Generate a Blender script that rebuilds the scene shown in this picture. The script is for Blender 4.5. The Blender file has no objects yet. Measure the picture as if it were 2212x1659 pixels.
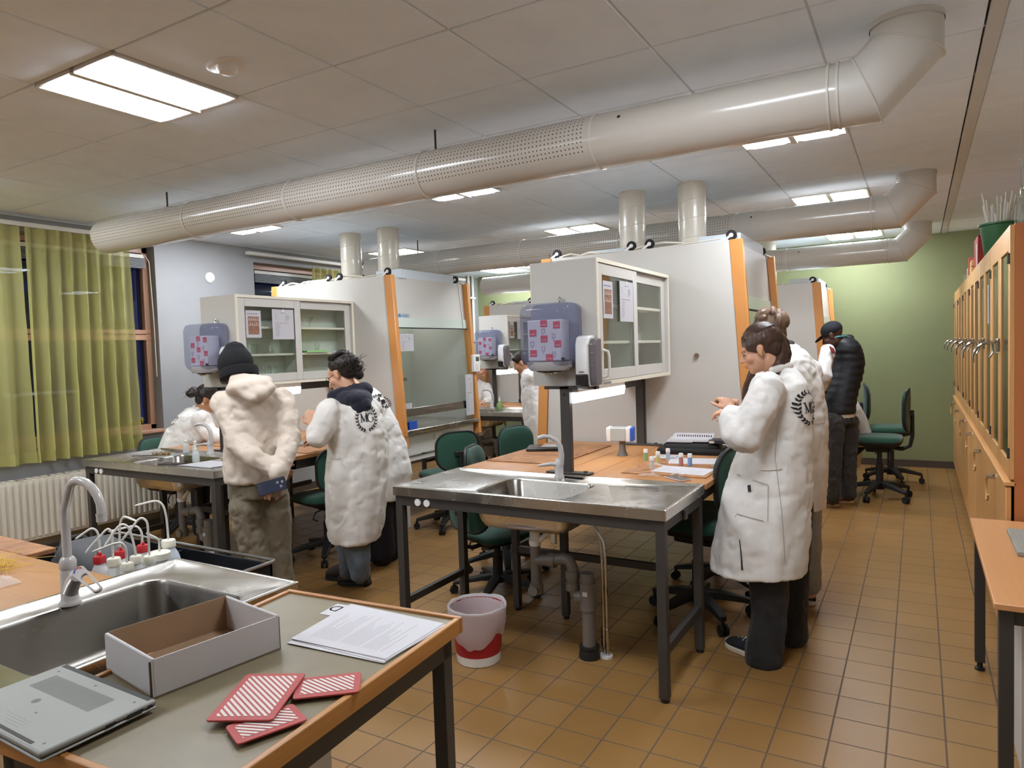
import bpy, bmesh, math, random
from math import sin, cos, pi, radians, sqrt, atan2
from mathutils import Vector, Matrix

S = bpy.context.scene
COL = S.collection
# ------------------------------------------------------------------ camera
cam_data = bpy.data.cameras.new('camera')
cam = bpy.data.objects.new('camera', cam_data)
COL.objects.link(cam)
S.camera = cam
yaw, pitch, roll = radians(30.28974), radians(-2.7486), radians(-1.8715)
fwd = Vector((-sin(yaw)*cos(pitch), cos(yaw)*cos(pitch), sin(pitch)))
rgt = Vector((cos(yaw), sin(yaw), 0))
up = rgt.cross(fwd)
rgt2 = rgt*cos(roll) + up*sin(roll)
up2 = -rgt*sin(roll) + up*cos(roll)
mw = Matrix((rgt2, up2, -fwd)).transposed().to_4x4()
mw.translation = Vector((0, 0, 1.59))
cam.matrix_world = mw
cam_data.sensor_width = 36.0
cam_data.lens = 1506.59/2212*36.0
cam_data.clip_start = 0.05
# ------------------------------------------------------------------ world, exposure
world = bpy.data.worlds.new('dusk')
S.world = world
world.use_nodes = True
world.node_tree.nodes['Background'].inputs[0].default_value = (0.06, 0.12, 0.36, 1)
world.node_tree.nodes['Background'].inputs[1].default_value = 0.55
S.view_settings.view_transform = 'Standard'
S.view_settings.look = 'None'
S.view_settings.gamma = 1.0
S.view_settings.use_curve_mapping = False
S.view_settings.exposure = 0.22
PANEL_LIGHT = 38.0      # strength of the ceiling light panels
TUBE_LIGHT = 8.0       # strength of the tubes under the wall cabinets
try:
    S.cycles.use_denoising = True
    S.cycles.max_bounces = 9
    S.cycles.diffuse_bounces = 7
    S.cycles.glossy_bounces = 5
    S.cycles.transparent_max_bounces = 12
    S.cycles.caustics_reflective = False
    S.cycles.caustics_refractive = False
except Exception:
    pass
CEIL = 2.824
BACK = 9.84
LEFT = -6.35
RIGHT = 0.80
FRONT = -4.6

# ------------------------------------------------------------------ materials
MATS = {}
def lin(h):
    if isinstance(h, str):
        h = h.lstrip('#')
        c = [int(h[i:i+2], 16)/255 for i in (0, 2, 4)]
    else:
        c = [x/255 for x in h]
    return [x/12.92 if x <= .04045 else ((x+.055)/1.055)**2.4 for x in c] + [1]

def nt(name):
    m = bpy.data.materials.new(name)
    m.use_nodes = True
    t = m.node_tree
    return m, t, t.nodes['Principled BSDF'], t.nodes['Material Output']

def N(t, typ, **kw):
    n = t.nodes.new(typ)
    for k, v in kw.items():
        if k == 'ins':
            for a, b in v.items():
                n.inputs[a].default_value = b
        else:
            setattr(n, k, v)
    return n

def math_node(t, op, a, b=None):
    n = N(t, 'ShaderNodeMath', operation=op)
    for i, x in enumerate((a, b)):
        if x is None: continue
        if isinstance(x, (int, float)): n.inputs[i].default_value = x
        else: t.links.new(x, n.inputs[i])
    return n.outputs[0]

def add_bump(t, p, height, strength, dist=0.01):
    b = N(t, 'ShaderNodeBump', ins={'Strength': strength, 'Distance': dist})
    t.links.new(height, b.inputs['Height'])
    t.links.new(b.outputs[0], p.inputs['Normal'])

def mat(name, col, rough=.5, metal=0., var=0., vscale=6., bump=0., bscale=60., bdist=.004, emit=0., trans=0., alpha=1., ior=1.45, coat=0., stretch=None, spec=None, sheen=0., subsurf=0.):
    """plain procedural material: one colour with a noise variation and a fine bump"""
    if name in MATS: return MATS[name]
    m, t, p, out = nt(name)
    c = lin(col)
    p.inputs['Base Color'].default_value = c
    p.inputs['Roughness'].default_value = rough
    p.inputs['Metallic'].default_value = metal
    p.inputs['IOR'].default_value = ior
    if spec is not None: p.inputs['Specular IOR Level'].default_value = spec
    if coat: p.inputs['Coat Weight'].default_value = coat
    if sheen: p.inputs['Sheen Weight'].default_value = sheen
    if trans: p.inputs['Transmission Weight'].default_value = trans
    if subsurf:
        p.inputs['Subsurface Weight'].default_value = subsurf
        p.inputs['Subsurface Radius'].default_value = (.012, .005, .003)
        p.inputs['Subsurface Scale'].default_value = 1.0
    if alpha < 1: p.inputs['Alpha'].default_value = alpha
    if emit:
        p.inputs['Emission Color'].default_value = c
        p.inputs['Emission Strength'].default_value = emit
    tc = N(t, 'ShaderNodeTexCoord')
    src = tc.outputs['Object']
    if stretch:
        mp = N(t, 'ShaderNodeMapping')
        mp.inputs['Scale'].default_value = stretch
        t.links.new(src, mp.inputs['Vector'])
        src = mp.outputs[0]
    if var:
        n = N(t, 'ShaderNodeTexNoise', ins={'Scale': vscale, 'Detail': 4, 'Roughness': .6})
        t.links.new(src, n.inputs['Vector'])
        r = N(t, 'ShaderNodeMapRange', ins={'From Min': .3, 'From Max': .7, 'To Min': 1-var, 'To Max': 1+var})
        t.links.new(n.outputs[0], r.inputs[0])
        mx = N(t, 'ShaderNodeVectorMath', operation='SCALE')
        mx.inputs[0].default_value = c[:3]
        t.links.new(r.outputs[0], mx.inputs['Scale'])
        t.links.new(mx.outputs[0], p.inputs['Base Color'])
    if bump:
        n2 = N(t, 'ShaderNodeTexNoise', ins={'Scale': bscale, 'Detail': 3})
        t.links.new(src, n2.inputs['Vector'])
        add_bump(t, p, n2.outputs[0], bump, bdist)
    MATS[name] = m
    return m

def wood(name, dark, light, axis='x', scale=9., rough=.4, contrast=1., coat=.1):
    """wood with a grain that runs along an axis of the object"""
    if name in MATS: return MATS[name]
    m, t, p, out = nt(name)
    tc = N(t, 'ShaderNodeTexCoord')
    mp = N(t, 'ShaderNodeMapping')
    s = {'x': (.06, 1, 1), 'y': (1, .06, 1), 'z': (1, 1, .06)}[axis]
    mp.inputs['Scale'].default_value = s
    t.links.new(tc.outputs['Object'], mp.inputs['Vector'])
    n = N(t, 'ShaderNodeTexNoise', ins={'Scale': scale, 'Detail': 6, 'Roughness': .65, 'Distortion': .4})
    t.links.new(mp.outputs[0], n.inputs['Vector'])
    n2 = N(t, 'ShaderNodeTexNoise', ins={'Scale': scale*14, 'Detail': 2})
    t.links.new(mp.outputs[0], n2.inputs['Vector'])
    a = math_node(t, 'ADD', math_node(t, 'MULTIPLY', n.outputs[0], .75), math_node(t, 'MULTIPLY', n2.outputs[0], .25))
    r = N(t, 'ShaderNodeMapRange', ins={'From Min': .5-.2/contrast, 'From Max': .5+.2/contrast})
    t.links.new(a, r.inputs[0])
    mx = N(t, 'ShaderNodeMix', data_type='RGBA')
    mx.inputs[6].default_value = lin(dark)
    mx.inputs[7].default_value = lin(light)
    t.links.new(r.outputs[0], mx.inputs[0])
    t.links.new(mx.outputs[2], p.inputs['Base Color'])
    p.inputs['Roughness'].default_value = rough
    p.inputs['Coat Weight'].default_value = coat
    p.inputs['Coat Roughness'].default_value = .25
    add_bump(t, p, n2.outputs[0], .08, .002)
    MATS[name] = m
    return m

def worn(name, base, dark, scale=7., rough=.6):
    """stained hardboard: blotches of a darker tone"""
    m, t, p, out = nt(name)
    tc = N(t, 'ShaderNodeTexCoord')
    n = N(t, 'ShaderNodeTexNoise', ins={'Scale': scale, 'Detail': 8, 'Roughness': .72, 'Distortion': 1.2})
    t.links.new(tc.outputs['Object'], n.inputs['Vector'])
    r = N(t, 'ShaderNodeMapRange', ins={'From Min': .42, 'From Max': .68})
    t.links.new(n.outputs[0], r.inputs[0])
    mx = N(t, 'ShaderNodeMix', data_type='RGBA')
    mx.inputs[6].default_value = lin(base)
    mx.inputs[7].default_value = lin(dark)
    t.links.new(r.outputs[0], mx.inputs[0])
    t.links.new(mx.outputs[2], p.inputs['Base Color'])
    p.inputs['Roughness'].default_value = rough
    add_bump(t, p, n.outputs[0], .15, .003)
    MATS[name] = m
    return m

def steel(name, col, rough=.24, var=.12, vscale=5.):
    if name in MATS: return MATS[name]
    m, t, p, out = nt(name)
    p.inputs['Metallic'].default_value = 1.0
    tc = N(t, 'ShaderNodeTexCoord')
    n = N(t, 'ShaderNodeTexNoise', ins={'Scale': vscale, 'Detail': 8, 'Roughness': .7})
    t.links.new(tc.outputs['Object'], n.inputs['Vector'])
    r = N(t, 'ShaderNodeMapRange', ins={'From Min': .3, 'From Max': .7, 'To Min': max(.05, rough-var), 'To Max': rough+var})
    t.links.new(n.outputs[0], r.inputs[0])
    t.links.new(r.outputs[0], p.inputs['Roughness'])
    p.inputs['Base Color'].default_value = lin(col)
    n2 = N(t, 'ShaderNodeTexNoise', ins={'Scale': 90, 'Detail': 3})
    t.links.new(tc.outputs['Object'], n2.inputs['Vector'])
    add_bump(t, p, n2.outputs[0], .06, .002)
    MATS[name] = m
    return m

def clear_glass(name, tint=(235, 242, 238), refl=1.0, rough=.0, ior=1.5):
    """a thin pane: lets light through and mirrors by Fresnel"""
    if name in MATS: return MATS[name]
    m, t, p, out = nt(name)
    t.nodes.remove(p)
    tr = N(t, 'ShaderNodeBsdfTransparent')
    tr.inputs[0].default_value = lin(tint)
    gl = N(t, 'ShaderNodeBsdfGlossy')
    gl.inputs['Color'].default_value = (1, 1, 1, 1)
    gl.inputs['Roughness'].default_value = rough
    ge = N(t, 'ShaderNodeNewGeometry')
    dt = N(t, 'ShaderNodeVectorMath', operation='DOT_PRODUCT')
    t.links.new(ge.outputs['Incoming'], dt.inputs[0]); t.links.new(ge.outputs['Normal'], dt.inputs[1])
    k = math_node(t, 'SUBTRACT', 1.0, math_node(t, 'ABSOLUTE', dt.outputs['Value']))
    f0 = ((ior-1)/(ior+1))**2
    f = math_node(t, 'ADD', math_node(t, 'MULTIPLY', math_node(t, 'POWER', k, 5.0), 1-f0), f0)
    f = math_node(t, 'MINIMUM', math_node(t, 'MULTIPLY', f, refl*.75), 1.0)
    mx = N(t, 'ShaderNodeMixShader')
    t.links.new(f, mx.inputs[0])
    t.links.new(tr.outputs[0], mx.inputs[1])
    t.links.new(gl.outputs[0], mx.inputs[2])
    t.links.new(mx.outputs[0], out.inputs[0])
    MATS[name] = m
    return m

def sheer(name, col, opacity=.72, transl=.45):
    """thin woven cloth or film: partly see-through, partly glowing with the light behind it"""
    if name in MATS: return MATS[name]
    m, t, p, out = nt(name)
    t.nodes.remove(p)
    d = N(t, 'ShaderNodeBsdfDiffuse'); d.inputs[0].default_value = lin(col)
    tl = N(t, 'ShaderNodeBsdfTranslucent'); tl.inputs[0].default_value = lin(col)
    tr = N(t, 'ShaderNodeBsdfTransparent')
    a = N(t, 'ShaderNodeMixShader', ins={0: transl})
    t.links.new(d.outputs[0], a.inputs[1]); t.links.new(tl.outputs[0], a.inputs[2])
    b = N(t, 'ShaderNodeMixShader', ins={0: opacity})
    t.links.new(tr.outputs[0], b.inputs[1]); t.links.new(a.outputs[0], b.inputs[2])
    t.links.new(b.outputs[0], out.inputs[0])
    MATS[name] = m
    return m

def plastic_film(name, col, opacity=.35, rough=.12):
    """shiny see-through plastic with a tint"""
    if name in MATS: return MATS[name]
    m, t, p, out = nt(name)
    p.inputs['Base Color'].default_value = lin(col)
    p.inputs['Roughness'].default_value = rough
    tr = N(t, 'ShaderNodeBsdfTransparent'); tr.inputs[0].default_value = lin([min(255, int(205+x*.19)) for x in ([int(col.lstrip('#')[i:i+2], 16) for i in (0, 2, 4)] if isinstance(col, str) else col)])
    b = N(t, 'ShaderNodeMixShader', ins={0: opacity})
    t.links.new(tr.outputs[0], b.inputs[1]); t.links.new(p.outputs[0], b.inputs[2])
    t.links.new(b.outputs[0], out.inputs[0])
    MATS[name] = m
    return m

def cloth(name, col, rough=.88, crease=.5, scale=6., var=.05, weave=.015):
    """creased cloth: ridged folds and a fine weave in the bump"""
    if name in MATS: return MATS[name]
    m, t, p, out = nt(name)
    tc = N(t, 'ShaderNodeTexCoord')
    mp = N(t, 'ShaderNodeMapping')
    mp.inputs['Scale'].default_value = (1, 1, .62); mp.inputs['Rotation'].default_value = (.3, .2, .4)
    t.links.new(tc.outputs['Object'], mp.inputs['Vector'])
    a = N(t, 'ShaderNodeTexNoise', noise_type='RIDGED_MULTIFRACTAL', ins={'Scale': scale, 'Detail': 3, 'Distortion': 1.1})
    a2 = N(t, 'ShaderNodeTexNoise', noise_type='RIDGED_MULTIFRACTAL', ins={'Scale': scale*2.7, 'Detail': 2, 'Distortion': .8})
    w = N(t, 'ShaderNodeTexNoise', ins={'Scale': 420, 'Detail': 2})
    for n in (a, a2): t.links.new(mp.outputs[0], n.inputs['Vector'])
    t.links.new(tc.outputs['Object'], w.inputs['Vector'])
    h = math_node(t, 'ADD', math_node(t, 'ADD', math_node(t, 'MULTIPLY', a.outputs[0], .6), math_node(t, 'MULTIPLY', a2.outputs[0], .25)), math_node(t, 'MULTIPLY', w.outputs[0], weave))
    add_bump(t, p, h, min(1., crease*1.3), .045)
    c = lin(col)
    v = N(t, 'ShaderNodeTexNoise', ins={'Scale': 9, 'Detail': 4})
    t.links.new(tc.outputs['Object'], v.inputs['Vector'])
    r = N(t, 'ShaderNodeMapRange', ins={'From Min': .3, 'From Max': .7, 'To Min': 1-var, 'To Max': 1+var})
    t.links.new(v.outputs[0], r.inputs[0])
    mx = N(t, 'ShaderNodeVectorMath', operation='SCALE'); mx.inputs[0].default_value = c[:3]
    t.links.new(r.outputs[0], mx.inputs['Scale']); t.links.new(mx.outputs[0], p.inputs['Base Color'])
    p.inputs['Roughness'].default_value = rough; p.inputs['Sheen Weight'].default_value = .1
    MATS[name] = m
    return m

def lamp(name, col, strength):
    if name in MATS: return MATS[name]
    m, t, p, out = nt(name)
    t.nodes.remove(p)
    e = N(t, 'ShaderNodeEmission')
    e.inputs[0].default_value = lin(col); e.inputs[1].default_value = strength
    t.links.new(e.outputs[0], out.inputs[0])
    MATS[name] = m
    return m

def floor_tiles():
    m, t, p, out = nt('floor_tiles')
    tc = N(t, 'ShaderNodeTexCoord')
    sp = N(t, 'ShaderNodeSeparateXYZ')
    t.links.new(tc.outputs['Object'], sp.inputs[0])
    u = math_node(t, 'DIVIDE', math_node(t, 'ADD', sp.outputs[0], .11387), .2006)
    v = math_node(t, 'DIVIDE', math_node(t, 'SUBTRACT', sp.outputs[1], 2.9461), .2006)
    a = math_node(t, 'PINGPONG', u, .5)
    b = math_node(t, 'PINGPONG', v, .5)
    d = math_node(t, 'MINIMUM', a, b)
    grout = N(t, 'ShaderNodeMapRange', ins={'From Min': .012, 'From Max': .02})
    t.links.new(d, grout.inputs[0])
    # a tone of its own for every tile
    cx = N(t, 'ShaderNodeCombineXYZ')
    t.links.new(math_node(t, 'FLOOR', u), cx.inputs[0]); t.links.new(math_node(t, 'FLOOR', v), cx.inputs[1])
    wn = N(t, 'ShaderNodeTexWhiteNoise', noise_dimensions='2D')
    t.links.new(cx.outputs[0], wn.inputs['Vector'])
    n = N(t, 'ShaderNodeTexNoise', ins={'Scale': 220, 'Detail': 2})
    t.links.new(tc.outputs['Object'], n.inputs['Vector'])
    n2 = N(t, 'ShaderNodeTexNoise', ins={'Scale': 3.5, 'Detail': 4})
    t.links.new(tc.outputs['Object'], n2.inputs['Vector'])
    k = math_node(t, 'ADD', math_node(t, 'MULTIPLY', wn.outputs[0], .18),
                  math_node(t, 'ADD', math_node(t, 'MULTIPLY', n.outputs[0], .45), math_node(t, 'MULTIPLY', n2.outputs[0], .35)))
    r = N(t, 'ShaderNodeMix', data_type='RGBA')
    r.inputs[6].default_value = lin('#73532b'); r.inputs[7].default_value = lin('#a27a45')
    t.links.new(k, r.inputs[0])
    g = N(t, 'ShaderNodeMix', data_type='RGBA')
    g.inputs[6].default_value = lin('#5a4a3a')
    t.links.new(r.outputs[2], g.inputs[7]); t.links.new(grout.outputs[0], g.inputs[0])
    t.links.new(g.outputs[2], p.inputs['Base Color'])
    ro = N(t, 'ShaderNodeMapRange', ins={'To Min': .85, 'To Max': .36})
    t.links.new(grout.outputs[0], ro.inputs[0])
    t.links.new(ro.outputs[0], p.inputs['Roughness'])
    add_bump(t, p, math_node(t, 'ADD', grout.outputs[0], math_node(t, 'MULTIPLY', n.outputs[0], .08)), .5, .003)
    return m

def duct_metal():
    """white enamelled duct; the outlet length is perforated on the side towards the room"""
    m, t, p, out = nt('duct_white')
    tc = N(t, 'ShaderNodeTexCoord')
    sp = N(t, 'ShaderNodeSeparateXYZ')
    t.links.new(tc.outputs['Object'], sp.inputs[0])
    ang = math_node(t, 'ARCTAN2', sp.outputs[2], math_node(t, 'MULTIPLY', sp.outputs[1], -1.0))
    u = math_node(t, 'DIVIDE', sp.outputs[0], .0215)
    v = math_node(t, 'DIVIDE', ang, .0215/.125)
    a = math_node(t, 'PINGPONG', u, .5); b = math_node(t, 'PINGPONG', v, .5)
    r2 = math_node(t, 'ADD', math_node(t, 'MULTIPLY', a, a), math_node(t, 'MULTIPLY', b, b))
    hole = math_node(t, 'LESS_THAN', r2, .028)
    part = math_node(t, 'MULTIPLY', math_node(t, 'LESS_THAN', sp.outputs[0], -1.36), math_node(t, 'MULTIPLY', math_node(t, 'GREATER_THAN', ang, -.62), math_node(t, 'LESS_THAN', ang, 1.15)))
    h = math_node(t, 'MULTIPLY', hole, part)
    mx = N(t, 'ShaderNodeMix', data_type='RGBA')
    mx.inputs[6].default_value = lin('#cec8be'); mx.inputs[7].default_value = lin('#4a443c')
    t.links.new(h, mx.inputs[0])
    t.links.new(mx.outputs[2], p.inputs['Base Color'])
    p.inputs['Roughness'].default_value = .22
    p.inputs['Coat Weight'].default_value = .3
    return m

def wall_paint(name, col, bump=.25):
    return mat(name, col, rough=.75, var=.035, vscale=2.2, bump=bump, bscale=140, bdist=.004)

# ------------------------------------------------------------------ mesh building
class MB:
    """collects shapes and links them as ONE mesh object"""
    def __init__(self):
        self.v = []; self.f = []
    def add(self, verts, faces):
        o = len(self.v)
        self.v += [tuple(x) for x in verts]
        self.f += [tuple(i+o for i in f) for f in faces]
        return self
    def box(self, x0, y0, z0, x1, y1, z1, M=None):
        vs = [Vector((x, y, z)) for z in (z0, z1) for y in (y0, y1) for x in (x0, x1)]
        if M is not None: vs = [M @ v for v in vs]
        return self.add(vs, [(0, 2, 3, 1), (4, 5, 7, 6), (0, 1, 5, 4), (2, 6, 7, 3), (0, 4, 6, 2), (1, 3, 7, 5)])
    def cbox(self, c, s, rz=0., M=None):
        T = Matrix.Translation(Vector(c)) @ Matrix.Rotation(rz, 4, 'Z')
        if M is not None: T = M @ T
        return self.box(-s[0]/2, -s[1]/2, -s[2]/2, s[0]/2, s[1]/2, s[2]/2, T)
    def bar(self, p0, p1, w, h=None, upv=(0, 0, 1)):
        p0, p1 = Vector(p0), Vector(p1); h = w if h is None else h
        d = (p1-p0).normalized(); u = Vector(upv)
        if abs(d.dot(u)) > .95: u = Vector((0, 1, 0))
        s = d.cross(u).normalized(); u = s.cross(d)
        vs = [p + s*a*w/2 + u*b*h/2 for p in (p0, p1) for a, b in ((-1, -1), (1, -1), (1, 1), (-1, 1))]
        return self.add(vs, [(3, 2, 1, 0), (4, 5, 6, 7), (0, 1, 5, 4), (1, 2, 6, 5), (2, 3, 7, 6), (3, 0, 4, 7)])
    def loft(self, rings, cap0=True, cap1=True, closed=True):
        n = len(rings[0]); o = []
        vs = [p for r in rings for p in r]; fs = []
        for i in range(len(rings)-1):
            for j in range(n if closed else n-1):
                k = (j+1) % n
                fs.append((i*n+j, i*n+k, (i+1)*n+k, (i+1)*n+j))
        if cap0: fs.append(tuple(reversed(range(n))))
        if cap1: fs.append(tuple(range((len(rings)-1)*n, len(rings)*n)))
        return self.add(vs, fs)
    def tube(self, pts, r, n=10, caps=True):
        pts = [Vector(p) for p in pts]; m = len(pts)
        rs = [r]*m if isinstance(r, (int, float)) else list(r)
        tang = [(pts[min(i+1, m-1)] - pts[max(i-1, 0)]).normalized() for i in range(m)]
        u = Vector((0, 0, 1)) if abs(tang[0].z) < .9 else Vector((1, 0, 0))
        s = tang[0].cross(u).normalized(); rings = []
        for i in range(m):
            s = (s - tang[i]*s.dot(tang[i])).normalized()
            w = tang[i].cross(s)
            rings.append([pts[i] + s*rs[i]*cos(2*pi*k/n) + w*rs[i]*sin(2*pi*k/n) for k in range(n)])
        return self.loft(rings, caps, caps)
    def cyl(self, p0, p1, r0, r1=None, n=20):
        return self.tube([p0, p1], [r0, r0 if r1 is None else r1], n)
    def lathe(self, c, prof, n=24, M=None):
        c = Vector(c); rings = []
        for r, z in prof:
            ring = [Vector((max(r, 1e-5)*cos(2*pi*k/n), max(r, 1e-5)*sin(2*pi*k/n), z)) for k in range(n)]
            rings.append([c + (M @ p if M is not None else p) for p in ring])
        return self.loft(rings)
    def ell(self, c, r, M=None, n=20, m=12):
        c = Vector(c); rings = []
        for i in range(m+1):
            a = -pi/2 + pi*i/m
            ring = [Vector((r[0]*max(cos(a), 1e-4)*cos(2*pi*k/n), r[1]*max(cos(a), 1e-4)*sin(2*pi*k/n), r[2]*sin(a))) for k in range(n)]
            rings.append([c + (M @ p if M is not None else p) for p in ring])
        return self.loft(rings)
    def cap(self, p0, p1, r0, r1=None, n=14):
        """capsule with round ends and a taper"""
        r1 = r0 if r1 is None else r1
        p0, p1 = Vector(p0), Vector(p1); d = (p1-p0).normalized()
        pts = []; rs = []
        for a in (-80, -50, -20): pts.append(p0 + d*r0*sin(radians(a))); rs.append(r0*cos(radians(a)))
        L = (p1-p0).length
        for k in range(0, 5):
            pts.append(p0 + d*L*k/4); rs.append(r0+(r1-r0)*k/4)
        for a in (20, 50, 80): pts.append(p1 + d*r1*sin(radians(a))); rs.append(r1*cos(radians(a)))
        return self.tube(pts, rs, n)
    def prism(self, poly, axis, a, b):
        def P(u, v, w):
            return {'x': (w, u, v), 'y': (u, w, v), 'z': (u, v, w)}[axis]
        n = len(poly)
        vs = [P(u, v, a) for u, v in poly] + [P(u, v, b) for u, v in poly]
        fs = [tuple(reversed(range(n))), tuple(range(n, 2*n))] + [(i, (i+1) % n, n+(i+1) % n, n+i) for i in range(n)]
        return self.add(vs, fs)
    def sheet(self, grid):
        n = len(grid[0])
        vs = [p for r in grid for p in r]
        return self.add(vs, [(i*n+j, i*n+j+1, (i+1)*n+j+1, (i+1)*n+j) for i in range(len(grid)-1) for j in range(n-1)])
    def build(self, name, m, parent=None, w=False, bev=0., seg=2, sub=0, smooth=True, angle=38, solid=0.):
        me = bpy.data.meshes.new(name)
        off = parent.location if (w and parent is not None) else Vector((0, 0, 0))
        if w and parent is not None and parent.parent is not None: off = off + parent.parent.location
        me.from_pydata([tuple(Vector(p)-off) for p in self.v], [], self.f)
        bm = bmesh.new(); bm.from_mesh(me)
        bmesh.ops.recalc_face_normals(bm, faces=bm.faces)
        bm.to_mesh(me); bm.free()
        if smooth:
            me.polygons.foreach_set('use_smooth', [True]*len(me.polygons))
            if not sub: me.set_sharp_from_angle(angle=radians(angle))
        me.materials.append(m)
        o = bpy.data.objects.new(name, me)
        COL.objects.link(o)
        if parent is not None: o.parent = parent
        if solid:
            s = o.modifiers.new('thickness', 'SOLIDIFY'); s.thickness = solid; s.offset = 0
        if bev:
            b = o.modifiers.new('bevel', 'BEVEL'); b.width = bev; b.segments = seg; b.limit_method = 'ANGLE'; b.angle_limit = radians(38)
        if sub:
            b = o.modifiers.new('subdivision', 'SUBSURF'); b.levels = sub; b.render_levels = sub
        me.update()
        return o

def thing(name, label, cat, loc=(0, 0, 0), rz=0., group=None):
    o = bpy.data.objects.new(name, None)
    o.empty_display_size = .1
    COL.objects.link(o)
    o.location = loc; o.rotation_euler = (0, 0, rz)
    o['label'] = label; o['category'] = cat
    if group: o['group'] = group
    return o
def tag(o, label, cat, group=None, kind=None):
    o['label'] = label; o['category'] = cat
    if group: o['group'] = group
    if kind: o['kind'] = kind
    return o
def struct(o):
    o['kind'] = 'structure'
    return o
def sub(o, label):
    o['label'] = label
    return o
def dup(root, loc, rz=None, label=None, group=None):
    r = root.copy(); COL.objects.link(r)
    r.location = loc
    if rz is not None: r.rotation_euler = (0, 0, rz)
    if label: r['label'] = label
    if group: r['group'] = group
    for ch in list(root.children):
        c = ch.copy(); COL.objects.link(c); c.parent = r
        for g in list(ch.children):
            d = g.copy(); COL.objects.link(d); d.parent = c
    return r
def arc(c, r, a0, a1, n, plane='xz'):
    out = []
    for i in range(n+1):
        a = radians(a0+(a1-a0)*i/n); u, v = r*cos(a), r*sin(a)
        out.append(Vector(c) + Vector({'xz': (u, 0, v), 'yz': (0, u, v), 'xy': (u, v, 0)}[plane]))
    return out
def rrect(x0, y0, x1, y1, r, n=5):
    p = []
    for cx, cy, a in ((x1-r, y1-r, 0), (x0+r, y1-r, 90), (x0+r, y0+r, 180), (x1-r, y0+r, 270)):
        for i in range(n+1):
            b = radians(a+90*i/n); p.append((cx+r*cos(b), cy+r*sin(b)))
    return p
def text_geo(s, size):
    """outline letters as vertices and faces in the xy plane, centred"""
    cu = bpy.data.curves.new('t', 'FONT'); cu.body = s; cu.size = size; cu.align_x = 'CENTER'; cu.align_y = 'CENTER'; cu.extrude = .0004
    o = bpy.data.objects.new('t', cu); COL.objects.link(o)
    dg = bpy.context.evaluated_depsgraph_get()
    me = bpy.data.meshes.new_from_object(o.evaluated_get(dg))
    vs = [v.co.copy() for v in me.vertices]; fs = [tuple(p.vertices) for p in me.polygons]
    bpy.data.objects.remove(o); bpy.data.curves.remove(cu); bpy.data.meshes.remove(me)
    return vs, fs

# points of the room read from the photograph: a ray through a pixel, followed to a measured distance in front of the lens
CAMP = Vector((0, 0, 1.59))
A_ = Vector((cos(yaw), sin(yaw), 0)); B_ = Vector((-sin(yaw), cos(yaw), 0)); Z_ = Vector((0, 0, 1))
def at(px, py, depth):
    return CAMP + depth*(fwd + rgt2*((px-1106)/1506.59) - up2*((py-829.5)/1506.59))
# ------------------------------------------------------------------ shared materials
WHITE = wall_paint('white_wall', '#9b9b9b')
GREEN = wall_paint('green_wall', '#818761', .35)
GREYW = wall_paint('grey_wall', '#bdb8ae')
TILE = mat('ceiling_board', '#e7f2ff', rough=.9, var=.03, vscale=5, bump=.12, bscale=260, bdist=.002)
GRID = mat('ceiling_grid', '#cfd0d0', rough=.5)
LAMPM = lamp('light_diffuser', '#eef5ff', PANEL_LIGHT)
TUBEM = lamp('tube_diffuser', '#f4f6f8', TUBE_LIGHT)
PAINTW = mat('white_enamel', '#d2cec6', rough=.35, bump=.02, bscale=30)
LAMI = mat('white_laminate', '#c3bfb7', rough=.45, var=.015, vscale=2)
CREAM = mat('cream_edge', '#ddd5c2', rough=.45)
DARKM = mat('dark_grey_metal', '#3b3733', rough=.45, var=.08, vscale=6, bump=.04, bscale=120)
BLACKP = mat('black_plastic', '#1c1b1a', rough=.5, bump=.05, bscale=200)
BLACKF = mat('black_rubber', '#141414', rough=.75)
CHROME = steel('chrome', '#c9c9c6', rough=.12, var=.05)
STEEL = steel('stainless_steel', '#d2cec6', rough=.25, var=.08, vscale=3.5)
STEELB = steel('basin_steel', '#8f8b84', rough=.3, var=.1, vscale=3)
BEECH = wood('beech_top', '#94653a', '#aa7a49', 'x', scale=7)
BEECHY = wood('beech_top_long', '#9f6a39', '#b47f4a', 'y', scale=7)
OAKT = wood('orange_trim', '#bf7d3f', '#cf9150', 'z', scale=8, contrast=.6)
CABW = wood('cabinet_wood', '#cb9356', '#dcaa6e', 'z', scale=7, contrast=.7)
CABS = wood('cabinet_side_wood', '#b0683a', '#c17a48', 'z', scale=6, contrast=.7)
MATW = worn('worn_hardboard', '#a9764a', '#6f472a', 7)
PAPER = mat('paper', '#b9b6b8', rough=.8)
INK = mat('ink', '#8b8789', rough=.8)
GREENF = mat('green_upholstery', '#1f4a3a', rough=.85, bump=.25, bscale=500, bdist=.002, sheen=.2)
GLASS = clear_glass('cabinet_glass', (244, 247, 245), refl=1.1)
WGLASS = clear_glass('window_glass', (190, 205, 225), refl=1.5)
HGLASS = clear_glass('sash_glass', (240, 244, 242), refl=1.3)
LABGL = clear_glass('laboratory_glass', (240, 244, 242), refl=2.0)
GREYPIPE = mat('grey_drain_plastic', '#6d675f', rough=.45)
WPLAST = mat('white_plastic', '#e2dfda', rough=.3)
TAPW = mat('grey_tap_enamel', '#bdb8b4', rough=.25, coat=.3)

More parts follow.
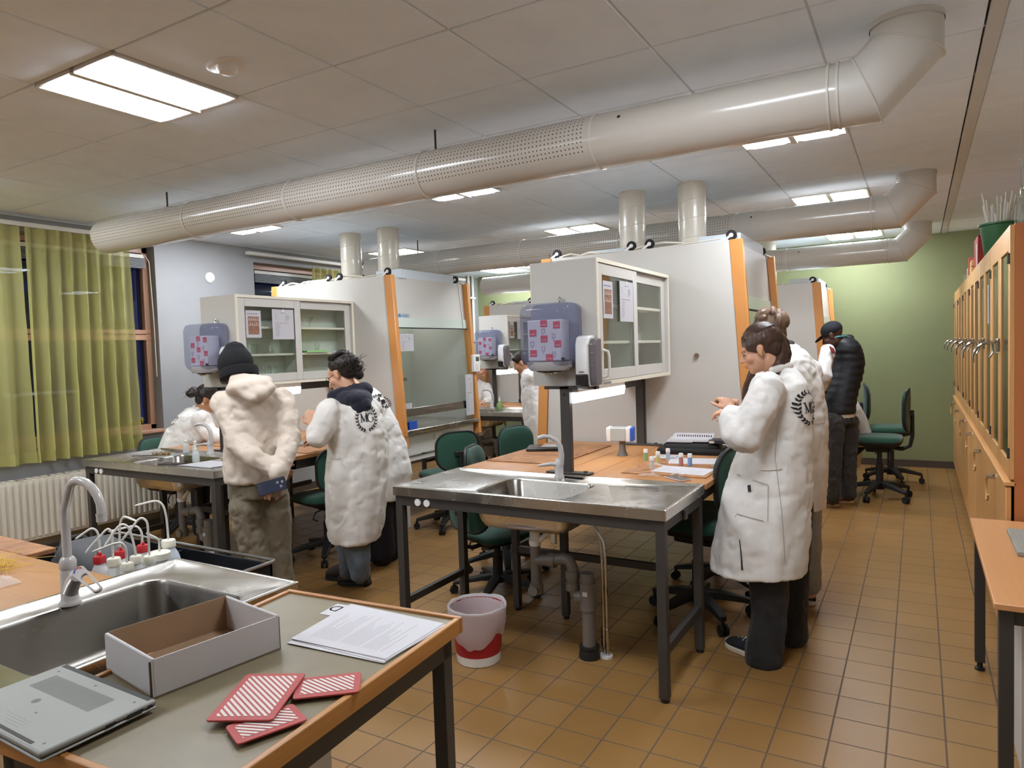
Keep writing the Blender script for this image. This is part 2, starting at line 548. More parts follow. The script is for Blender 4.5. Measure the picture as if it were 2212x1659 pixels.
# ------------------------------------------------------------------ the room
fl = MB().box(LEFT-.3, FRONT-.2, -.1, RIGHT+.2, BACK+.2, 0).build('floor', floor_tiles(), smooth=False); struct(fl)
W1 = (0.3, 4.13, .94, 2.70); W2 = (5.29, 9.0, .94, 2.66)
m = MB()
m.box(LEFT-.3, FRONT, 0, LEFT, BACK+.1, .94)
m.box(LEFT-.3, FRONT, 2.70, LEFT, BACK+.1, CEIL+.05)
m.box(LEFT-.3, FRONT, .94, LEFT, W1[0], 2.70)
m.box(LEFT-.3, W1[1], .94, LEFT, W2[0], 2.70)
m.box(LEFT-.3, W2[1], .94, LEFT, BACK+.1, 2.70)
m.box(LEFT-.3, W2[0], W2[3], LEFT, W2[1], 2.70)
struct(m.build('wall_left', WHITE, smooth=False))
struct(MB().box(LEFT-.3, BACK, 0, RIGHT+.2, BACK+.1, CEIL+.05).build('wall_back', GREEN, smooth=False))
struct(MB().box(RIGHT, FRONT, 0, RIGHT+.1, BACK, CEIL+.05).build('wall_right', GREYW, smooth=False))
struct(MB().box(LEFT-.3, FRONT-.1, 0, RIGHT+.2, FRONT, CEIL+.05).build('wall_front', GREYW, smooth=False))
struct(MB().box(LEFT, BACK-.015, 0, .37, BACK, .085).build('baseboard_back', mat('baseboard', '#4c423c', rough=.5), smooth=False))
struct(MB().box(LEFT, FRONT, 0, LEFT+.015, BACK-.015, .085).build('baseboard_left', MATS['baseboard'], smooth=False))

# suspended ceiling: boards with narrow gaps, laid around the lamps
LX = (-5.752, -3.352, -.952)
LY = (1.6607, 4.0607, 6.4607, 8.8607, -.7393, -3.1393)  # the two negative rows are unseen lights added to brighten surfaces facing the camera
xs = [-2.152 + .6*k for k in range(-7, 4)]
xs = [LEFT] + [x for x in xs if LEFT+.05 < x < .2] + [.235]
ys = [FRONT] + [1.6607 + .6*k for k in range(-10, 14)] + [BACK]
m = MB()
def is_lamp(x0, y0):
    if x0 > -1 and y0 < 0: return False
    return any(abs(x0-a) < .05 for a in LX) and any(abs(y0-b) < .05 for b in LY)
for i in range(len(xs)-1):
    for j in range(len(ys)-1):
        if is_lamp(xs[i], ys[j]): continue
        m.box(xs[i]+.005, ys[j]+.005, CEIL, xs[i+1]-.005, ys[j+1]-.005, CEIL+.012)
for j in range(len(ys)-1):
    m.box(.297, ys[j]+.003, CEIL, RIGHT, ys[j+1]-.003, CEIL+.012)
struct(m.build('ceiling', TILE, smooth=False, bev=.003, seg=1))
m = MB().box(LEFT-.3, FRONT-.1, CEIL+.075, RIGHT+.2, BACK+.1, CEIL+.12)
for x in xs[1:-1]:
    m.box(x-.012, FRONT, CEIL+.008, x+.012, BACK, CEIL+.03)
for y in ys[1:-1]:
    m.box(LEFT, y-.012, CEIL+.009, RIGHT, y+.012, CEIL+.029)
struct(m.build('ceiling_grid', GRID, smooth=False))
struct(MB().box(.238, FRONT, CEIL-.006, .294, BACK, CEIL+.02).build('trim_1', GRID, smooth=False))
struct(MB().box(LEFT, FRONT, CEIL-.012, LEFT+.02, BACK, CEIL).build('trim_2', GRID, smooth=False))

def ceiling_lamp(x0, y0):
    t = thing('ceiling_light', '', 'light', (x0+.3, y0+.3, CEIL))
    f = MB(); a = .297
    for s in (-1, 1):
        f.box(s*a-.012*(s > 0), -a, -.012, s*a+.012*(s < 0), a, .05)
        f.box(-a, s*a-.012*(s > 0), -.012, a, s*a+.012*(s < 0), .05)
    f.box(-.017, -a, -.022, .017, a, .05)
    f.box(-a, -a, .05, a, a, .06)
    f.build('frame', PAINTW, t, smooth=False)
    for s in (-1, 1):
        MB().prism([(s*.148-.124, .012), (s*.148+.124, .012), (s*.148+.12, -.012), (s*.148+.09, -.02), (s*.148-.09, -.02), (s*.148-.12, -.012)], 'y', -.272, .272).build('diffuser', LAMPM, t, angle=20)
    return t
lamp_labels = {
    (1, 0): 'big square ceiling light nearest the camera, left of the motion sensor',
    (0, 0): 'square ceiling light by the window curtain in the front row', (2, 0): 'front row ceiling light above the right aisle',
    (0, 1): 'ceiling light second row, beyond the near duct on the window side', (1, 1): 'ceiling light second row, peeking under the middle of the near duct',
    (2, 1): 'ceiling light below the right end of the near white duct',
    (0, 2): 'ceiling light half hidden behind the left fume cupboard pipes', (1, 2): 'ceiling light left of the pipes on the right fume cupboard',
    (0, 4): 'added unseen ceiling light behind the camera on the window side', (1, 4): 'added unseen ceiling light just behind the camera in the middle',
    (0, 5): 'last added unseen ceiling light behind the camera by the windows', (1, 5): 'last added unseen ceiling light behind the camera in the middle',
    (2, 2): 'ceiling light above the second duct on the right side', (0, 3): 'ceiling light in the far corner by the windows',
    (1, 3): 'small distant ceiling light just above the farthest duct', (2, 3): 'ceiling light between second and third duct on the right'}
proto = ceiling_lamp(LX[1], LY[0])
proto['label'] = lamp_labels[(1, 0)]; proto['group'] = 'ceiling light panels'
for i, x in enumerate(LX):
    for j, y in enumerate(LY):
        if (i, j) not in ((1, 0), (2, 4), (2, 5)):
            dup(proto, (x+.3, y+.3, CEIL), label=lamp_labels[(i, j)])

# motion sensor
t = thing('motion_sensor', 'white oval motion sensor on the ceiling beside the nearest light', 'sensor', (-2.49, 1.99, CEIL))
MB().loft([[Vector((.085*k*cos(a*pi/12)*(1.25), .06*k*sin(a*pi/12), z)) for a in range(24)] for k, z in ((1, 0), (1, -.008), (.9, -.014))]).build('base', WPLAST, t)
MB().lathe((0, 0, -.014), [(.045, 0), (.043, -.012), (.032, -.026), (.0, -.032)]).build('lens', WPLAST, t)

# ------------------------------------------------------------------ windows on the left wall
PINE = wood('pine_frame', '#a87b62', '#c39a80', 'z', scale=9)
PINEY = wood('pine_rail', '#a87b62', '#c39a80', 'y', scale=9)
def window(name, y0, y1, z0, z1, posts, transom):
    x = LEFT-.17
    f = MB()
    f.box(x-.05, y0, z0, x+.05, y0+.055, z1).box(x-.05, y1-.055, z0, x+.05, y1, z1)
    for p in posts: f.box(x-.05, p-.04, z0, x+.05, p+.04, z1)
    o = struct(f.build(name, PINE, bev=.004))
    g = MB().box(x-.05, y0, z0, x+.05, y1, z0+.05).box(x-.05, y0, z1-.06, x+.05, y1, z1)
    if transom: g.box(x-.055, y0, transom-.055, x+.055, y1, transom-.003).box(x-.055, y0, transom+.003, x+.055, y1, transom+.045)
    g.build('window_rail', PINEY, o, bev=.004)
    cuts = [y0+.055] + [q for p in posts for q in (p-.04, p+.04)] + [y1-.055]
    zz = [z0+.05, z1-.06] if not transom else [z0+.05, transom-.055, transom+.045, z1-.06]
    for i in range(0, len(cuts), 2):
        for j in range(0, len(zz), 2):
            MB().box(x-.006, cuts[i], zz[j], x+.006, cuts[i+1], zz[j+1]).build('pane', WGLASS, o, smooth=False)
    MB().box(LEFT-.12, y0, z0-.025, LEFT+.05, y1, z0+.005).build('window_sill', PINEY, o, bev=.005)
    return o
win1 = window('window_1', W1[0], W1[1], W1[2], W1[3], [2.5], 1.86)
win2 = window('window_2', W2[0], W2[1], W2[2], W2[3], [6.5, 7.8], 1.86)
# venetian blinds gathered at the top of both windows
SLAT = mat('grey_slats', '#77787a', rough=.4)
for (y0, y1, z1, lab) in ((W1[0]+.06, W1[1]-.06, W1[3]-.08, 'grey venetian blind pulled up behind the near green curtain'), (W2[0]+.06, W2[1]-.06, W2[3]-.08, 'grey venetian blind pulled up in the far window')):
    t = thing('venetian_blind', lab, 'blind', (LEFT-.08, (y0+y1)/2, z1-.1))
    L = (y1-y0)/2
    MB().box(-.022, -L, .065, .022, L, .1).build('head_rail', PAINTW, t, smooth=False)
    sm = MB()
    for k in range(7): sm.box(-.025, -L, -.03+k*.013, .025, L, -.022+k*.013)
    sm.build('slats', SLAT, t, smooth=False)
cordm = MB().tube([(LEFT-.05, 4.06, 2.62), (LEFT-.03, 4.09, 2.55), (LEFT-.02, 4.1, 2.0), (LEFT-.02, 4.1, 1.45)], .005, 6)
tag(cordm.build('blind_cord', mat('cord', '#c9b49c', rough=.6)), 'thin beige pull cord hanging at the right edge of the near window', 'cord')
t = thing('window_sticker', 'black and yellow alarm sticker low in the corner of the near window', 'sticker', (LEFT-.155, 3.93, 1.03))
MB().box(-.001, -.1, -.035, .001, .1, .035).build('backing', mat('sticker_black', '#15151a', rough=.5), t, smooth=False)
for s, sz, z, c in (('LARMAT', .052, -.012, '#e9c62e'), ('DETTA OMRÅDE ÄR', .02, .022, '#e6e6e0')):
    v, f = text_geo(s, sz)
    MB().add([Vector((.0014+p.z, p.x, p.y+z)) for p in v], f).build('lettering', mat('sticker_ink'+s[:2], c, rough=.5), t, smooth=False)
# dark blue facade across the way
t = thing('neighbour_building', 'dark blue building front seen through the window glass at dusk', 'building', (-9.5, 5, 0))
BLUEF = mat('blue_facade', '#2b4fae', rough=.6, var=.1, vscale=1.5)
MB().box(-.3, -7, -1, 0, 9, 6).build('facade', mat('dark_facade', '#27324f', rough=.7), t, smooth=False)
for y in (-3.4, -1.9, -.35, .62, 2.2, 3.7, 5.2):
    MB().box(0, y, -1, .12, y+.22, 6).build('pillar', BLUEF, t, smooth=False)
MB().box(0, -7, .4, .06, 9, .55).box(0, -7, 2.5, .06, 9, 2.62).build('ledge', BLUEF, t, smooth=False)

# curtains: pleated sheer cloth on a rail
CURT = sheer('curtain_green', '#cdc986', .72, .42)
def curtain(name, y0, y1, z0, z1, pleats, label, amp=.045, lean=0.):
    g = []; rows = 14; n = pleats*14
    rnd = random.Random(len(label))
    ph = [rnd.uniform(-.35, .35) for _ in range(pleats+1)]
    for i in range(rows+1):
        k = i/rows; row = []
        for j in range(n+1):
            u = j/n; c = u*pleats; w = c + .25*ph[int(min(c, pleats-1))]*sin(pi*(c % 1))
            a = 2*pi*w
            d = amp*(.55+.6*k)*(sin(a) + .28*sin(2*a+1.1) + .12*sin(3*a*k+u*7))
            y = y0 + (y1-y0)*u + .018*cos(a)*(0.4+k) + lean*k*(1-u)
            row.append((d, y-(y0+y1)/2, (z1-z0)*(1-k)))
        g.append(row)
    t = thing(name, label, 'curtain', (LEFT+.12, (y0+y1)/2, z0), group=None)
    MB().sheet(g).build('cloth', CURT, t, angle=80)
    h = [[(p[0]*1.0+.004, p[1], .0), (p[0]*1.0+.004, p[1], .09)] for p in g[-1]]
    MB().sheet(h).build('hem', CURT, t, angle=80)
    return t
curtain('curtain', 1.35, 2.90, .80, 2.715, 8, 'sheer green curtain cut by the left edge of the picture')
curtain('curtain', 2.938, 3.80, .80, 2.715, 8, 'sheer pleated green curtain hanging beside the uncovered strip of near window', lean=-.03)
curtain('curtain', 6.02, 6.55, 1.2, 2.66, 5, 'narrow green curtain gathered in the far window above the fume cupboard', amp=.05)
for y0, y1, lab in ((0., 4.0, 'white curtain rail above the near window'), (5.13, 9.3, 'white curtain rail above the far window')):
    z = 2.735
    t = thing('curtain_rail', lab, 'curtain rail', (LEFT+.1, (y0+y1)/2, z))
    L = (y1-y0)/2
    MB().box(-.03, -L, -.018, .03, L, .018).build('rail', PAINTW, t, bev=.003)
    for k in range(5):
        y = -L+.1+k*(2*L-.2)/4
        MB().box(-.1, y-.015, .0, 0, y+.015, .016).build('bracket', PAINTW, t, smooth=False)

# radiator under the window
t = thing('radiator', 'long white ribbed radiator under the near window', 'radiator', (-6.265, 2.95, .17))
MB().box(-.03, -1.5, 0, .02, 1.5, .5).build('panel', mat('radiator_enamel', '#c9c2b2', rough=.4), t, bev=.006)
r = MB()
for k in range(60):
    y = -1.475+k*.05
    r.prism([(y-.016, .02), (y-.008, .034), (y+.008, .034), (y+.016, .02)], 'z', .03, .475)
r.v = [(b, a, c) for a, b, c in r.v]
r.build('ribs', MATS['radiator_enamel'], t)
r = MB()
for k in range(50): r.box(-.03, -1.48+k*.06, .5, .02, -1.44+k*.06, .512)
r.build('top_grille', MATS['radiator_enamel'], t, smooth=False)
for y in (-1.2, 1.2): MB().box(-.08, y-.02, .1, -.03, y+.02, .4).build('bracket', PAINTW, t, smooth=False)
for y in (-1.1, 1.1): MB().box(-.01, y-.012, -.17, .01, y+.012, 0).build('foot', PAINTW, t, smooth=False)

tag(MB().lathe((0, 0, 0), [(.055, 0), (.055, .006), (.05, .01), (0, .011)], 32, Matrix.Rotation(pi/2, 3, 'Y')).build('wall_plate', WPLAST), 'round white cover plate on the wall between the two windows', 'cover plate').location = (LEFT, 4.73, 2.447)
t = thing('riser_pipes', 'pair of white pipes running up the far left corner', 'pipe', (LEFT+.05, 9.55, 0))
for y in (-.06, .06): MB().cyl((0, y, 0), (0, y, CEIL), .022, n=14).build('pipe', PAINTW, t)
for z in (.9, 1.75, 2.45): MB().box(-.05, -.11, z, .03, .11, z+.03).build('clamp', PAINTW, t, bev=.004)

# ------------------------------------------------------------------ ventilation ducts along the ceiling
DUCT = duct_metal()
def duct(y, z, r, xl, label):
    t = thing('ventilation_duct', label, 'duct', (0, y, z))
    n = 48; x0 = -.275; R = CEIL-z
    def ring(x, rr=r): return [Vector((x, rr*cos(2*pi*k/n), rr*sin(2*pi*k/n))) for k in range(n)]
    MB().loft([ring(xl, r*.93), ring(xl+.004, r*.985), ring(xl+.02), ring(x0)], True, False).build('pipe', DUCT, t)
    a = radians(22.5); q = math.tan(a)
    p1 = Vector((x0+q*R, 0, 0)); p2 = Vector((x0+R, 0, R-q*R))
    def mring(p, th):
        return [p + Vector((0, r*cos(2*pi*k/n), 0)) + Vector((-sin(th), 0, cos(th)))*(r/cos(a) if th not in (0, pi/2) else r)*sin(2*pi*k/n) for k in range(n)]
    rings = [ring(x0), mring(p1, a), mring(p2, 3*a), mring(Vector((x0+R, 0, R)), pi/2)]
    MB().loft(rings, False, False).build('elbow', PAINTW, t, angle=30)
    for i in (1, 2):
        s = MB()
        c = sum(rings[i], Vector())/n
        out = [c+(p-c)*1.014 for p in rings[i]]
        s.tube(out + [out[0]], .004, 6, False).build('seam', PAINTW, t)
    for x in [x for x in (x0, x0-.035, -1.33, -2.36, -3.39, -4.40) if x > xl+.3]:
        s = MB().loft([ring(x-.005, r), ring(x-.005, r+.0045), ring(x+.005, r+.0045), ring(x+.005, r)], False, False)
        s.build('seam', PAINTW, t)
    c2 = [Vector((x0+R, 0, R))+Vector((k[0]*cos(2*pi*j/n), k[0]*sin(2*pi*j/n), k[1])) for k in ((r*1.03, -.022), (r*1.03, 0)) for j in range(n)]
    MB().loft([c2[:n], c2[n:]], False, False).build('collar', PAINTW, t)
    for x in (-4.73, -2.31):
        MB().cyl((x, 0, r*.96), (x, 0, CEIL-z), .006, n=8).build('hanger_rod', DARKM, t)
    MB().cyl((-1.19, -r*.86, r*.51), (-1.19, -r*.875, r*.52), .008, n=12).build('test_plug', BLACKP, t)
duct(3.2, 2.585, .127, -5.53, 'nearest long white ventilation duct with perforated outlet')
duct(6.15, 2.558, .13, -5.42, 'second white ventilation duct, behind the fume cupboard pipes')
duct(8.8, 2.55, .13, -5.56, 'third and farthest white ventilation duct in front of the green wall')
# ------------------------------------------------------------------ sink benches
def ring_of(rect, r, z): return [Vector((x, y, z)) for x, y in rrect(*rect, r)]
def grow(rect, d): return (rect[0]-d, rect[1]-d, rect[2]+d, rect[3]+d)
def sink_top(t, W, D, z, hole, depth):
    o = (0, 0, W, D)
    hr = .07
    rings = [ring_of(o, .006, z-.044), ring_of(o, .006, z+.003), ring_of(grow(o, -.004), .006, z+.006), ring_of(grow(o, -.018), .006, z+.005), ring_of(grow(o, -.026), .006, z-.003),
             ring_of(grow(hole, .014), hr+.01, z-.004), ring_of(grow(hole, .003), hr, z-.008)]
    MB().loft(rings, False, False).build('worktop', STEEL, t, angle=50)
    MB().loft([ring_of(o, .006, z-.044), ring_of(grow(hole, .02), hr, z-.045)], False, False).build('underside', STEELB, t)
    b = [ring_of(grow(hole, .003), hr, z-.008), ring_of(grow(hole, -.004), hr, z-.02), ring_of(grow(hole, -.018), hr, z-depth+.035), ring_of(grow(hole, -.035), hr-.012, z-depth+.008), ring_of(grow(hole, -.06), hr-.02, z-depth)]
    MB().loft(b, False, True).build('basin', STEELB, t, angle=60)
    b = [ring_of(grow(hole, .016), hr, z-.044), ring_of(grow(hole, -.008), hr, z-depth+.03), ring_of(grow(hole, -.028), hr-.01, z-depth-.004), ring_of(grow(hole, -.06), hr-.02, z-depth-.014)]
    MB().loft(b, False, True).build('basin_shell', STEEL, t, angle=60)
    cx, cy = (hole[0]+hole[2])/2, (hole[1]+hole[3])/2
    MB().lathe((cx, cy, z-depth+.001), [(.045, 0), (.043, .004), (.03, .002), (0, .001)]).build('drain', CHROME, t)
def bench_frame(t, W, D, z, rails=(0, 1)):
    m = MB(); i = .012; h = z-.044
    m.box(i, i, h-.055, W-i, i+.03, h).box(i, D-i-.03, h-.055, W-i, D-i, h)
    m.box(i, i, h-.055, i+.03, D-i, h).box(W-i-.03, i, h-.055, W-i, D-i, h)
    m.build('apron', DARKM, t, bev=.002)
    for x in (i, W-i-.04):
        for y in (i, D-i-.04):
            MB().box(x-.0015, y-.0015, .018, x+.0415, y+.0415, h-.004).build('leg', DARKM, t, bev=.002)
            MB().cyl((x+.02, y+.02, 0), (x+.02, y+.02, .02), .02, n=14).build('foot', BLACKP, t)
    for k in rails:
        x = i if k == 0 else W-i-.04
        MB().box(x+.005, i+.04, .21, x+.035, D-i-.04, .25).build('side_rail', DARKM, t, bev=.002)
def small_tap(t, x, y, z, s=1.):
    """single-lever tap with a swan-neck spout"""
    b = MB().lathe((x, y, z), [(.03, 0), (.029, .012), (.024, .02), (.025, .07), (.022, .1), (.012, .112), (0, .113)])
    tp = b.build('tap', TAPW, t)
    p = [(x+.012, y, z+.075), (x+.018, y, z+.13), (x+.014, y-.004, z+.18), (x-.005, y-.012, z+.215), (x-.035, y-.025, z+.235), (x-.07, y-.04, z+.238), (x-.1, y-.055, z+.228)]
    MB().tube(p, [.017, .016, .015, .014, .013, .0125, .012], 14).build('spout', TAPW, tp)
    MB().tube([(x-.005, y-.01, z+.078), (x-.03, y-.02, z+.082), (x-.075, y-.035, z+.076), (x-.11, y-.045, z+.072)], [.015, .011, .009, .006], 12).build('lever', TAPW, tp)
BW, BD, BZ = 1.53, .64, .868
def sink_bench(label):
    t = thing('sink_bench', label, 'sink bench', (-2.483, 2.92, 0), group='steel sink benches')
    hole = (.47, .08, 1.0, .49)
    sink_top(t, BW, BD, BZ, hole, .185)
    bench_frame(t, BW, BD, BZ)
    small_tap(t, .735, .565, BZ-.003)
    for x in (.165, .225):
        MB().cyl((x, .012, BZ-.073), (x, .004, BZ-.073), .019, n=24).build('round_plate', WPLAST, t)
    MB().box(BW-.005, .28, BZ-.1, BW+.004, .32, BZ-.06).build('bracket', DARKM, t, smooth=False)
    return t
def drain_set(label, x, y):
    """grey waste pipe with trap and the two supply pipes"""
    t = thing('drain_pipe', label, 'drain pipe', (x, y, 0), group='drain pipes under the sinks')
    zt = .66
    MB().cyl((-.3, .02, zt+.01), (-.3, .02, zt+.035), .035).build('sink_outlet', BLACKP, t)
    MB().lathe((-.3, .02, zt-.11), [(.03, 0), (.033, .01), (.033, .03), (.029, .034), (.029, .09), (.034, .095), (.034, .12), (0, .12)]).build('nut', WPLAST, t)
    MB().tube([(-.27, .02, zt-.08), (-.23, .02, zt-.04), (-.2, .02, zt-.02)], .014, 10).build('side_inlet', WPLAST, t)
    MB().tube([(-.3, .02, zt-.1), (-.3, .02, .33)], .028, 16).build('tailpipe', GREYPIPE, t)
    MB().cyl((-.3, .02, .29), (-.3, .02, .345), .036).build('trap_cup', GREYPIPE, t)
    MB().cyl((-.3, .02-.045, .315), (-.3, .02, .315), .028).build('trap_cap', GREYPIPE, t)
    p = [(-.29, .02, .47), (-.2, .02, .48), (-.13, .02, .5), (-.1, .02, .49), (-.085, .02, .46), (-.085, .02, .36), (-.07, .02, .325), (-.04, .02, .31), (0, .02, .305)]
    MB().tube(p, .03, 16).build('trap_bend', GREYPIPE, t)
    for q, a in (((-.2, .02, .48), 'x'), ((-.085, .02, .42), 'z'), ((-.085, .02, .36), 'z'), ((-.045, .02, .31), 'x')):
        d = Vector((.02, 0, 0)) if a == 'x' else Vector((0, 0, .02))
        MB().cyl(Vector(q)-d, Vector(q)+d, .037).build('socket', GREYPIPE, t)
    MB().cyl((0, .02, 0), (0, .02, .44), .034, n=24).build('standpipe', GREYPIPE, t)
    MB().cyl((0, .02, .25), (0, .02, .39), .042, n=24).build('branch', GREYPIPE, t)
    MB().lathe((0, .02, 0), [(.055, 0), (.055, .012), (.05, .045), (.053, .05), (.053, .062), (.04, .064), (0, .064)]).build('floor_collar', BLACKP, t)
    MB().box(-.012, -.024, .33, .014, -.021, .352).build('pipe_sticker', PAPER, t, smooth=False)
    for k, (dx, dy) in enumerate(((.06, .07), (.085, .055))):
        MB().tube([(dx, dy, 0), (dx, dy, .5), (dx-.01, dy, .6), (dx-.03-.03*k, dy, .68), (dx-.04-.04*k, dy, .78)], .008, 10).build('supply_pipe', CHROME, t)
        MB().cyl((dx, dy, .05), (dx, dy, .15), .014, n=8).build('valve', CHROME, t)
    MB().cyl((.075, .06, 0), (.075, .06, .012), .035).build('escutcheon', WPLAST, t)
    MB().tube([(-.04, .04, .72), (-.1, .0, .66), (-.16, .0, .66), (-.2, .05, .74)], .009, 8).build('hose', BLACKP, t)
    return t
sb = sink_bench('steel sink bench on dark legs in mid room, empty but for a thin stick')
sbL = dup(sb, (-5.468, 2.885, 0), label='steel sink bench behind the person in the cream hoodie, with dropper bottles on it')
sb2L = dup(sb, (-5.43, 6.95, 0), label='distant steel sink bench where a hand rests on the corner')
dr = drain_set('grey drain pipe and trap under the middle sink bench beside the red and white bin', -1.47, 3.2)
dup(dr, (-4.44, 3.17, 0), label='grey drain pipe and trap under the left sink bench behind the hooded person')
dup(dr, (-4.4, 7.23, 0), label='drain pipe under the distant sink bench')

# ------------------------------------------------------------------ wooden work tables
def work_table(label):
    t = thing('work_table', label, 'table', (-2.483, 3.585, 0), group='beech work tables')
    L = 1.335; z = .868
    for x0, x1 in ((0, .66), (.663, .865), (.868, 1.533)):
        MB().box(x0, 0, z-.03, x1, L, z).build('tabletop', BEECHY, t, bev=.003)
    a = MB()
    for y in (.03, L-.06): a.box(.03, y, z-.1, 1.5, y+.03, z-.031)
    for x in (.03, 1.47): a.box(x, .03, z-.1, x+.03, L-.03, z-.031)
    a.build('apron', DARKM, t, bev=.002)
    for x in (.33, .66, 1.245):
        MB().box(x, .03, .02, x+.04, .07, z-.1).build('leg', DARKM, t, bev=.002)
        MB().cyl((x+.02, .05, 0), (x+.02, .05, .022), .018, n=12).build('foot', BLACKP, t)
    for x in (.04, 1.46):
        MB().box(x, L-.08, .0, x+.04, L-.04, z-.1).build('leg', DARKM, t, bev=.002)
    MB().box(.37, .035, .36, 1.245, .065, .4).build('cross_rail', DARKM, t, bev=.002)
    MB().box(.33, .07, .36, .36, L-.05, .4).build('cross_rail', DARKM, t, bev=.002)
    return t
wt = work_table('beech work table with coloured vials, behind the middle sink bench')
wtL = dup(wt, (-5.468, 3.54, 0), label='beech work table on the left where two people in white coats lean in')
wt2L = dup(wt, (-5.43, 7.6, 0), label='distant beech table with a black bag, before the green wall'); wt2L.scale = (1, .62, 1)
wt2R = dup(wt, (-2.483, 7.6, 0), label='beech work table beside the man in the black vest'); wt2R.scale = (1, .62, 1)

# ------------------------------------------------------------------ uprights with wall cabinet, lamp, dispensers
def upright_frame(label):
    t = thing('upright_frame', label, 'frame', (-1.757, 3.62, .868), group='dark uprights on the tables')
    for y in (.0, 1.24):
        p = MB().box(-.03, y-.02, 0, .03, y+.02, .507)
        if y: p.box(.03, y-.012, 0, .038, y+.012, .507)
        p.build('post', DARKM, t, bev=.003)
        MB().box(-.13, y-.03, 0, .15, y+.03, .012).build('base_clamp', DARKM, t, bev=.003)
        MB().cyl((.11, y, .012), (.11, y, .02), .012, n=6).build('bolt', DARKM, t)
    MB().box(-.025, .02, .44, .025, 1.24, .507).build('beam', DARKM, t, bev=.003)
    MB().box(-.13, -.02, .49, .2, .02, .507).build('bracket', DARKM, t, bev=.002)
    MB().cyl((0, -.022, .46), (0, -.02, .46), .009, n=12).build('bolt', BLACKP, t)
    return t
CABI = mat('cabinet_interior', '#d3d6ca', rough=.6)
def wall_cabinet(label):
    """white cabinet with sliding glass doors on both long sides"""
    t = thing('wall_cabinet', label, 'cabinet', (-1.757, 3.62, 1.377), group='white wall cabinets with sliding glass doors')
    W, L, Hh = .205, 1.3, .716
    b = MB().box(-W, 0, 0, W, .022, Hh).box(-W, L-.022, 0, W, L, Hh).box(-W, .022, 0, W, L-.022, .022).box(-W, .022, Hh-.022, W, L-.022, Hh)
    b.build('body', LAMI, t, smooth=False)
    MB().box(-.006, .022, .022, .006, L-.022, Hh-.022).box(-W+.03, .64, .022, W-.03, .655, Hh-.022).build('partition', CABI, t, smooth=False)
    for z in (.235, .455):
        MB().box(-W+.035, .024, z, -.008, L-.024, z+.017).box(.008, .024, z, W-.035, L-.024, z+.017).build('shelf', CREAM, t, smooth=False)
    for s in (-1, 1):
        e = MB(); x0, x1 = sorted((s*(W-.001), s*(W+.006)))
        e.box(x0, 0, 0, x1, L, .022).box(x0, 0, Hh-.022, x1, L, Hh).box(x0, 0, .022, x1, .022, Hh-.022).box(x0, L-.022, .022, x1, L, Hh-.022)
        e.build('edging', CREAM, t, smooth=False)
        for y0, y1, d in ((.024, .66, .0), (.615, 1.276, -.022)):
            xa, xb = sorted((s*(W-.02+d), s*(W-.001+d)))
            f = MB(); a = .066
            f.box(xa, y0, .024, xb, y0+a, Hh-.024).box(xa, y1-a, .024, xb, y1, Hh-.024).box(xa, y0+a, .024, xb, y1-a, .024+a).box(xa, y0+a, Hh-.024-a, xb, y1-a, Hh-.024)
            dr_ = f.build('door', LAMI, t, bev=.002, seg=1)
            xm = (xa+xb)/2
            MB().box(xm-.003, y0+a, .024+a, xm+.003, y1-a, Hh-.024-a).build('door_glass', GLASS, dr_, smooth=False)
            if d == 0:
                xo = s*(W+.004)
                hp = [(xo, y0+.045, .045), (xo+s*.03, y0+.045, .055), (xo+s*.034, y0+.05, .1), (xo+s*.034, y0+.05, .16), (xo+s*.03, y0+.045, .19), (xo, y0+.045, .2)]
                MB().tube(hp, .008, 8).build('door_handle', WPLAST, dr_)
    MB().box(W+.006, .06, .004, W+.0075, .17, .018).build('shelf_label', INK, t, smooth=False)
    return t
def bench_lamp(label):
    t = thing('tube_lamp', label, 'lamp', (-1.73, 4.0, 1.31), group='tube lamps under the wall cabinets')
    MB().box(-.045, -.37, .028, .045, .37, .062).build('housing', PAINTW, t, smooth=False)
    q = [(-.045, .028), (.045, .028), (.05, .018), (.04, -.03), (.01, -.036), (-.04, -.034), (-.05, .012)]
    MB().prism(q, 'y', -.365, .365).build('diffuser', TUBEM, t, angle=60)
    return t
def swap_prism(mb): return mb
DISPB = plastic_film('smoky_blue_plastic', '#9297b0', .2, .08)
REDP = mat('red_print', '#cf2f45', rough=.6)
WRAP = mat('wrapper_paper', '#d4d0da', rough=.7)
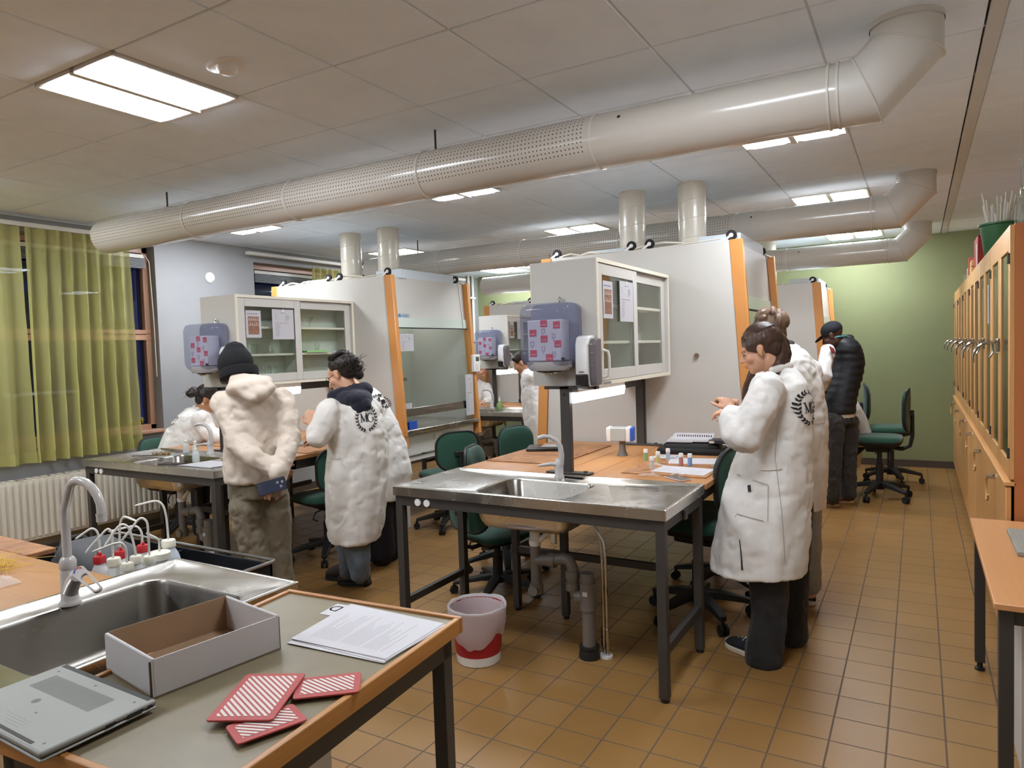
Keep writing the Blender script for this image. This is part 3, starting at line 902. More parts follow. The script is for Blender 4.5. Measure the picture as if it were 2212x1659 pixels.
def towel_dispenser(label):
    t = thing('towel_dispenser', label, 'dispenser', (-1.80, 3.62, 1.49), group='blue paper towel dispensers')
    pr = MB()
    rr = rrect(-.155, 0, .155, .36, .05, 6)
    def ring(y, s, dz=0): return [Vector((x*s, y, (z-.18)*s+.18+dz)) for x, z in rr]
    MB().loft([ring(0, 1), ring(-.03, 1)], True, True).build('back_plate', mat('dispenser_grey', '#8a8c9c', rough=.35), t, angle=30)
    MB().loft([ring(-.03, 1.0), ring(-.12, 1.0), ring(-.15, .985), ring(-.175, .95), ring(-.187, .88), ring(-.19, .7)], False, True).build('cover', DISPB, t, angle=70)
    pk = MB().box(-.115, -.15, .035, .095, -.04, .265).build('towel_pack', WRAP, t, bev=.006)
    sq = MB()
    for x, z in ((-.1, .175), (-.03, .14), (-.1, .06), (-.03, .225), (.05, .215), (.055, .11), (.0, .035)):
        sq.box(x, -.1525, z, x+.042, -.1508, z+.038)
    sq.build('red_squares', REDP, pk, w=False, smooth=False)
    v, f = text_geo('katrin', .0125)
    lt = MB()
    for x, z in ((-.1, .175), (-.03, .14), (-.1, .06), (-.03, .225), (.05, .215), (.055, .11), (.0, .035)):
        lt.add([Vector((x+.021-p.x, -.1528, z+.012-p.y)) for p in v], f)
    lt.build('lettering', mat('white_print', '#e3d6d8', rough=.6), pk, smooth=False)
    ln = MB()
    for x, z in ((-.095, .12), (-.025, .19), (-.025, .09), (.04, .16), (.04, .06)):
        ln.box(x, -.152, z, x+.02, -.1508, z+.002).box(x, -.152, z+.024, x+.02, -.1508, z+.026).box(x, -.152, z, x+.002, -.1508, z+.026).box(x+.018, -.152, z, x+.02, -.1508, z+.026).box(x+.008, -.152, z-.014, x+.01, -.1508, z)
    ln.build('printed_marks', mat('lilac_ink', '#9a6f82', rough=.7), pk, smooth=False)
    MB().lathe((0, -.11, .0), [(.0, -.016), (.1, -.02), (.118, .0), (.12, .03), (0, .032)], 28, Matrix.Diagonal((1.15, .72, 1))).build('bottom_tray', mat('tray_grey', '#a9a6a6', rough=.3), t)
    MB().lathe((0, -.115, -.022), [(.07, .004), (.072, -.004), (.05, -.008), (0, -.009)], 24, Matrix.Diagonal((1.1, .55, 1))).build('mouth', BLACKP, t)
    rn = random.Random(4); c = MB()
    for k in range(12):
        a = rn.uniform(0, 6.28); r = rn.uniform(.0, .05)
        c.ell((r*cos(a)*1.2, -.12+r*sin(a)*.5, -.033+rn.uniform(-.006, .006)), (.016, .01, .008), Matrix.Rotation(a, 3, 'Z'), 8, 5)
    c.build('torn_towel', mat('crumpled_foil', '#c9c2b4', rough=.3, metal=.5), t)
    MB().tube([(.03, -.02, .36), (.03, -.02, .375), (.022, -.02, .388), (.03, -.02, .396), (.038, -.02, .388), (.03, -.02, .375)], .004, 8).build('key', CHROME, t)
    MB().cyl((.12, -.17, .045), (.12, -.188, .045), .009, n=12).build('lock', BLACKP, t)
    return t
def soap_dispenser(label):
    t = thing('soap_dispenser', label, 'dispenser', (-1.585, 3.62, 1.372), group='white soap dispensers')
    def prof(x): return [(-.0, 0), (-.09, .0), (-.105, .02), (-.112, .12), (-.108, .24), (-.09, .278), (-.06, .288), (0, .288)]
    p = prof(0)
    MB().prism([(y, z) for y, z in p if z >= 0], 'x', -.058, .02).build('front_shell', mat('gloss_white', '#e4e2df', rough=.2, coat=.4), t, bev=.008, angle=50)
    MB().prism([(0, .01), (-.08, .01), (-.092, .05), (-.095, .24), (-.07, .27), (0, .27)], 'x', .02, .057).build('side_window', mat('smoky_side', '#6b6468', rough=.25), t, bev=.006)
    MB().prism([(-.02, -.012), (-.095, -.008), (-.113, .01), (-.117, .075), (-.05, .075)], 'x', -.056, .018).build('push_plate', mat('gloss_black', '#1d1c1c', rough=.3), t, bev=.006)
    MB().box(-.035, -.1145, .085, -.005, -.1115, .092).build('mark', INK, t, smooth=False)
    for z in (.12, .19): MB().box(.022, -.0962, z, .05, -.094, z+.003).build('level_line', INK, t, smooth=False)
    return t
def printed_sheet(name, label, cat, loc, wy, hz, seed, photo=False, axis='x', group=None, rz=0.):
    """a sheet taped flat to a pane, facing +x, with lines of print or a picture"""
    t = thing(name, label, cat, loc, rz, group)
    MB().box(-.001, -wy/2, -hz, .0, wy/2, 0).build('sheet', PAPER, t, smooth=False)
    r = random.Random(seed); p = MB()
    if photo:
        p.box(0, -wy*.36, -hz*.88, .0006, wy*.36, -hz*.22)
        p.build('picture', mat('picture_brown', '#8a6350', rough=.5, var=.25, vscale=25), t, smooth=False)
        q = MB()
        for z in (.36, .55): q.box(.0006, -wy*.34, -hz*z, .001, wy*.34, -hz*(z-.022))
        for k in range(9):
            y = -wy*.3+k*wy*.068; z = .55 if k % 2 else .36
            q.box(.0006, y, -hz*(z-.03), .001, y+wy*.045, -hz*(z-.03-.06*r.uniform(.7, 1.5)))
        q.build('picture_detail', mat('picture_pale', '#b9a9a3', rough=.5), t, smooth=False)
        MB().box(.0, -wy*.42, -hz*.14, .0008, wy*.3, -hz*.11).build('caption', INK, t, smooth=False)
    else:
        p.box(0, -wy*.12, -hz*.125, .0007, wy*.12, -hz*.108)
        for k in range(4): p.box(0, -wy*.38, -hz*(.17+.05*k), .0007, -wy*.28, -hz*(.162+.05*k))
        for k in range(8): p.box(0, wy*.12, -hz*(.2+.024*k), .0007, wy*.12+wy*r.uniform(.08, .2), -hz*(.19+.024*k))
        p.box(0, -wy*.4, -hz*.46, .0007, wy*.25, -hz*.445)
        for k in range(9): p.box(0, -wy*.36, -hz*(.52+.047*k), .0007, -wy*.36+wy*r.uniform(.14, .24), -hz*(.507+.047*k))
        p.build('print', INK, t, smooth=False)
        MB().box(0, -wy*.02, -hz*.075, .002, wy*.04, .002).build('clip', WPLAST, t, smooth=False)
    return t

fr = upright_frame('dark upright frame holding the wall cabinet of the middle table')
cb = wall_cabinet('white wall cabinet with glass doors over the middle table, right of the hanging blue dispenser')
bl = bench_lamp('lit tube lamp under the near white wall cabinet')
td = towel_dispenser('large blue towel dispenser on the end of the middle wall cabinet')
sd = soap_dispenser('white soap dispenser with black push plate on the end of the middle wall cabinet')
offL = Vector((-2.985, -.035, 0)); off2 = Vector((-2.98, 4.05, -.01))
def L_(o, v=offL): return tuple(Vector(o.location)+v)
dup(fr, L_(fr), label='dark upright frame on the left table, behind the beanie')
cbL = dup(cb, L_(cb), label='white wall cabinet full of glassware over the left table')
dup(bl, L_(bl), label='lit tube lamp under the cabinet between the hoodie and the navy hood')
dup(td, (-4.78, 3.585, 1.515), label='blue towel dispenser near the window, left of the black beanie')
dup(sd, (-4.555, 3.585, 1.41), label='soap dispenser partly covered by the black beanie')
fr2 = dup(fr, L_(fr, off2), label='dark upright frame of the distant table'); fr2.scale = (1, .55, 1)
cb2 = dup(cb, L_(cb, off2), label='small distant white wall cabinet before the green wall'); cb2.scale = (1, .62, .95)
bl2 = dup(bl, (-4.7, 8.05, 1.32), label='lit tube lamp far back above the black bag')
dup(td, (-4.76, 7.66, 1.50), label='small distant blue towel dispenser')
dup(sd, (-4.55, 7.66, 1.385), label='small distant soap dispenser')

SX = -1.757+.2055
pg = 'pictures taped to the cabinet glass'; ng = 'printed notices taped to the cabinet glass'
for (x, y, z, s, where) in ((SX, 3.62, 1.377, 1, 'middle wall cabinet'), (SX-2.985, 3.585, 1.377, 1.0, 'left wall cabinet'), (SX-2.98, 7.67, 1.37, .75, 'distant wall cabinet')):
    a = printed_sheet('picture_sheet', 'white sheet with a brown photograph on the glass of the '+where, 'notice', (x+.001, y+.167*s+.0, z+.595), .146*s, .215, 3, True, group=pg)
    b = printed_sheet('printed_notice', 'printed white notice beside the brown picture on the '+where, 'notice', (x+.001, y+.465*s, z+.612), .225*s, .245, 5, group=ng)
FILLGLOW = lamp('added_fill_glow', '#f4f7f8', 7.0)  # emitter added to lighten the dark fume cupboard interiors
# ------------------------------------------------------------------ fume cupboards
def fume_cupboard(label):
    t = thing('fume_cupboard', label, 'fume cupboard', (-1.81, 4.955, 0), group='white fume cupboards with orange edges')
    zt, zb, L = 2.30, .74, 1.235
    def hw(z): return .775 + (zt-z)/(zt-.9)*.082
    for y in (0, L-.03):
        a = .075
        MB().prism([(-hw(zb)+a, zb), (hw(zb)-a, zb), (hw(zt)-a, zt), (-hw(zt)+a, zt)], 'y', y, y+.03).build('side_panel', LAMI, t, smooth=False)
        for s in (-1, 1):
            MB().prism([(s*hw(zb), zb), (s*(hw(zb)-.088), zb), (s*(hw(zt)-.088), zt+.004), (s*hw(zt), zt+.004)], 'y', y-.008, y+.042).build('edge_trim', OAKT, t, bev=.004, seg=1)
    def slab(z0, z1, d0, d1, y0, y1, s):
        """a board lying in the sloping front face"""
        a = [(s*(hw(z0)-d0), z0), (s*(hw(z0)-d1), z0), (s*(hw(z1)-d1), z1), (s*(hw(z1)-d0), z1)]
        return MB().prism(a, 'y', y0, y1)
    y0, y1 = .043, L-.043
    for s in (-1, 1):
        slab(1.92, zt-.005, .055, .075, y0, y1, s).build('fascia', LAMI, t, smooth=False)
        slab(1.83, 1.925, .04, .056, y0, y1, s).build('sash_head', mat('pale_green_glass', '#c3cbbf', rough=.2), t, smooth=False)
        slab(1.825, 1.834, .035, .06, y0, y1, s).build('sash_seal', BLACKF, t, smooth=False)
        slab(1.09, 1.826, .046, .052, y0, y1, s).build('sash', HGLASS, t, smooth=False)
        h = slab(1.015, 1.092, .03, .056, y0, y1, s)
        h.build('sash_handle', STEELB, t, bev=.004)
        xx = s*(hw(1.05)-.02)
        MB().box(xx-.012, .38, 1.05, xx+.012, .8, 1.058).build('grip', CHROME, t, smooth=False)
        xw = s*(hw(.88)+.012); xi = s*.3
        MB().box(min(xw, xi), .03, .862, max(xw, xi), L-.03, .9).build('worktop_edge', STEEL, t, bev=.006)
        sp = MB().box(min(s*.79, s*.81), .06, .66, max(s*.79, s*.81), L-.06, .858).build('socket_panel', PAINTW, t, smooth=False)
        for y in (.5, .66, .9):
            MB().box(min(s*.81, s*.818), y, .715, max(s*.81, s*.818), y+.1 if y < .8 else y+.2, .825).build('socket', CREAM, sp, bev=.003)
        for y in (.06, L-.1):
            MB().box(s*.78-.02, y, 0, s*.78+.02, y+.04, .66).build('leg', PAINTW, t, bev=.003)
        MB().box(s*.78-.015, .1, .6, s*.78+.015, L-.1, .64).build('stretcher', PAINTW, t, smooth=False)
        MB().box(s*.3-.012, .55, .9, s*.3+.012, .575, 1.86).build('stand_rod', GREYPIPE, t, smooth=False)
        MB().tube([(s*.03, .3, 1.3), (s*.07, .3, 1.3), (s*.13, .3, 1.3), (s*.17, .3, 1.29), (s*.18, .3, 1.26)], [.035, .012, .01, .011, .012], 12).build('gas_outlet', CHROME, t)
        MB().box(s*.36-.02, .6, 1.32, s*.36+.02, .65, 1.35).build('clamp', GREYPIPE, t, smooth=False)
        wire = MB().tube([(s*(hw(zt)-.05), .05, zt+.05), (s*(hw(1.84)-.035), .065, 1.84)], .0022, 5)
        wire.tube([(s*(hw(zt)-.05), L-.14, zt+.05), (s*(hw(1.84)-.035), L-.12, 1.84)], .0022, 5)
        wire.build('sash_wire', DARKM, t)
    MB().box(-.3, .03, .862, .3, L-.03, .898).build('worktop', mat('grey_worktop', '#77766f', rough=.4), t, smooth=False)
    MB().box(-.03, .03, .9, .03, L-.03, 2.26).build('back_panel', CABI, t, smooth=False)
    MB().box(-.69, .03, 2.25, .69, L-.03, 2.27).build('roof', LAMI, t, smooth=False)
    MB().box(-.7, .06, 2.27, -.3, .5, 2.30).box(.1, .1, 2.27, .55, 1.1, 2.30).build('roof_deck', LAMI, t, smooth=False)
    MB().box(.42, .2, 2.27, .72, L-.2, 2.375).build('damper_box', mat('pale_blue_box', '#c8ced2', rough=.5), t, bev=.003)
    MB().box(-.42, .12, 2.3, -.12, .3, 2.345).build('control_box', MATS['pale_blue_box'], t, bev=.003)
    MB().box(-.35, .2, 2.225, -.12, L-.2, 2.245).build('added_fill_light', FILLGLOW, t, smooth=False)  # added glowing strips under the roof, only there to brighten the inside
    MB().box(.12, .2, 2.225, .35, L-.2, 2.245).build('added_fill_light', FILLGLOW, t, smooth=False)
    for x, y in ((-.665, .06), (-.04, .05), (.1, .05), (.69, .05), (.69, L-.12)):
        p = MB().cyl((x, y-.008, 2.34), (x, y+.008, 2.34), .036, n=24).build('pulley', BLACKF, t)
        MB().cyl((x, y-.011, 2.34), (x, y+.011, 2.34), .015, n=16).bar((x, y-.013, 2.34), (x-.05, y-.013, 2.305), .016, .006, (0, 1, 0)).build('pulley_bracket', WPLAST, p)
    c = MB()
    c.tube([(-.64, .05, 2.31), (-.55, .06, 2.33), (-.48, .1, 2.315), (-.4, .08, 2.33), (-.3, .06, 2.31)], .009, 7)
    c.tube([(-.04, .05, 2.31), (.08, .06, 2.335), (.2, .08, 2.345), (.32, .1, 2.33), (.38, .12, 2.3)], .008, 7)
    c.tube([(-.6, .12, 2.31), (-.3, .1, 2.32), (.1, .1, 2.31), (.6, .1, 2.33)], .005, 6)
    c.tube([(.65, L-.3, 2.32), (.62, L-.2, 2.34), (.68, L-.1, 2.33), (.76, L-.06, 2.29)], .006, 6)
    c.build('cable', mat('cable_cream', '#d8d0c0', rough=.5), t)
    c = MB()
    for k in range(4): c.box(-.72+k*.03, .04, .0+2.30, -.7+k*.03, .06, 2.31)
    c.build('terminal_strip', WPLAST, t, smooth=False)
    return t
fc = fume_cupboard('large white fume cupboard behind the middle table, its flank with a small round knob')
fcL = dup(fc, (-4.835, 4.885, 0), label='fume cupboard with the closed glass sash facing us behind the navy hooded person')
fc2R = dup(fc, (-1.715, 8.48, 0), label='far fume cupboard seen beyond the person in the black vest'); fc2R.scale = (1, 1, .972)
fc2L = dup(fc, (-4.66, 8.58, 0), label='far fume cupboard low against the green wall behind the distant cabinet'); fc2L.scale = (1, 1, .975)
MB_ = MB().cyl((0, 0, 0), (0, -.012, 0), .017, n=24)
k = tag(MB_.build('flank_knob', mat('brown_knob', '#7a6452', rough=.4)), 'small brown round plug in the white flank of the right fume cupboard', 'plug')
k.location = (-1.363, 4.955, 1.512)
# devices and notices fixed to the left fume cupboard
def hwx(z): return -4.835 + .775 + (2.30-z)/1.4*.082
t = thing('control_panel', 'small white digital control unit on the orange edge of the left fume cupboard', 'control unit', (hwx(1.47)+.004, 6.1, 1.47))
MB().box(-.0, -.06, -.09, .03, .06, .09).build('case', WPLAST, t, bev=.005)
MB().box(.03, -.02, .02, .031, .04, .065).build('screen', mat('lcd', '#4b5048', rough=.2), t, smooth=False)
for a in range(2):
    for b in range(3): MB().cyl((.03, -.02+a*.03, -.02-b*.02), (.032, -.02+a*.03, -.02-b*.02), .006, n=10).build('button', mat('button_grey', '#a9a9a5'), t)
printed_sheet('safety_sheet', 'tall narrow printed safety sheet hanging at the far edge of the left fume cupboard', 'notice', (hwx(1.3)+.0, 5.98, 1.36), .14, .42, 7)
printed_sheet('printed_card', 'white printed card at the top left of the glass sash', 'notice', (hwx(1.75)-.03, 5.06, 1.775), .2, .16, 9)
printed_sheet('name_card', 'tiny white card at the lower left of the glass sash', 'notice', (hwx(1.1)-.03, 5.0, 1.14), .1, .06, 11)
t = thing('company_label', 'small blue company label on the white fascia of the left fume cupboard', 'label', (hwx(1.9)-.05, 5.06, 1.985))
for s, sz, y, z in (('KEBO', .045, .03, -.045), ('INSPEKTION', .02, .03, .3)):
    v, f = text_geo(s, sz)
    MB().add([Vector((-.0055*0+.001+(-.0586*(p.y+z)), p.x+y, p.y+z)) for p in v], f).build('lettering', mat('label_blue', '#4b7fb0', rough=.5), t, smooth=False)
MB().cyl((.002, -.06, -.045), (.006, -.06, -.045), .02, n=16).build('emblem', MATS['label_blue'], t)
t = thing('blue_rack', 'small bright blue rack on the worktop of the left fume cupboard', 'rack', (-4.07, 5.06, .90))
RB = mat('rack_blue', '#1c4aa8', rough=.4)
for z in (0, .028, .056): MB().box(-.05, -.06, z, .05, .06, z+.012).build('plate', RB, t, bev=.002)
for a in (-.045, .045): MB().box(a-.004, -.055, 0, a+.004, .055, .068).build('upright', RB, t, smooth=False)

# exhaust pipes rising from the fume cupboards to the ceiling
EXH = mat('cream_enamel', '#d3cbbb', rough=.28, coat=.2)
def exhaust(x, y, label, z0=2.27, r=.105):
    t = thing('exhaust_pipe', label, 'pipe', (x, y, z0), group='cream exhaust pipes on the fume cupboards')
    MB().cyl((0, 0, 0), (0, 0, CEIL-z0), r, n=40).build('pipe', EXH, t)
    sm = MB()
    for k in range(4):
        z = .06+k*.14
        sm.tube([(r*1.004*cos(a*pi/18), r*1.004*sin(a*pi/18), z+.1*a/36) for a in range(37) if z+.1*a/36 < CEIL-z0], .0028, 5, True)
    sm.build('seam', EXH, t)
exhaust(-1.985, 5.4, 'left of the two exhaust pipes on the fume cupboard behind the middle table')
exhaust(-1.50, 5.4, 'right of the two exhaust pipes on the fume cupboard behind the middle table')
exhaust(-4.99, 5.38, 'left exhaust pipe above the fume cupboard with the closed sash')
exhaust(-4.50, 5.38, 'right exhaust pipe above the fume cupboard with the closed sash')
exhaust(-1.60, 9.05, 'far exhaust pipe standing before the green wall', 2.2)

# ------------------------------------------------------------------ wall of wooden cabinets on the right
CHR = CHROME
def tall_cabinet(label, y0):
    W = .9695
    t = thing('tall_cabinet', label, 'cabinet', (.37, y0, 0), group='tall wooden cabinets along the right wall')
    MB().box(.02, 0, 0, .43, .02, 2.105).box(.02, W-.02, 0, .43, W, 2.105).build('side_panel', CABS, t, smooth=False)
    MB().box(.02, .02, 2.085, .43, W-.02, 2.105).box(.05, .02, 0, .43, W-.02, .08).box(.41, .02, .08, .43, W-.02, 2.085).build('carcass', CABW, t, smooth=False)
    for z in (1.25, 1.6): MB().box(.03, .02, z, .41, W-.02, z+.018).build('shelf', CABW, t, smooth=False)
    h = W/2
    for k in (0, 1):
        a, b = k*h+.002, (k+1)*h-.002
        st = .062
        f = MB()
        f.box(0, a, .90, .021, a+st, 2.10).box(0, b-st, .90, .021, b, 2.10).box(0, a+st, .90, .021, b-st, .985).box(0, a+st, 1.985, .021, b-st, 2.10)
        d = f.build('glass_door', CABW, t, bev=.002, seg=1)
        MB().box(.008, a+st, .985, .012, b-st, 1.985).build('door_pane', clear_glass('frosted_pane', (175, 185, 160), 1.0, .12), d, smooth=False)
        MB().box(.02, a+st-.01, .97, .026, b-st+.01, 2.0).build('pane_backing', mat('pane_backing', '#8f967c', rough=.5), d, smooth=False)
        y = h-.035 if k == 0 else h+.035
        MB().box(-.012, y-.012, 1.5, 0, y+.012, 1.57).build('lock_plate', CHR, d, bev=.002)
        if k == 0:
            p = [(-.01, y, 1.545), (-.04, y, 1.55), (-.075, y, 1.545), (-.105, y, 1.52), (-.12, y, 1.48), (-.115, y, 1.445)]
            MB().tube(p, [.009, .008, .009, .009, .007, .004], 10).build('hook_handle', CHR, d)
            MB().tube([(-.035, y, 1.55), (-.03, y, 1.5), (-.045, y, 1.47)], .006, 8).build('hook_prong', CHR, d)
            MB().cyl((-.022, y-.04, 1.556), (-.022, y+.13, 1.556), .007, n=10).build('latch_bar', CHR, d)
        for z in (1.0, 1.92):
            MB().cyl((-.004, a+.002 if k == 0 else b-.002, z), (-.004, a+.002 if k == 0 else b-.002, z+.05), .006, n=8).build('hinge', DARKM, d)
    MB().box(-.022, 0, .868, .03, W, .888).build('ledge', CABW, t, bev=.003)
    d = MB().box(-.014, .003, .08, .008, W-.003, .862).build('lower_door', CABW, t, bev=.002, seg=1)
    MB().tube([Vector((-.05, W*.55, .755))+Vector((0, 0, 0))+Vector((-.0, .055*cos(a*pi/8), .065*sin(a*pi/8))) for a in range(-7, 5)], .006, 8).build('ring_pull', mat('pale_wood_pull', '#c9a06a', rough=.35), d)
    MB().cyl((-.014, W*.55, .82), (-.052, W*.55, .82), .013, n=14).build('pull_stud', CHR, d)
    return t
names_ = ['nearest tall wooden cabinet at the right edge of the picture', 'second tall wooden cabinet from the right edge, with a paper inside its pane', 'third tall wooden cabinet from the right edge', 'fourth tall wooden cabinet from the right edge', 'fifth tall wooden cabinet from the right edge', 'last tall wooden cabinet, touching the green wall']
tc = tall_cabinet(names_[0], 4.022)
for i in range(1, 6): dup(tc, (.37, 4.022+.9695*i, 0), label=names_[i])
printed_sheet('pinned_list', 'narrow white paper on the pane of the second tall cabinet', 'notice', (.376, 5.28, 1.9), .1, .24, 13, rz=pi)
# ------------------------------------------------------------------ foreground: long sink bench, beech table, desk
t = thing('sink_bench', 'big steel sink bench in the lower left corner with the tall grey tap', 'sink bench', (-2.345, .55, 0), group='steel sink benches')
FW, FD = .625, 1.0
hole = (.115, .26, .575, .845)
# long side runs away from the camera
STEELB = steel('basin_steel_dark_reflection', '#77736c', rough=.33, var=.1, vscale=3)  # darker base colour stands in for the dark reflections in this basin
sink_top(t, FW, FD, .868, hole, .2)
bench_frame(t, FW, FD, .868)
b = MB().lathe((.105, .57, .862), [(.031, 0), (.031, .005), (.027, .012), (.0245, .018), (.0225, .1), (.021, .108), (.0235, .112), (.0235, .132), (.019, .142), (.0155, .146), (.0, .147)], 28)
tp = b.build('tap', TAPW, t)
tb_ = Vector((-2.24, 1.12, 0))
pp = [Vector((-2.24, 1.12, z)) for z in (1.0, 1.08, 1.15)] + [at(x, y, d) for x, y, d in ((148, 1062, 2.1), (152, 1047, 2.1), (161, 1039, 2.095), (173, 1038, 2.09), (186, 1043, 2.085), (199, 1054, 2.08), (210, 1070, 2.075), (217, 1088, 2.07), (219, 1104, 2.07), (219, 1112, 2.07))]
MB().tube(pp, .0128, 18).build('spout', TAPW, tp, w=True)
ne = at(219, 1112, 2.07)
MB().cyl(ne+Z_*.004, ne-Z_*.02, .0142, n=20).cyl(ne+Z_*.004, ne-Z_*.001, .0152, n=20).build('nozzle', TAPW, tp, w=True)
MB().tube([at(152, 1278, 2.08), at(158, 1258, 2.07), at(166, 1243, 2.05)], [.0215, .0215, .0195], 20).build('cartridge', TAPW, tp, w=True)
lv = MB(); lo_ = at(171, 1236, 2.03)-Vector((-2.345, .55, 0)); lx_ = (at(216, 1277, 2.0)-at(171, 1236, 2.03)); LL_ = lx_.length; lx_.normalize(); lz_ = (-B_*.75+Z_*.7+A_*.1); lz_ = (lz_-lx_*lz_.dot(lx_)).normalized(); LV = Matrix((lx_, lz_.cross(lx_), lz_)).transposed().to_4x4(); LV.translation = lo_
def lever_shape(z):
    o = [(-.016*cos(radians(a)), .0185*sin(radians(a))) for a in range(-80, 81, 20)] + [(LL_-.012+.012*cos(radians(a)), .0125*sin(radians(a))) for a in range(80, -81, -20)]
    i = [(.026-.007*cos(radians(a)), .0095*sin(radians(a))) for a in range(-80, 81, 20)] + [(LL_-.013+.006*cos(radians(a)), .0065*sin(radians(a))) for a in range(80, -81, -20)]
    return [LV @ Vector((x, y, z)) for x, y in o], [LV @ Vector((x, y, z)) for x, y in i]
oa, ia = lever_shape(-.006); ob, ib = lever_shape(.006)
n = len(oa)
lv.v = oa+ia+ob+ib
for j in range(n):
    k = (j+1) % n
    lv.f += [(j, k, n+k, n+j), (2*n+j, 3*n+j, 3*n+k, 2*n+k), (j, 2*n+j, 2*n+k, k), (n+j, n+k, 3*n+k, 3*n+j)]
lv.build('lever', TAPW, tp, bev=.002)
for a0, a1, c in ((95, 175, '#b8322f'), (178, 262, '#2f3fa0')):
    q = MB()
    q.loft([[LV @ Vector((r*cos(radians(a0+(a1-a0)*k/8)), r*.95*sin(radians(a0+(a1-a0)*k/8)), .0068)) for k in range(9)] for r in (.009, .0135)], False, False, False)
    q.build('hot_mark' if c[1] == 'b' else 'cold_mark', mat('mark'+c, c), tp, smooth=False)

t = thing('beech_table', 'beech table at the left edge with yellow sticks on it', 'table', (-2.36, .3, 0))
MB().box(-1.9, 0, .838, 0, 1.03, .866).build('tabletop', BEECH, t, bev=.004)
MB().box(-1.9, .12, .74, -.06, .16, .838).box(-1.9, .9, .74, -.06, .94, .838).build('apron', DARKM, t, smooth=False)
for x in (-1.8, -.1):
    for y in (.1, .92): MB().box(x, y, 0, x+.04, y+.04, .838).build('leg', DARKM, t, smooth=False)
MB().box(-1.9, 1.031, .846, -.61, 1.145, .867).build('worn_end_leaf', MATW, t, bev=.004)
YEL = mat('yellow_sticks', '#cfa944', rough=.5)
rn = random.Random(8)
t = thing('yellow_sticks', 'loose heap of thin yellow wooden sticks on the beech table', 'sticks', (-2.86, 1.2, .868)); t['kind'] = 'stuff'
m = MB()
for k in range(70):
    a = rn.gauss(.1, .6); c = Vector((rn.gauss(-.03, .07), rn.gauss(0, .03), 0.002+k*.00018)); d = Vector((cos(a), sin(a), rn.uniform(-.02, .03)))*.085
    m.tube([c-d, c+d], .0009, 4)
for ob_ in [m.build('stick', YEL, t)]: ob_['kind'] = 'stuff'
t = thing('plastic_pouch', 'crumpled clear plastic pouch on the beech table edge of the picture', 'pouch', (-2.68, 1.1, .866))
g = [[(-.09+.018*i, -.06+.014*j, .004+.012*abs(sin(i*1.3+j*.9))*(1-abs(i-5)/6)) for j in range(9)] for i in range(11)]
MB().sheet(g).build('film', plastic_film('clear_film', '#e9e6e2', .25, .15), t)

# the desk with a wooden rim, set a little askew
DK = radians(4.2)
desk = thing('desk', 'desk with grey-beige top and raised wooden rim in the foreground', 'desk', (-1.694, 1.486, 0), DK)
DWd, DDp = .622, .86
DTOP = mat('linoleum', '#756a52', rough=.42, var=.1, vscale=7, bump=.03, bscale=60)
MB().box(.014, -DDp+.014, .84, DWd-.014, -.014, .866).build('desktop', DTOP, desk, smooth=False)
RIM = wood('rim_wood', '#8f5b27', '#b57f42', 'x', scale=9); RIMY = wood('rim_wood_long', '#8f5b27', '#b57f42', 'y', scale=9)
for y in (-.016, -DDp): MB().box(0, y, .83, DWd, y+.016, .873).build('rim', RIM, desk, bev=.003)
for x in (0, DWd-.016): MB().box(x, -DDp+.016, .83, x+.016, -.016, .873).build('rim', RIMY, desk, bev=.003)
MB().box(.02, -DDp+.03, .775, DWd-.02, -DDp+.06, .838).box(.02, -.06, .775, DWd-.02, -.03, .838).box(.02, -DDp+.06, .775, .05, -.06, .838).box(DWd-.05, -DDp+.06, .775, DWd-.02, -.06, .838).build('apron', DARKM, desk, smooth=False)
for x in (.02, DWd-.06):
    for y in (-DDp+.03, -.07): MB().box(x, y, 0, x+.04, y+.04, .83).build('leg', DARKM, desk, bev=.002)
MB().box(.02, -.45, .2, DWd-.02, -.42, .24).build('stretcher', RIM, desk, smooth=False)
t = thing('drawer_unit', 'white panel of a drawer unit below the desk', 'drawer unit', (-1.32, .98, 0), DK)
MB().box(-.17, -.2, .0, .1, .2, .72).build('body', LAMI, t, smooth=False)
MB().box(-.16, -.203, .4, .09, -.2, .68).build('drawer_front', LAMI, t, smooth=False)
DT = .8735
# shallow white cardboard tray
CARDW = mat('card_white', '#b9b5b4', rough=.75, bump=.05, bscale=200); CARDB = mat('card_brown', '#92765a', rough=.8, var=.05, vscale=12, bump=.06, bscale=150)
ax = Vector((-1.375+1.423, 1.173-.87, 0)); BL_ = ax.length; ba = atan2(ax.y, ax.x)
t = thing('cardboard_tray', 'open shallow white cardboard box, brown inside, by the big sink', 'box', (-1.423, .865, .867), ba)
Wb, Hb = .245, .085
def wallbox(x0, y0, x1, y1, nm, mt): return MB().box(x0, y0, 0, x1, y1, Hb).build(nm, mt, t, smooth=False)
MB().box(0, 0, 0, BL_, Wb, .004).build('bottom', CARDB, t, smooth=False)
for (x0, y0, x1, y1) in ((0, 0, BL_, .003), (0, Wb-.003, BL_, Wb)):
    MB().box(x0, y0, 0, x1, y1, Hb).build('long_side', CARDW, t, smooth=False)
for y in (.003, Wb-.005): MB().box(.008, y, .004, BL_-.008, y+.002, Hb+(.004 if y > .1 else -.001)).build('lining', CARDB, t, smooth=False)
for x0 in (0, BL_-.008): MB().box(x0, .0, 0, x0+.008, Wb, Hb+.003).build('end_flap', CARDW, t, bev=.003)
for x in (BL_, -.003): MB().box(x, .001, .0, x+.003, .006, Hb-.004).build('raw_edge', mat('raw_card', '#4f3d2d', rough=.9), t, smooth=False)
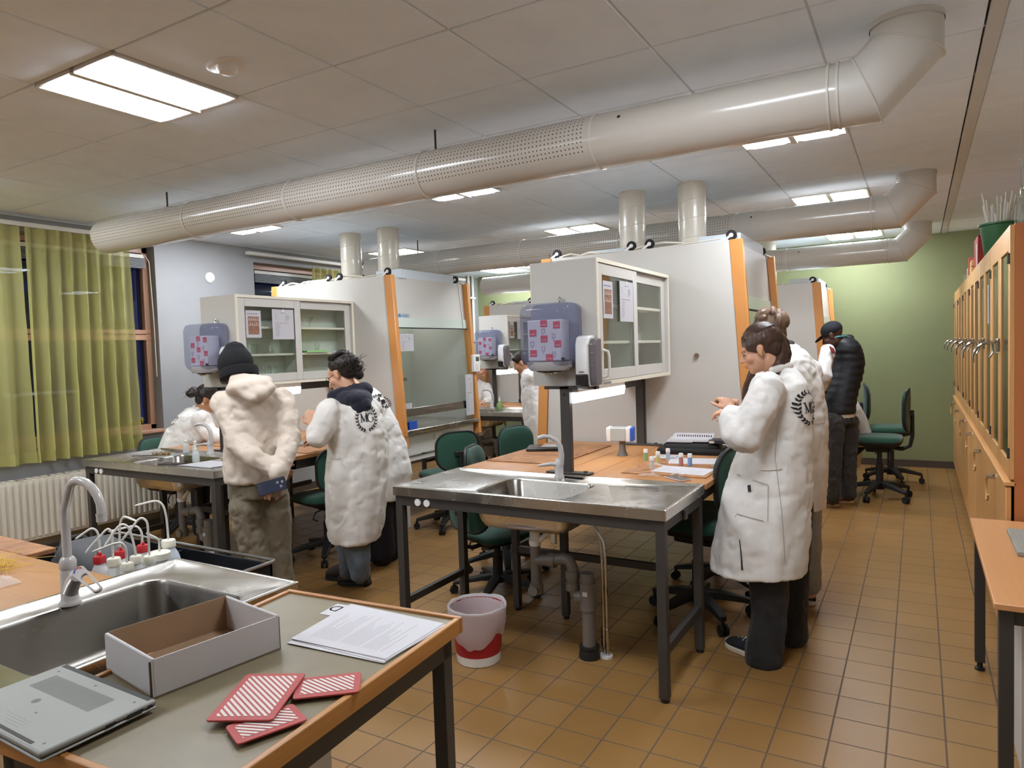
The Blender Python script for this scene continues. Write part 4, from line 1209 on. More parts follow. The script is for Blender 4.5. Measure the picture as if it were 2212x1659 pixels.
# closed silver laptop lying upside down
SILV = mat('silver_plastic', '#85857f', rough=.5, metal=.25, bump=.03, bscale=500)
t = thing('laptop', 'closed silver laptop lying upside down at the desk corner', 'laptop', (-1.365, .838, DT), radians(-1.0)+pi)
LWd, LDp = .362, .222
LT = Matrix.Identity(4)
MB().box(0, 0, .001, LWd, LDp, .007).build('lid', SILV, t, bev=.003)
MB().box(0, 0, .0085, LWd, LDp, .02).build('base', SILV, t, bev=.005, seg=3)
MB().box(.004, .004, .006, LWd-.004, LDp-.004, .0088).build('seam', BLACKP, t, smooth=False)
for a in ((.01, .002, .0192, LWd-.01, .014, .0205), (.05, LDp-.016, .0192, LWd-.05, LDp-.008, .0205)): MB().box(*a).build('rubber_strip', mat('dark_rubber_strip', '#3b3936', rough=.7), t, bev=.001)
v = MB()
for k in range(46): v.box(.078+k*.0052, .043, .0198, .0805+k*.0052, .098, .0204)
v.build('vent', mat('vent_grey', '#6f6e69', rough=.6), t, smooth=False)
for a in ((.03, .008, .062), (.085, .01, .105), (.012, .011, .02)): MB().box(-.0008, a[0], a[1], .002, a[2], .0145).build('port', BLACKP, t, smooth=False)
v = MB()
for x, y in ((.03, .03), (.18, .028), (.33, .03), (.03, .2), (.33, .2), (.17, .15)): v.cyl((x, y, .0198), (x, y, .0203), .003, n=10)
v.cyl((.225, .125, .0198), (.225, .125, .0203), .009, n=16)
v.build('screw', mat('screw_grey', '#55534f', rough=.4, metal=.6), t)
v = MB()
for k in range(4): v.box(.14, .172+k*.007, .0199, .14+.09-.012*k, .1745+k*.007, .0203)
v.build('fine_print', mat('faint_print', '#8b8a85', rough=.6), t, smooth=False)
# papers and card
def paper(name, label, cat, cs, z, n=1, lines=0, seed=1, group=None, rot=True):
    """sheets lying flat; cs = four corners of the top sheet"""
    c = sum((Vector((x, y, 0)) for x, y in cs), Vector())/4
    t = thing(name, label, cat, (c.x, c.y, z), 0, group)
    r = random.Random(seed)
    P = [Vector((x, y, 0))-c for x, y in cs]
    for k in range(n):
        th = .0012
        a = (n-1-k)*.02*r.uniform(-1, 1); M = Matrix.Rotation(a, 3, 'Z')
        d = Vector((r.uniform(-.006, .006), r.uniform(-.006, .006), 0))*(n-1-k)
        q = [M @ p + d for p in P]
        MB().loft([[x+Vector((0, 0, k*th)) for x in q], [x+Vector((0, 0, k*th+th*.8)) for x in q]]).build('sheet', PAPER, t, smooth=False)
    if lines:
        m = MB(); zz = (n-1)*.0012+.00115
        def at(u, v): return P[0]*(1-u)*(1-v)+P[1]*u*(1-v)+P[2]*u*v+P[3]*(1-u)*v
        for k in range(lines):
            u = .1+.8*k/lines
            if r.random() < .18: continue
            v0 = .12; v1 = .12+r.uniform(.25, .72)
            m.add([at(u, v0)+Vector((0, 0, zz)), at(u, v1)+Vector((0, 0, zz)), at(u+.005, v1)+Vector((0, 0, zz)), at(u+.005, v0)+Vector((0, 0, zz))], [(0, 1, 2, 3)])
        m.build('print', INK, t, smooth=False)
    return t
paper('paper_stack', 'stack of printed white papers on the far corner of the desk', 'papers', [(-1.391, 1.217), (-1.09, 1.233), (-1.091, 1.47), (-1.424, 1.472)], .867, 5, 30, 3)
t = paper('name_sign', 'white card with letters lying upside down under the paper stack', 'card', [(-1.462, 1.385), (-1.30, 1.40), (-1.30, 1.478), (-1.472, 1.466)], .8662)
v, f = text_geo('.ID', .05)
MB().add([Vector((-p.x, -p.y, 0))*1.05+Vector((-.052, .005, .0012)) for p in v], f).build('lettering', mat('letter_grey', '#4a4a52', rough=.7), t, smooth=False)
# three red striped mats
REDM = mat('red_rubber', '#a34440', rough=.6)
STRP = mat('white_stripes', '#c9bdb6', rough=.6)
def striped_mat(label, cs, z, tilt=0.):
    c = sum((Vector((x, y, 0)) for x, y in cs), Vector())/4
    ex = (Vector((*cs[1], 0))-Vector((*cs[0], 0))); ey = (Vector((*cs[3], 0))-Vector((*cs[0], 0)))
    w, h = .2, .15
    a = atan2(ex.y, ex.x)
    t = thing('striped_mat', label, 'mat', (c.x, c.y, z), a, 'red and white striped mats')
    t.rotation_euler = (0, tilt, a)
    w, h = ex.length, ey.length
    MB().prism(rrect(-w/2, -h/2, w/2, h/2, .008, 4), 'z', 0, .004).build('mat', REDM, t, bev=.001)
    m = MB(); iw, ih = w/2-.014, h/2-.014; k = -iw-ih
    while k < iw+ih:
        pts = []
        def clip(poly, f):
            out = []
            for i in range(len(poly)):
                p, q = poly[i], poly[(i+1) % len(poly)]; fp, fq = f(p), f(q)
                if fp >= 0: out.append(p)
                if fp*fq < 0: s = fp/(fp-fq); out.append((p[0]+(q[0]-p[0])*s, p[1]+(q[1]-p[1])*s))
            return out
        poly = [(-iw, -ih), (iw, -ih), (iw, ih), (-iw, ih)]
        poly = clip(poly, lambda p: p[0]+p[1]*.9-k); poly = clip(poly, lambda p: k+.0075-(p[0]+p[1]*.9)) if len(poly) > 2 else poly
        if len(poly) > 2: m.prism(poly, 'z', .0039, .0048)
        k += .0135
    m.build('stripes', STRP, t, smooth=False)
    return t
striped_mat('red striped mat under the other two, nearest the desk edge', [(-1.093, .819), (-1.042, .944), (-1.123, .983), (-1.17, .85)], .8735)
striped_mat('red striped mat on the right, poking over the desk rim', [(-1.133, .985), (-1.027, 1.074), (-1.095, 1.153), (-1.19, 1.06)], .874)
striped_mat('red striped mat on top of the other two', [(-1.214, .841), (-1.095, .904), (-1.191, 1.078), (-1.307, 1.016)], .8795)

# black trolley with trays, backpack and wash bottles behind the beech table
BLKT = mat('black_tray', '#17181b', rough=.35)
t = thing('tray_trolley', 'black tray trolley with metal rim behind the big sink', 'trolley', (-3.0, 1.83, 0))
x0, x1, y0, y1, zt = -.62, .54, -.27, .24, .70
MB().box(x0, y0, .5, x1, y1, .51).box(-.07, y0, .51, x1, y1, .61).box(x0, y0, .51, x1, y0+.012, zt-.01).box(x0, y1-.012, .51, x1, y1, zt-.01).box(x0, y0, .51, x0+.012, y1, zt-.01).box(x1-.012, y0, .51, x1, y1, zt-.01).box(-.08, y0, .51, -.068, y1, zt-.02).build('tray', BLKT, t, smooth=False)
rp = [Vector((x, y, zt)) for x, y in rrect(x0-.012, y0-.012, x1+.012, y1+.012, .02, 3)]
MB().tube(rp+[rp[0]], .008, 8).build('rim', steel('rim_metal', '#8f8d8a', .3), t)
for x in (x0+.03, x1-.03):
    for y in (y0+.03, y1-.03):
        MB().box(x-.012, y-.012, .03, x+.012, y+.012, .5).build('leg', DARKM, t, smooth=False)
        MB().cyl((x-.01, y, .03), (x+.01, y, .03), .03, n=14).build('caster', BLACKF, t)
t = thing('backpack', 'dark grey backpack lying in the black tray', 'backpack', (-3.33, 1.80, .515), radians(-10))
GRB = mat('backpack_grey', '#4b4b4c', rough=.85, bump=.2, bscale=400)
m = MB()
rr = rrect(-.25, -.14, .25, .14, .09, 6)
m.loft([[Vector((x*s, y*s, z)) for x, y in rr] for s, z in ((.9, 0), (1, .04), (1, .14), (.93, .2), (.75, .235), (.4, .25))]).build('body', GRB, t, sub=1)
MB().tube([Vector((x*.985, y*.985, .155)) for x, y in rr+[rr[0]]], .007, 8).build('piping', BLACKF, t)
MB().tube([(-.26, -.08, .17), (-.3, -.05, .22), (-.3, .03, .22), (-.25, .07, .17)], .014, 8).build('strap', BLACKP, t)
BOT = mat('bottle_plastic', '#d5d6d4', rough=.35, subsurf=.0)
CAPR = mat('red_cap', '#b0262b', rough=.35); CAPW = mat('ivory_cap', '#ddd9c8', rough=.4)
TUBEP = mat('pale_tube', '#d9d7d0', rough=.4)
def wash_bottle(label, cap_px, D, h, r, capm, path, big=False):
    """the cap sits where it is seen; the tube is a bent path in space"""
    c = at(cap_px[0], cap_px[1], D); h = c.z-.002-.611
    t = thing('wash_bottle', label, 'bottle', (c.x, c.y, .611), 0, 'plastic wash bottles with bent tubes')
    MB().lathe((0, 0, 0), [(r*.9, 0), (r, .01), (r, h*.6), (r*.88, h*.72), (r*.55, h*.9), (r*.48, h), (0, h)], 24).build('bottle', BOT if D < 2.95 or capm == CAPR else BOTB, t)
    cr = r*.66 if not big else r*.92
    MB().lathe((0, 0, h-.012), [(cr, 0), (cr, .027), (cr*.9, .031), (.008, .033), (0, .033)], 22).build('cap', capm, t)
    if capm == CAPR: MB().cyl((0, -.004, h+.026), (0, .004, h+.026), .011, n=14).build('cap_lug', capm, t)
    n = len(path); p = [at(x, y, D-.05*k/(n-1)) for k, (x, y) in enumerate(path)]
    q = []
    for i in range(n-1):
        p0, p1, p2, p3 = p[max(i-1, 0)], p[i], p[i+1], p[min(i+2, n-1)]
        for k in range(5):
            u = k/5; q.append(.5*((2*p1)+(p2-p0)*u+(2*p0-5*p1+4*p2-p3)*u*u+(3*p1-p0-3*p2+p3)*u**3))
    q.append(p[-1])
    MB().tube(q, [.0047]*(len(q)-4)+[.0048, .0042, .003, .0015], 8).build('bent_tube', TUBEP, t, w=True)
    return t
BOTB = mat('bottle_plastic_blue', '#c3ccd4', rough=.3)
def zz(*a): return [(160+x/6.506, 1060+y/6.506) for x, y in a]
wash_bottle('front red-capped wash bottle closest to the tap', (215, 1209), 2.93, .15, .036, CAPR, zz((360, 930), (358, 780), (345, 640), (310, 560), (250, 532), (190, 560), (100, 625), (15, 685)))
wash_bottle('red-capped wash bottle second from the tap', (260, 1198), 3.0, .15, .036, CAPR, zz((642, 850), (640, 700), (640, 540), (655, 440), (690, 375), (740, 372), (810, 400), (880, 428)))
wash_bottle('red-capped wash bottle farthest from the tap', (308, 1185), 3.1, .15, .036, CAPR, zz((955, 770), (957, 680), (950, 600), (915, 530), (850, 498), (740, 515), (600, 550), (480, 575)))
wash_bottle('ivory-capped wash bottle between the first two red caps, its tube hanging far down', (246, 1214), 2.87, .15, .04, CAPW, zz((552, 970), (545, 850), (540, 700), (530, 590), (490, 542), (440, 560), (330, 680), (215, 805), (155, 890)))
wash_bottle('low ivory-capped wash bottle with a flat drooping tube', (276, 1224), 2.85, .15, .036, CAPW, zz((742, 1040), (740, 920), (728, 820), (690, 755), (640, 732), (540, 752), (400, 805), (250, 862)))
wash_bottle('ivory-capped wash bottle whose tube leans over the low one', (294, 1209), 2.88, .15, .036, CAPW, zz((872, 935), (850, 800), (815, 660), (770, 530), (700, 475), (630, 500), (560, 580), (490, 690), (425, 780)))
wash_bottle('ivory-capped wash bottle with the tall crossing tube', (323, 1209), 2.93, .15, .036, CAPW, zz((1060, 935), (1052, 780), (1042, 600), (1025, 450), (965, 388), (900, 410), (830, 500), (720, 640), (598, 790)))
wash_bottle('wide-capped squat wash bottle with a short kinked tube', (344, 1200), 3.02, .15, .05, CAPW, zz((1200, 850), (1197, 770), (1192, 700), (1150, 665), (1080, 630), (1012, 595)), True)
wash_bottle('tallest wash bottle, pale blue, with the longest tube', (364, 1174), 3.1, .19, .045, CAPW, zz((1325, 700), (1312, 520), (1292, 350), (1255, 220), (1190, 155), (1100, 150), (980, 180), (850, 212)))
# floor bins
def bin_(label, x, y, body, s=1.):
    t = thing('waste_bin', label, 'bin', (x, y, 0))
    MB().lathe((0, 0, 0), [(.108*s, 0), (.112*s, .004), (.116*s, .05)], 32).build('base', WPLAST, t)
    rg = lambda r, z: [Vector((r*cos(2*pi*k/36), r*sin(2*pi*k/36), z)) for k in range(36)]
    MB().loft([rg(.1165*s, .05), rg(.139*s, .28)], False, False).build('body', body, t)
    n = 44; rings = []; rn = random.Random(int(x*100))
    ph = [rn.uniform(-1, 1) for _ in range(n)]
    for i, (r, z) in enumerate(((.134, .13), (.146, .17), (.15, .22), (.152, .27), (.155, .29), (.15, .296), (.138, .283), (.126, .22), (.112, .12), (.08, .075))):
        w = .006 if i < 5 else .003
        rings.append([Vector(((r*s+w*ph[k]*(1 if i % 2 else -.6))*cos(2*pi*k/n), (r*s+w*ph[k])*sin(2*pi*k/n), z+(.03*sin(4*pi*k/n+1)+.02*ph[k] if i < 2 else .006*ph[k]))) for k in range(n)])
    MB().loft(rings, False, True).build('bin_bag', sheer('bag_film', '#e9e6e5', .7, .4), t, sub=1)
    return t
bin_('red and white waste bin with a clear bag, beside the middle sink bench', -1.975, 2.95, mat('bin_red', '#9c1f26', rough=.4), 1.)
bin_('waste bin lined with a white bag half hidden under the left sink bench', -4.12, 2.83, WPLAST, 1.1)

# ------------------------------------------------------------------ things on the middle table and bench
Z = .868
def worn_mat(label, x0, y0, x1, y1, z=Z, rz=0.):
    t = MB().box(-(x1-x0)/2, -(y1-y0)/2, 0, (x1-x0)/2, (y1-y0)/2, .006).build('hardboard_mat', MATW, bev=.002)
    tag(t, label, 'mat', 'worn brown hardboard mats'); t.location = ((x0+x1)/2, (y0+y1)/2, z); t.rotation_euler = (0, 0, rz)
worn_mat('worn brown mat under the black laptop', -2.47, 3.86, -1.95, 4.75)
worn_mat('worn brown mat under the printed papers and vials', -1.475, 3.73, -.99, 4.70)
worn_mat('worn brown mat near the navy hooded person', -4.44, 3.70, -3.95, 4.6)
worn_mat('worn brown mat under the arms of the woman with the bun', -5.43, 3.75, -4.98, 4.6)
worn_mat('worn brown mat on the far table beside the black bag', -5.4, 7.75, -4.95, 8.35)
worn_mat('worn brown mat under the black bag on the far table', -4.4, 7.75, -3.95, 8.35)
ZM = Z+.006
VCAP = mat('vial_cap', '#e2e0dc', rough=.4)
def vial(label, x, y, col, fill, z):
    t = thing('vial', label, 'vial', (x, y, z), 0, 'capped sample vials on the table')
    c = mat('vial_'+col, col, rough=.2)
    MB().lathe((0, 0, 0), [(.012, 0), (.0125, .003), (.0125, fill), (0, fill)], 18).build('liquid', c, t)
    MB().lathe((0, 0, 0), [(.0135, 0), (.0138, .05), (.0138, .052), (.0, .052)], 18).build('tube', plastic_film('vial_plastic', '#e6e6e2', .22, .1), t)
    MB().lathe((0, 0, .05), [(.0135, 0), (.0135, .02), (.012, .023), (0, .023)], 18).build('cap', VCAP, t)
vial('green vial, leftmost on the table', -1.491, 4.197, '#5fae3c', .047, ZM-.006)
vial('yellow vial in the middle of the table', -1.374, 4.085, '#d8cf5a', .04, ZM)
vial('pale blue vial with print, behind the papers', -1.356, 4.225, '#a9c9de', .045, ZM)
vial('red vial standing on the printed paper', -1.221, 4.05, '#c33b33', .048, ZM+.002)
vial('bright blue vial next to the red one', -1.168, 4.05, '#4089cf', .046, ZM+.002)
vial('empty frosted vial nearest the sink', -1.342, 3.88, '#cfccc6', .048, ZM)
paper('printed_paper', 'printed paper behind the red and blue vials', 'paper', [(-1.317, 4.10), (-1.018, 4.17), (-1.068, 4.377), (-1.373, 4.312)], ZM, 1, 16, 4)
paper('printed_paper', 'printed paper in front of the red and blue vials', 'paper', [(-1.33, 3.816), (-1.016, 3.778), (-1.007, 3.995), (-1.315, 4.021)], ZM, 1, 22, 5)
t = paper('colour_chart', 'small colour chart card behind the green vial', 'card', [(-1.508, 4.27), (-1.33, 4.30), (-1.31, 4.44), (-1.47, 4.42)], ZM)
for i in range(5): MB().cyl((-.06+i*.03, .0+.004*i, .001), (-.06+i*.03, .0+.004*i, .0016), .011, n=14).build('colour_spot', mat('spot%d' % i, ('#40505c', '#5f7a8c', '#8a9a7a', '#6d8fa8', '#3f4a4f')[i]), t)
t = thing('smartphone', 'phone with grey screen at the edge of the middle bench', 'phone', (-1.125, 3.665, Z), radians(-36))
MB().prism(rrect(-.075, -.037, .075, .037, .01, 4), 'z', 0, .008).build('body', mat('rose_case', '#b9a29a', rough=.3), t, bev=.002)
MB().prism(rrect(-.072, -.034, .072, .034, .009, 4), 'z', .008, .0086).build('screen', mat('phone_screen', '#55544f', rough=.15), t)
FILM = plastic_film('clear_film', '#e9e6e2', .25, .15)
for lab, x, y, s in (('crumpled clear plastic bag in front of the brown mat', -1.29, 3.672, .06), ('clear plastic wrapper beside the yellow vial', -1.36, 4.0, .05), ('clear plastic scrap at the right edge of the mat', -1.03, 4.08, .035), ('pinkish plastic wrapper by the phone', -1.15, 3.745, .035)):
    rn = random.Random(lab)
    g = [[(-s+s*.25*i, -s*.5+s*.16*j, .003+rn.uniform(0, .018)*(1-abs(i-4)/5)) for j in range(7)] for i in range(9)]
    o = MB().sheet(g).build('plastic_bag', FILM); tag(o, lab, 'plastic bag', 'clear plastic bags'); o.location = (x, y, ZM)
t = thing('power_post', 'grey, white and blue socket post standing on the middle table', 'socket post', (-1.706, 4.35, Z))
GB = mat('soft_grey', '#a9aba6', rough=.45); BLUS = mat('socket_blue', '#2f55b0', rough=.4)
def power_post(t):
    MB().lathe((0, 0, 0), [(.038, 0), (.036, .006), (.024, .03), (.02, .08), (.022, .1), (0, .1)], 20).build('stem', GREYPIPE, t)
    MB().box(-.085, -.05, .1, .03, .05, .19).build('grey_block', GB, t, bev=.006)
    for x in (-.098, .03): MB().box(x, -.053, .097, x+.03, .053, .193).build('white_block', WPLAST, t, bev=.008)
    for k, y in enumerate((-.05, .005)): MB().box(.058, y, .1, .08, y+.045, .19).build('blue_socket', BLUS, t, bev=.006)
power_post(t); t.rotation_euler = (0, 0, radians(12))
t2 = dup(t, (-4.47, 4.40, Z), label='blue and white socket post right of the hooded person on the left table')
t = thing('laptop', 'closed black laptop on the brown mat behind the tap', 'laptop', (-2.29, 4.43, ZM), radians(22))
MB().box(-.16, -.11, .002, .16, .11, .012).build('base', mat('black_laptop', '#201c1a', rough=.3), t, bev=.004)
MB().box(-.16, -.11, .0125, .16, .11, .02).build('lid', MATS['black_laptop'], t, bev=.004)
t = thing('tablet', 'thin grey tablet lying on the black laptop', 'tablet', (-2.25, 4.45, ZM+.0205), radians(14))
MB().box(-.1, -.07, 0, .1, .07, .006).build('case', mat('tablet_grey', '#8e8b88', rough=.35), t, bev=.002)
MB().box(-.095, -.065, .006, .095, .065, .0068).build('screen', mat('tablet_screen', '#a5a2a0', rough=.2), t, smooth=False)
t = thing('laptop_bag', 'black padded laptop sleeve on the middle table', 'bag', (-1.30, 4.57, ZM), radians(4))
BAGM = mat('bag_black', '#191817', rough=.6, bump=.2, bscale=120)
rr = rrect(-.215, -.105, .215, .115, .03, 4)
MB().loft([[Vector((x*s, y*s, z)) for x, y in rr] for s, z in ((.97, 0), (1, .012), (1, .03), (.97, .04))]).build('body', BAGM, t)
rr = rrect(-.18, -.075, .185, .1, .03, 4)
MB().loft([[Vector((x*s, y*s, z)) for x, y in rr] for s, z in ((1, .038), (.98, .06), (.9, .07), (.5, .074))]).build('pocket', BAGM, t)
MB().tube([Vector((x*1.004, y*1.004, .021)) for x, y in rrect(-.215, -.105, .215, .115, .03, 4)], .003, 6).build('zip', BLACKF, t)
t = thing('notebook', 'open spiral notebook with curled pages on the black sleeve', 'notebook', (-1.31, 4.60, ZM+.076), radians(6))
g = [[(-.13+.03*i, -.09+.025*j, .03*sin(j/3*pi)*.9+.004 if j < 4 else .012+.004*j) for j in range(8)] for i in range(10)]
MB().sheet(g).build('pages', PAPER, t, solid=.006)
MB().box(-.15, -.1, 0, .02, -.0, .008).build('loose_sheets', PAPER, t, smooth=False)
sp = MB()
for k in range(16):
    c = Vector((-.09+k*.0145, -.012, .03))
    sp.tube([c+Vector((0, .012*cos(a*pi/5), .012*sin(a*pi/5))) for a in range(11)], .0018, 5, False)
sp.build('spiral', mat('spiral_purple', '#4b3a44', rough=.4), t)
t = thing('book', 'small dark book with a cream label under the notebook', 'book', (-1.14, 4.545, ZM+.076), radians(10))
MB().box(-.04, -.06, 0, .09, .06, .022).build('cover', mat('book_dark', '#2b2530', rough=.5), t, bev=.002)
MB().box(-.036, -.061, .004, -.005, -.0602, .018).build('label_patch', CREAM, t, smooth=False)
o = MB().cyl((-.06, 0, .004), (.06, 0, .004), .004, n=8).build('pencil', mat('pencil_yellow', '#c99a2e', rough=.5)); tag(o, 'short yellow pencil beside the black sleeve, by the girl with the ponytail', 'pencil'); o.location = (-1.07, 4.66, ZM); o.rotation_euler = (0, 0, radians(-50))
t = thing('glass_stirrer', 'thin wire stirrer with a white handle on the middle sink bench', 'stirrer', (-1.27, 3.375, Z-.003), radians(6))
MB().cyl((-.13, 0, .005), (-.04, .0, .005), .005, n=8).build('handle', CREAM, t)
MB().cyl((-.04, 0, .005), (.13, -.002, .004), .0018, n=6).build('wire', DARKM, t)
o = MB().tube([(-.03, 0, .004), (-.015, .02, .004), (.015, .02, .004), (.03, 0, .004)], .003, 6).build('hook', WPLAST); tag(o, 'small white hook at the left end of the middle sink bench', 'hook'); o.location = (-2.42, 3.05, Z-.003)
for x, lab in ((-1.68, 'left dark lens cloth behind the tap'),):
    o = MB().box(-.07, -.02, 0, .07, .02, .006).build('black_spatula', DARKM, bev=.002); tag(o, 'flat dark spatula behind the tap on the middle bench', 'spatula'); o.location = (-1.68, 3.52, Z+.003); o.rotation_euler = (0, 0, -.1)

# ------------------------------------------------------------------ things on the left bench and far bench
def dropper(label, x, y, h, col, tip=True):
    t = thing('dropper_bottle', label, 'bottle', (x, y, Z-.003), 0, 'small dropper bottles')
    MB().lathe((0, 0, 0), [(.023, 0), (.0245, .004), (.0245, h*.55), (.02, h*.66), (.012, h*.74), (.012, h*.8), (0, h*.8)], 20).build('bottle', plastic_film('dropper_plastic', '#dcdedc', .55, .3), t)
    MB().lathe((0, 0, .002), [(.022, 0), (.022, h*.12), (0, h*.12)], 18).build('liquid', mat('drop_'+col, col, rough=.3), t)
    MB().lathe((0, 0, h*.78), [(.013, 0), (.013, .018), (.005, .022), (.0035, .045 if tip else .024), (0, .046 if tip else .025)], 16).build('cap', CAPW, t)
dropper('left one of three dropper bottles, without a spout', -4.99, 3.42, .105, '#d8d8d4', False)
dropper('middle one of three dropper bottles with green-tinted cap', -4.86, 3.41, .105, '#a9c49a')
dropper('right front dropper bottle by the white paper', -4.475, 3.14, .105, '#9ac49a')
t = thing('bottle_brush', 'tan bristle brush lying behind the left sink', 'brush', (-5.0, 3.22, Z+.002), radians(25))
rn = random.Random(2); m = MB()
for k in range(160):
    a = rn.uniform(0, pi); x = rn.uniform(-.07, .07)
    m.tube([(x, 0, .006), (x+rn.uniform(-.01, .01), .03*cos(a), .008+.03*sin(a))], .0012, 3)
b_ = m.build('bristles', mat('bristle_tan', '#9c7f4c', rough=.8), t); b_['kind'] = 'stuff'
MB().cyl((-.24, 0, .006), (-.06, 0, .008), .004, n=8).build('handle', DARKM, t)
paper('paper_stack', 'white papers on the corner of the left sink bench, beside the hooded person', 'papers', [(-4.46, 2.99), (-4.12, 3.0), (-4.1, 3.2), (-4.42, 3.22)], Z-.003, 3, 0, 7)
t = thing('pencil_case', 'flat dark pouch with a zip beside the papers on the left bench', 'pouch', (-4.55, 3.0, Z-.003), radians(15))
MB().box(-.09, -.035, 0, .09, .035, .012).build('pouch', mat('pouch_brown', '#3a3129', rough=.7), t, bev=.005)
MB().box(-.085, -.002, .012, .085, .002, .0135).build('zip', CHROME, t, smooth=False)
t = thing('laptop', 'thin grey laptop on the left table, right of the hooded person', 'laptop', (-4.42, 4.05, ZM), radians(10))
MB().box(-.15, -.1, .002, .15, .1, .011).build('base', mat('tablet_grey', '#8e8b88', rough=.35), t, bev=.003)
MB().box(-.15, -.1, .0115, .15, .1, .018).build('lid', mat('grey_lid', '#7b7a7a', rough=.3), t, bev=.003)
t = thing('reagent_bottle', 'green dropper bottle on the distant bench', 'bottle', (-4.42, 7.25, Z))
MB().lathe((0, 0, 0), [(.036, 0), (.038, .005), (.038, .075), (.02, .1), (.02, .115), (0, .115)], 18).build('bottle', plastic_film('reagent_green', '#93b06e', .7, .3), t)
MB().lathe((0, 0, .113), [(.016, 0), (.01, .02), (.004, .055), (0, .056)], 14).build('spout', CAPW, t)
t = thing('bag', 'black shoulder bag lying on the distant table', 'bag', (-4.25, 8.05, ZM), radians(-8))
m = MB(); rr = rrect(-.33, -.13, .33, .13, .06, 5)
m.loft([[Vector((x*s, y*s, z)) for x, y in rr] for s, z in ((.95, 0), (1, .04), (.97, .09), (.8, .12), (.4, .13))]).build('body', BAGM, t, sub=1)
MB().tube([(-.25, -.1, .09), (-.1, -.15, .1), (.1, -.15, .1), (.25, -.1, .09)], .012, 8).build('strap', BLACKF, t)
t = thing('flower_pouch', 'cream pouch with orange flower print on the distant black bag', 'pouch', (-4.33, 8.1, ZM+.13))
MB().loft([[Vector((x*s, y*s, z)) for x, y in rrect(-.16, -.04, .16, .04, .03, 4)] for s, z in ((.95, 0), (1, .05), (.9, .1), (.75, .115))]).build('body', CREAM, t)
for x in (-.1, 0, .1):
    MB().cyl((x, -.045, .035), (x, -.038, .035), .032, n=18).build('flower', mat('flower_orange', '#d9773f', rough=.7), t)

# ------------------------------------------------------------------ glassware inside the wall cabinets
def glass(kind, label, x, y, z, h, r, grp):
    t = thing(kind, label, kind.replace('_', ' '), (x, y, z), 0, grp)
    if kind == 'conical_flask': pr = [(r, 0), (r, .004), (r*.35, h*.72), (r*.32, h*.95), (r*.4, h)]
    elif kind == 'measuring_cylinder': pr = [(r*1.5, 0), (r*1.5, .006), (r, .012), (r, h*.97), (r*1.15, h)]
    elif kind == 'glass_funnel': pr = [(r*.12, 0), (r*.14, h*.4), (r, h*.98), (r, h)]
    else: pr = [(r*.95, 0), (r, .006), (r, h*.96), (r*1.06, h)]
    n = 20
    MB().loft([[Vector((a*cos(2*pi*k/n), a*sin(2*pi*k/n), q)) for k in range(n)] for a, q in pr], True, False).build('glass', LABGL, t)
    if kind == 'beaker': MB().loft([[Vector((r*1.07*cos(2*pi*k/n), r*1.07*sin(2*pi*k/n), h+q)) for k in range(n)] for q in (-.003, .001)], False, False).build('lip', LABGL, t)
gx = -4.742+.12
Zs = (1.4, 1.63, 1.85)
glassware = [('conical_flask', 4.20, 1, .12, .038), ('conical_flask', 4.28, 1, .14, .04), ('conical_flask', 3.98, 1, .09, .035), ('measuring_cylinder', 3.90, 0, .13, .016), ('measuring_cylinder', 3.96, 0, .13, .016), ('measuring_cylinder', 4.02, 0, .12, .014),
             ('glass_funnel', 4.26, 2, .085, .045), ('glass_funnel', 4.42, 2, .09, .04), ('beaker', 3.72, 1, .09, .035), ('beaker', 3.82, 1, .075, .03), ('beaker', 4.5, 1, .08, .02), ('beaker', 4.34, 0, .06, .025)]
ords = ['first', 'second', 'third', 'fourth', 'fifth', 'sixth', 'seventh', 'eighth', 'ninth', 'tenth']
lv_ = ['bottom', 'middle', 'top']
cnt = {}
for kd, y, s, h, r in glassware:
    cnt[(kd, s)] = cnt.get((kd, s), 0)+1
    glass(kd, '%s %s from the left on the %s shelf of the left wall cabinet' % (ords[cnt[(kd, s)]-1], kd.replace('_', ' '), lv_[s]), gx+.0, y, Zs[s], h, r, 'glassware in the left wall cabinet')
t = thing('green_tray', 'flat green plastic folder on the middle shelf of the left wall cabinet', 'folder', (gx, 4.44, 1.632))
MB().box(-.07, -.13, 0, .07, .13, .006).box(-.065, -.12, .006, .065, .11, .014).build('folder', plastic_film('green_plastic', '#9ccf86', .8, .2), t, smooth=False)
gx = -1.757+.12
for k, (y, h) in enumerate(((3.76, .13), (3.81, .12), (3.86, .13))): glass('measuring_cylinder', '%s glass cylinder on the middle shelf of the middle wall cabinet' % ords[k], gx, y, 1.63, h, .014, 'glassware in the middle wall cabinet')
for k, y in enumerate((3.8, 3.9, 4.0, 4.1)): glass('beaker', '%s low glass dish from the left on the floor of the middle wall cabinet' % ords[k], gx, y, 1.4, .03, .03, 'glassware in the middle wall cabinet')
t = thing('white_wedge', 'white folded card on the middle shelf behind the right hand glass door', 'card', (gx, 4.42, 1.631))
MB().prism([(-.06, 0), (.06, 0), (-.05, .03)], 'x', -.03, .03).build('card', PAPER, t, smooth=False)

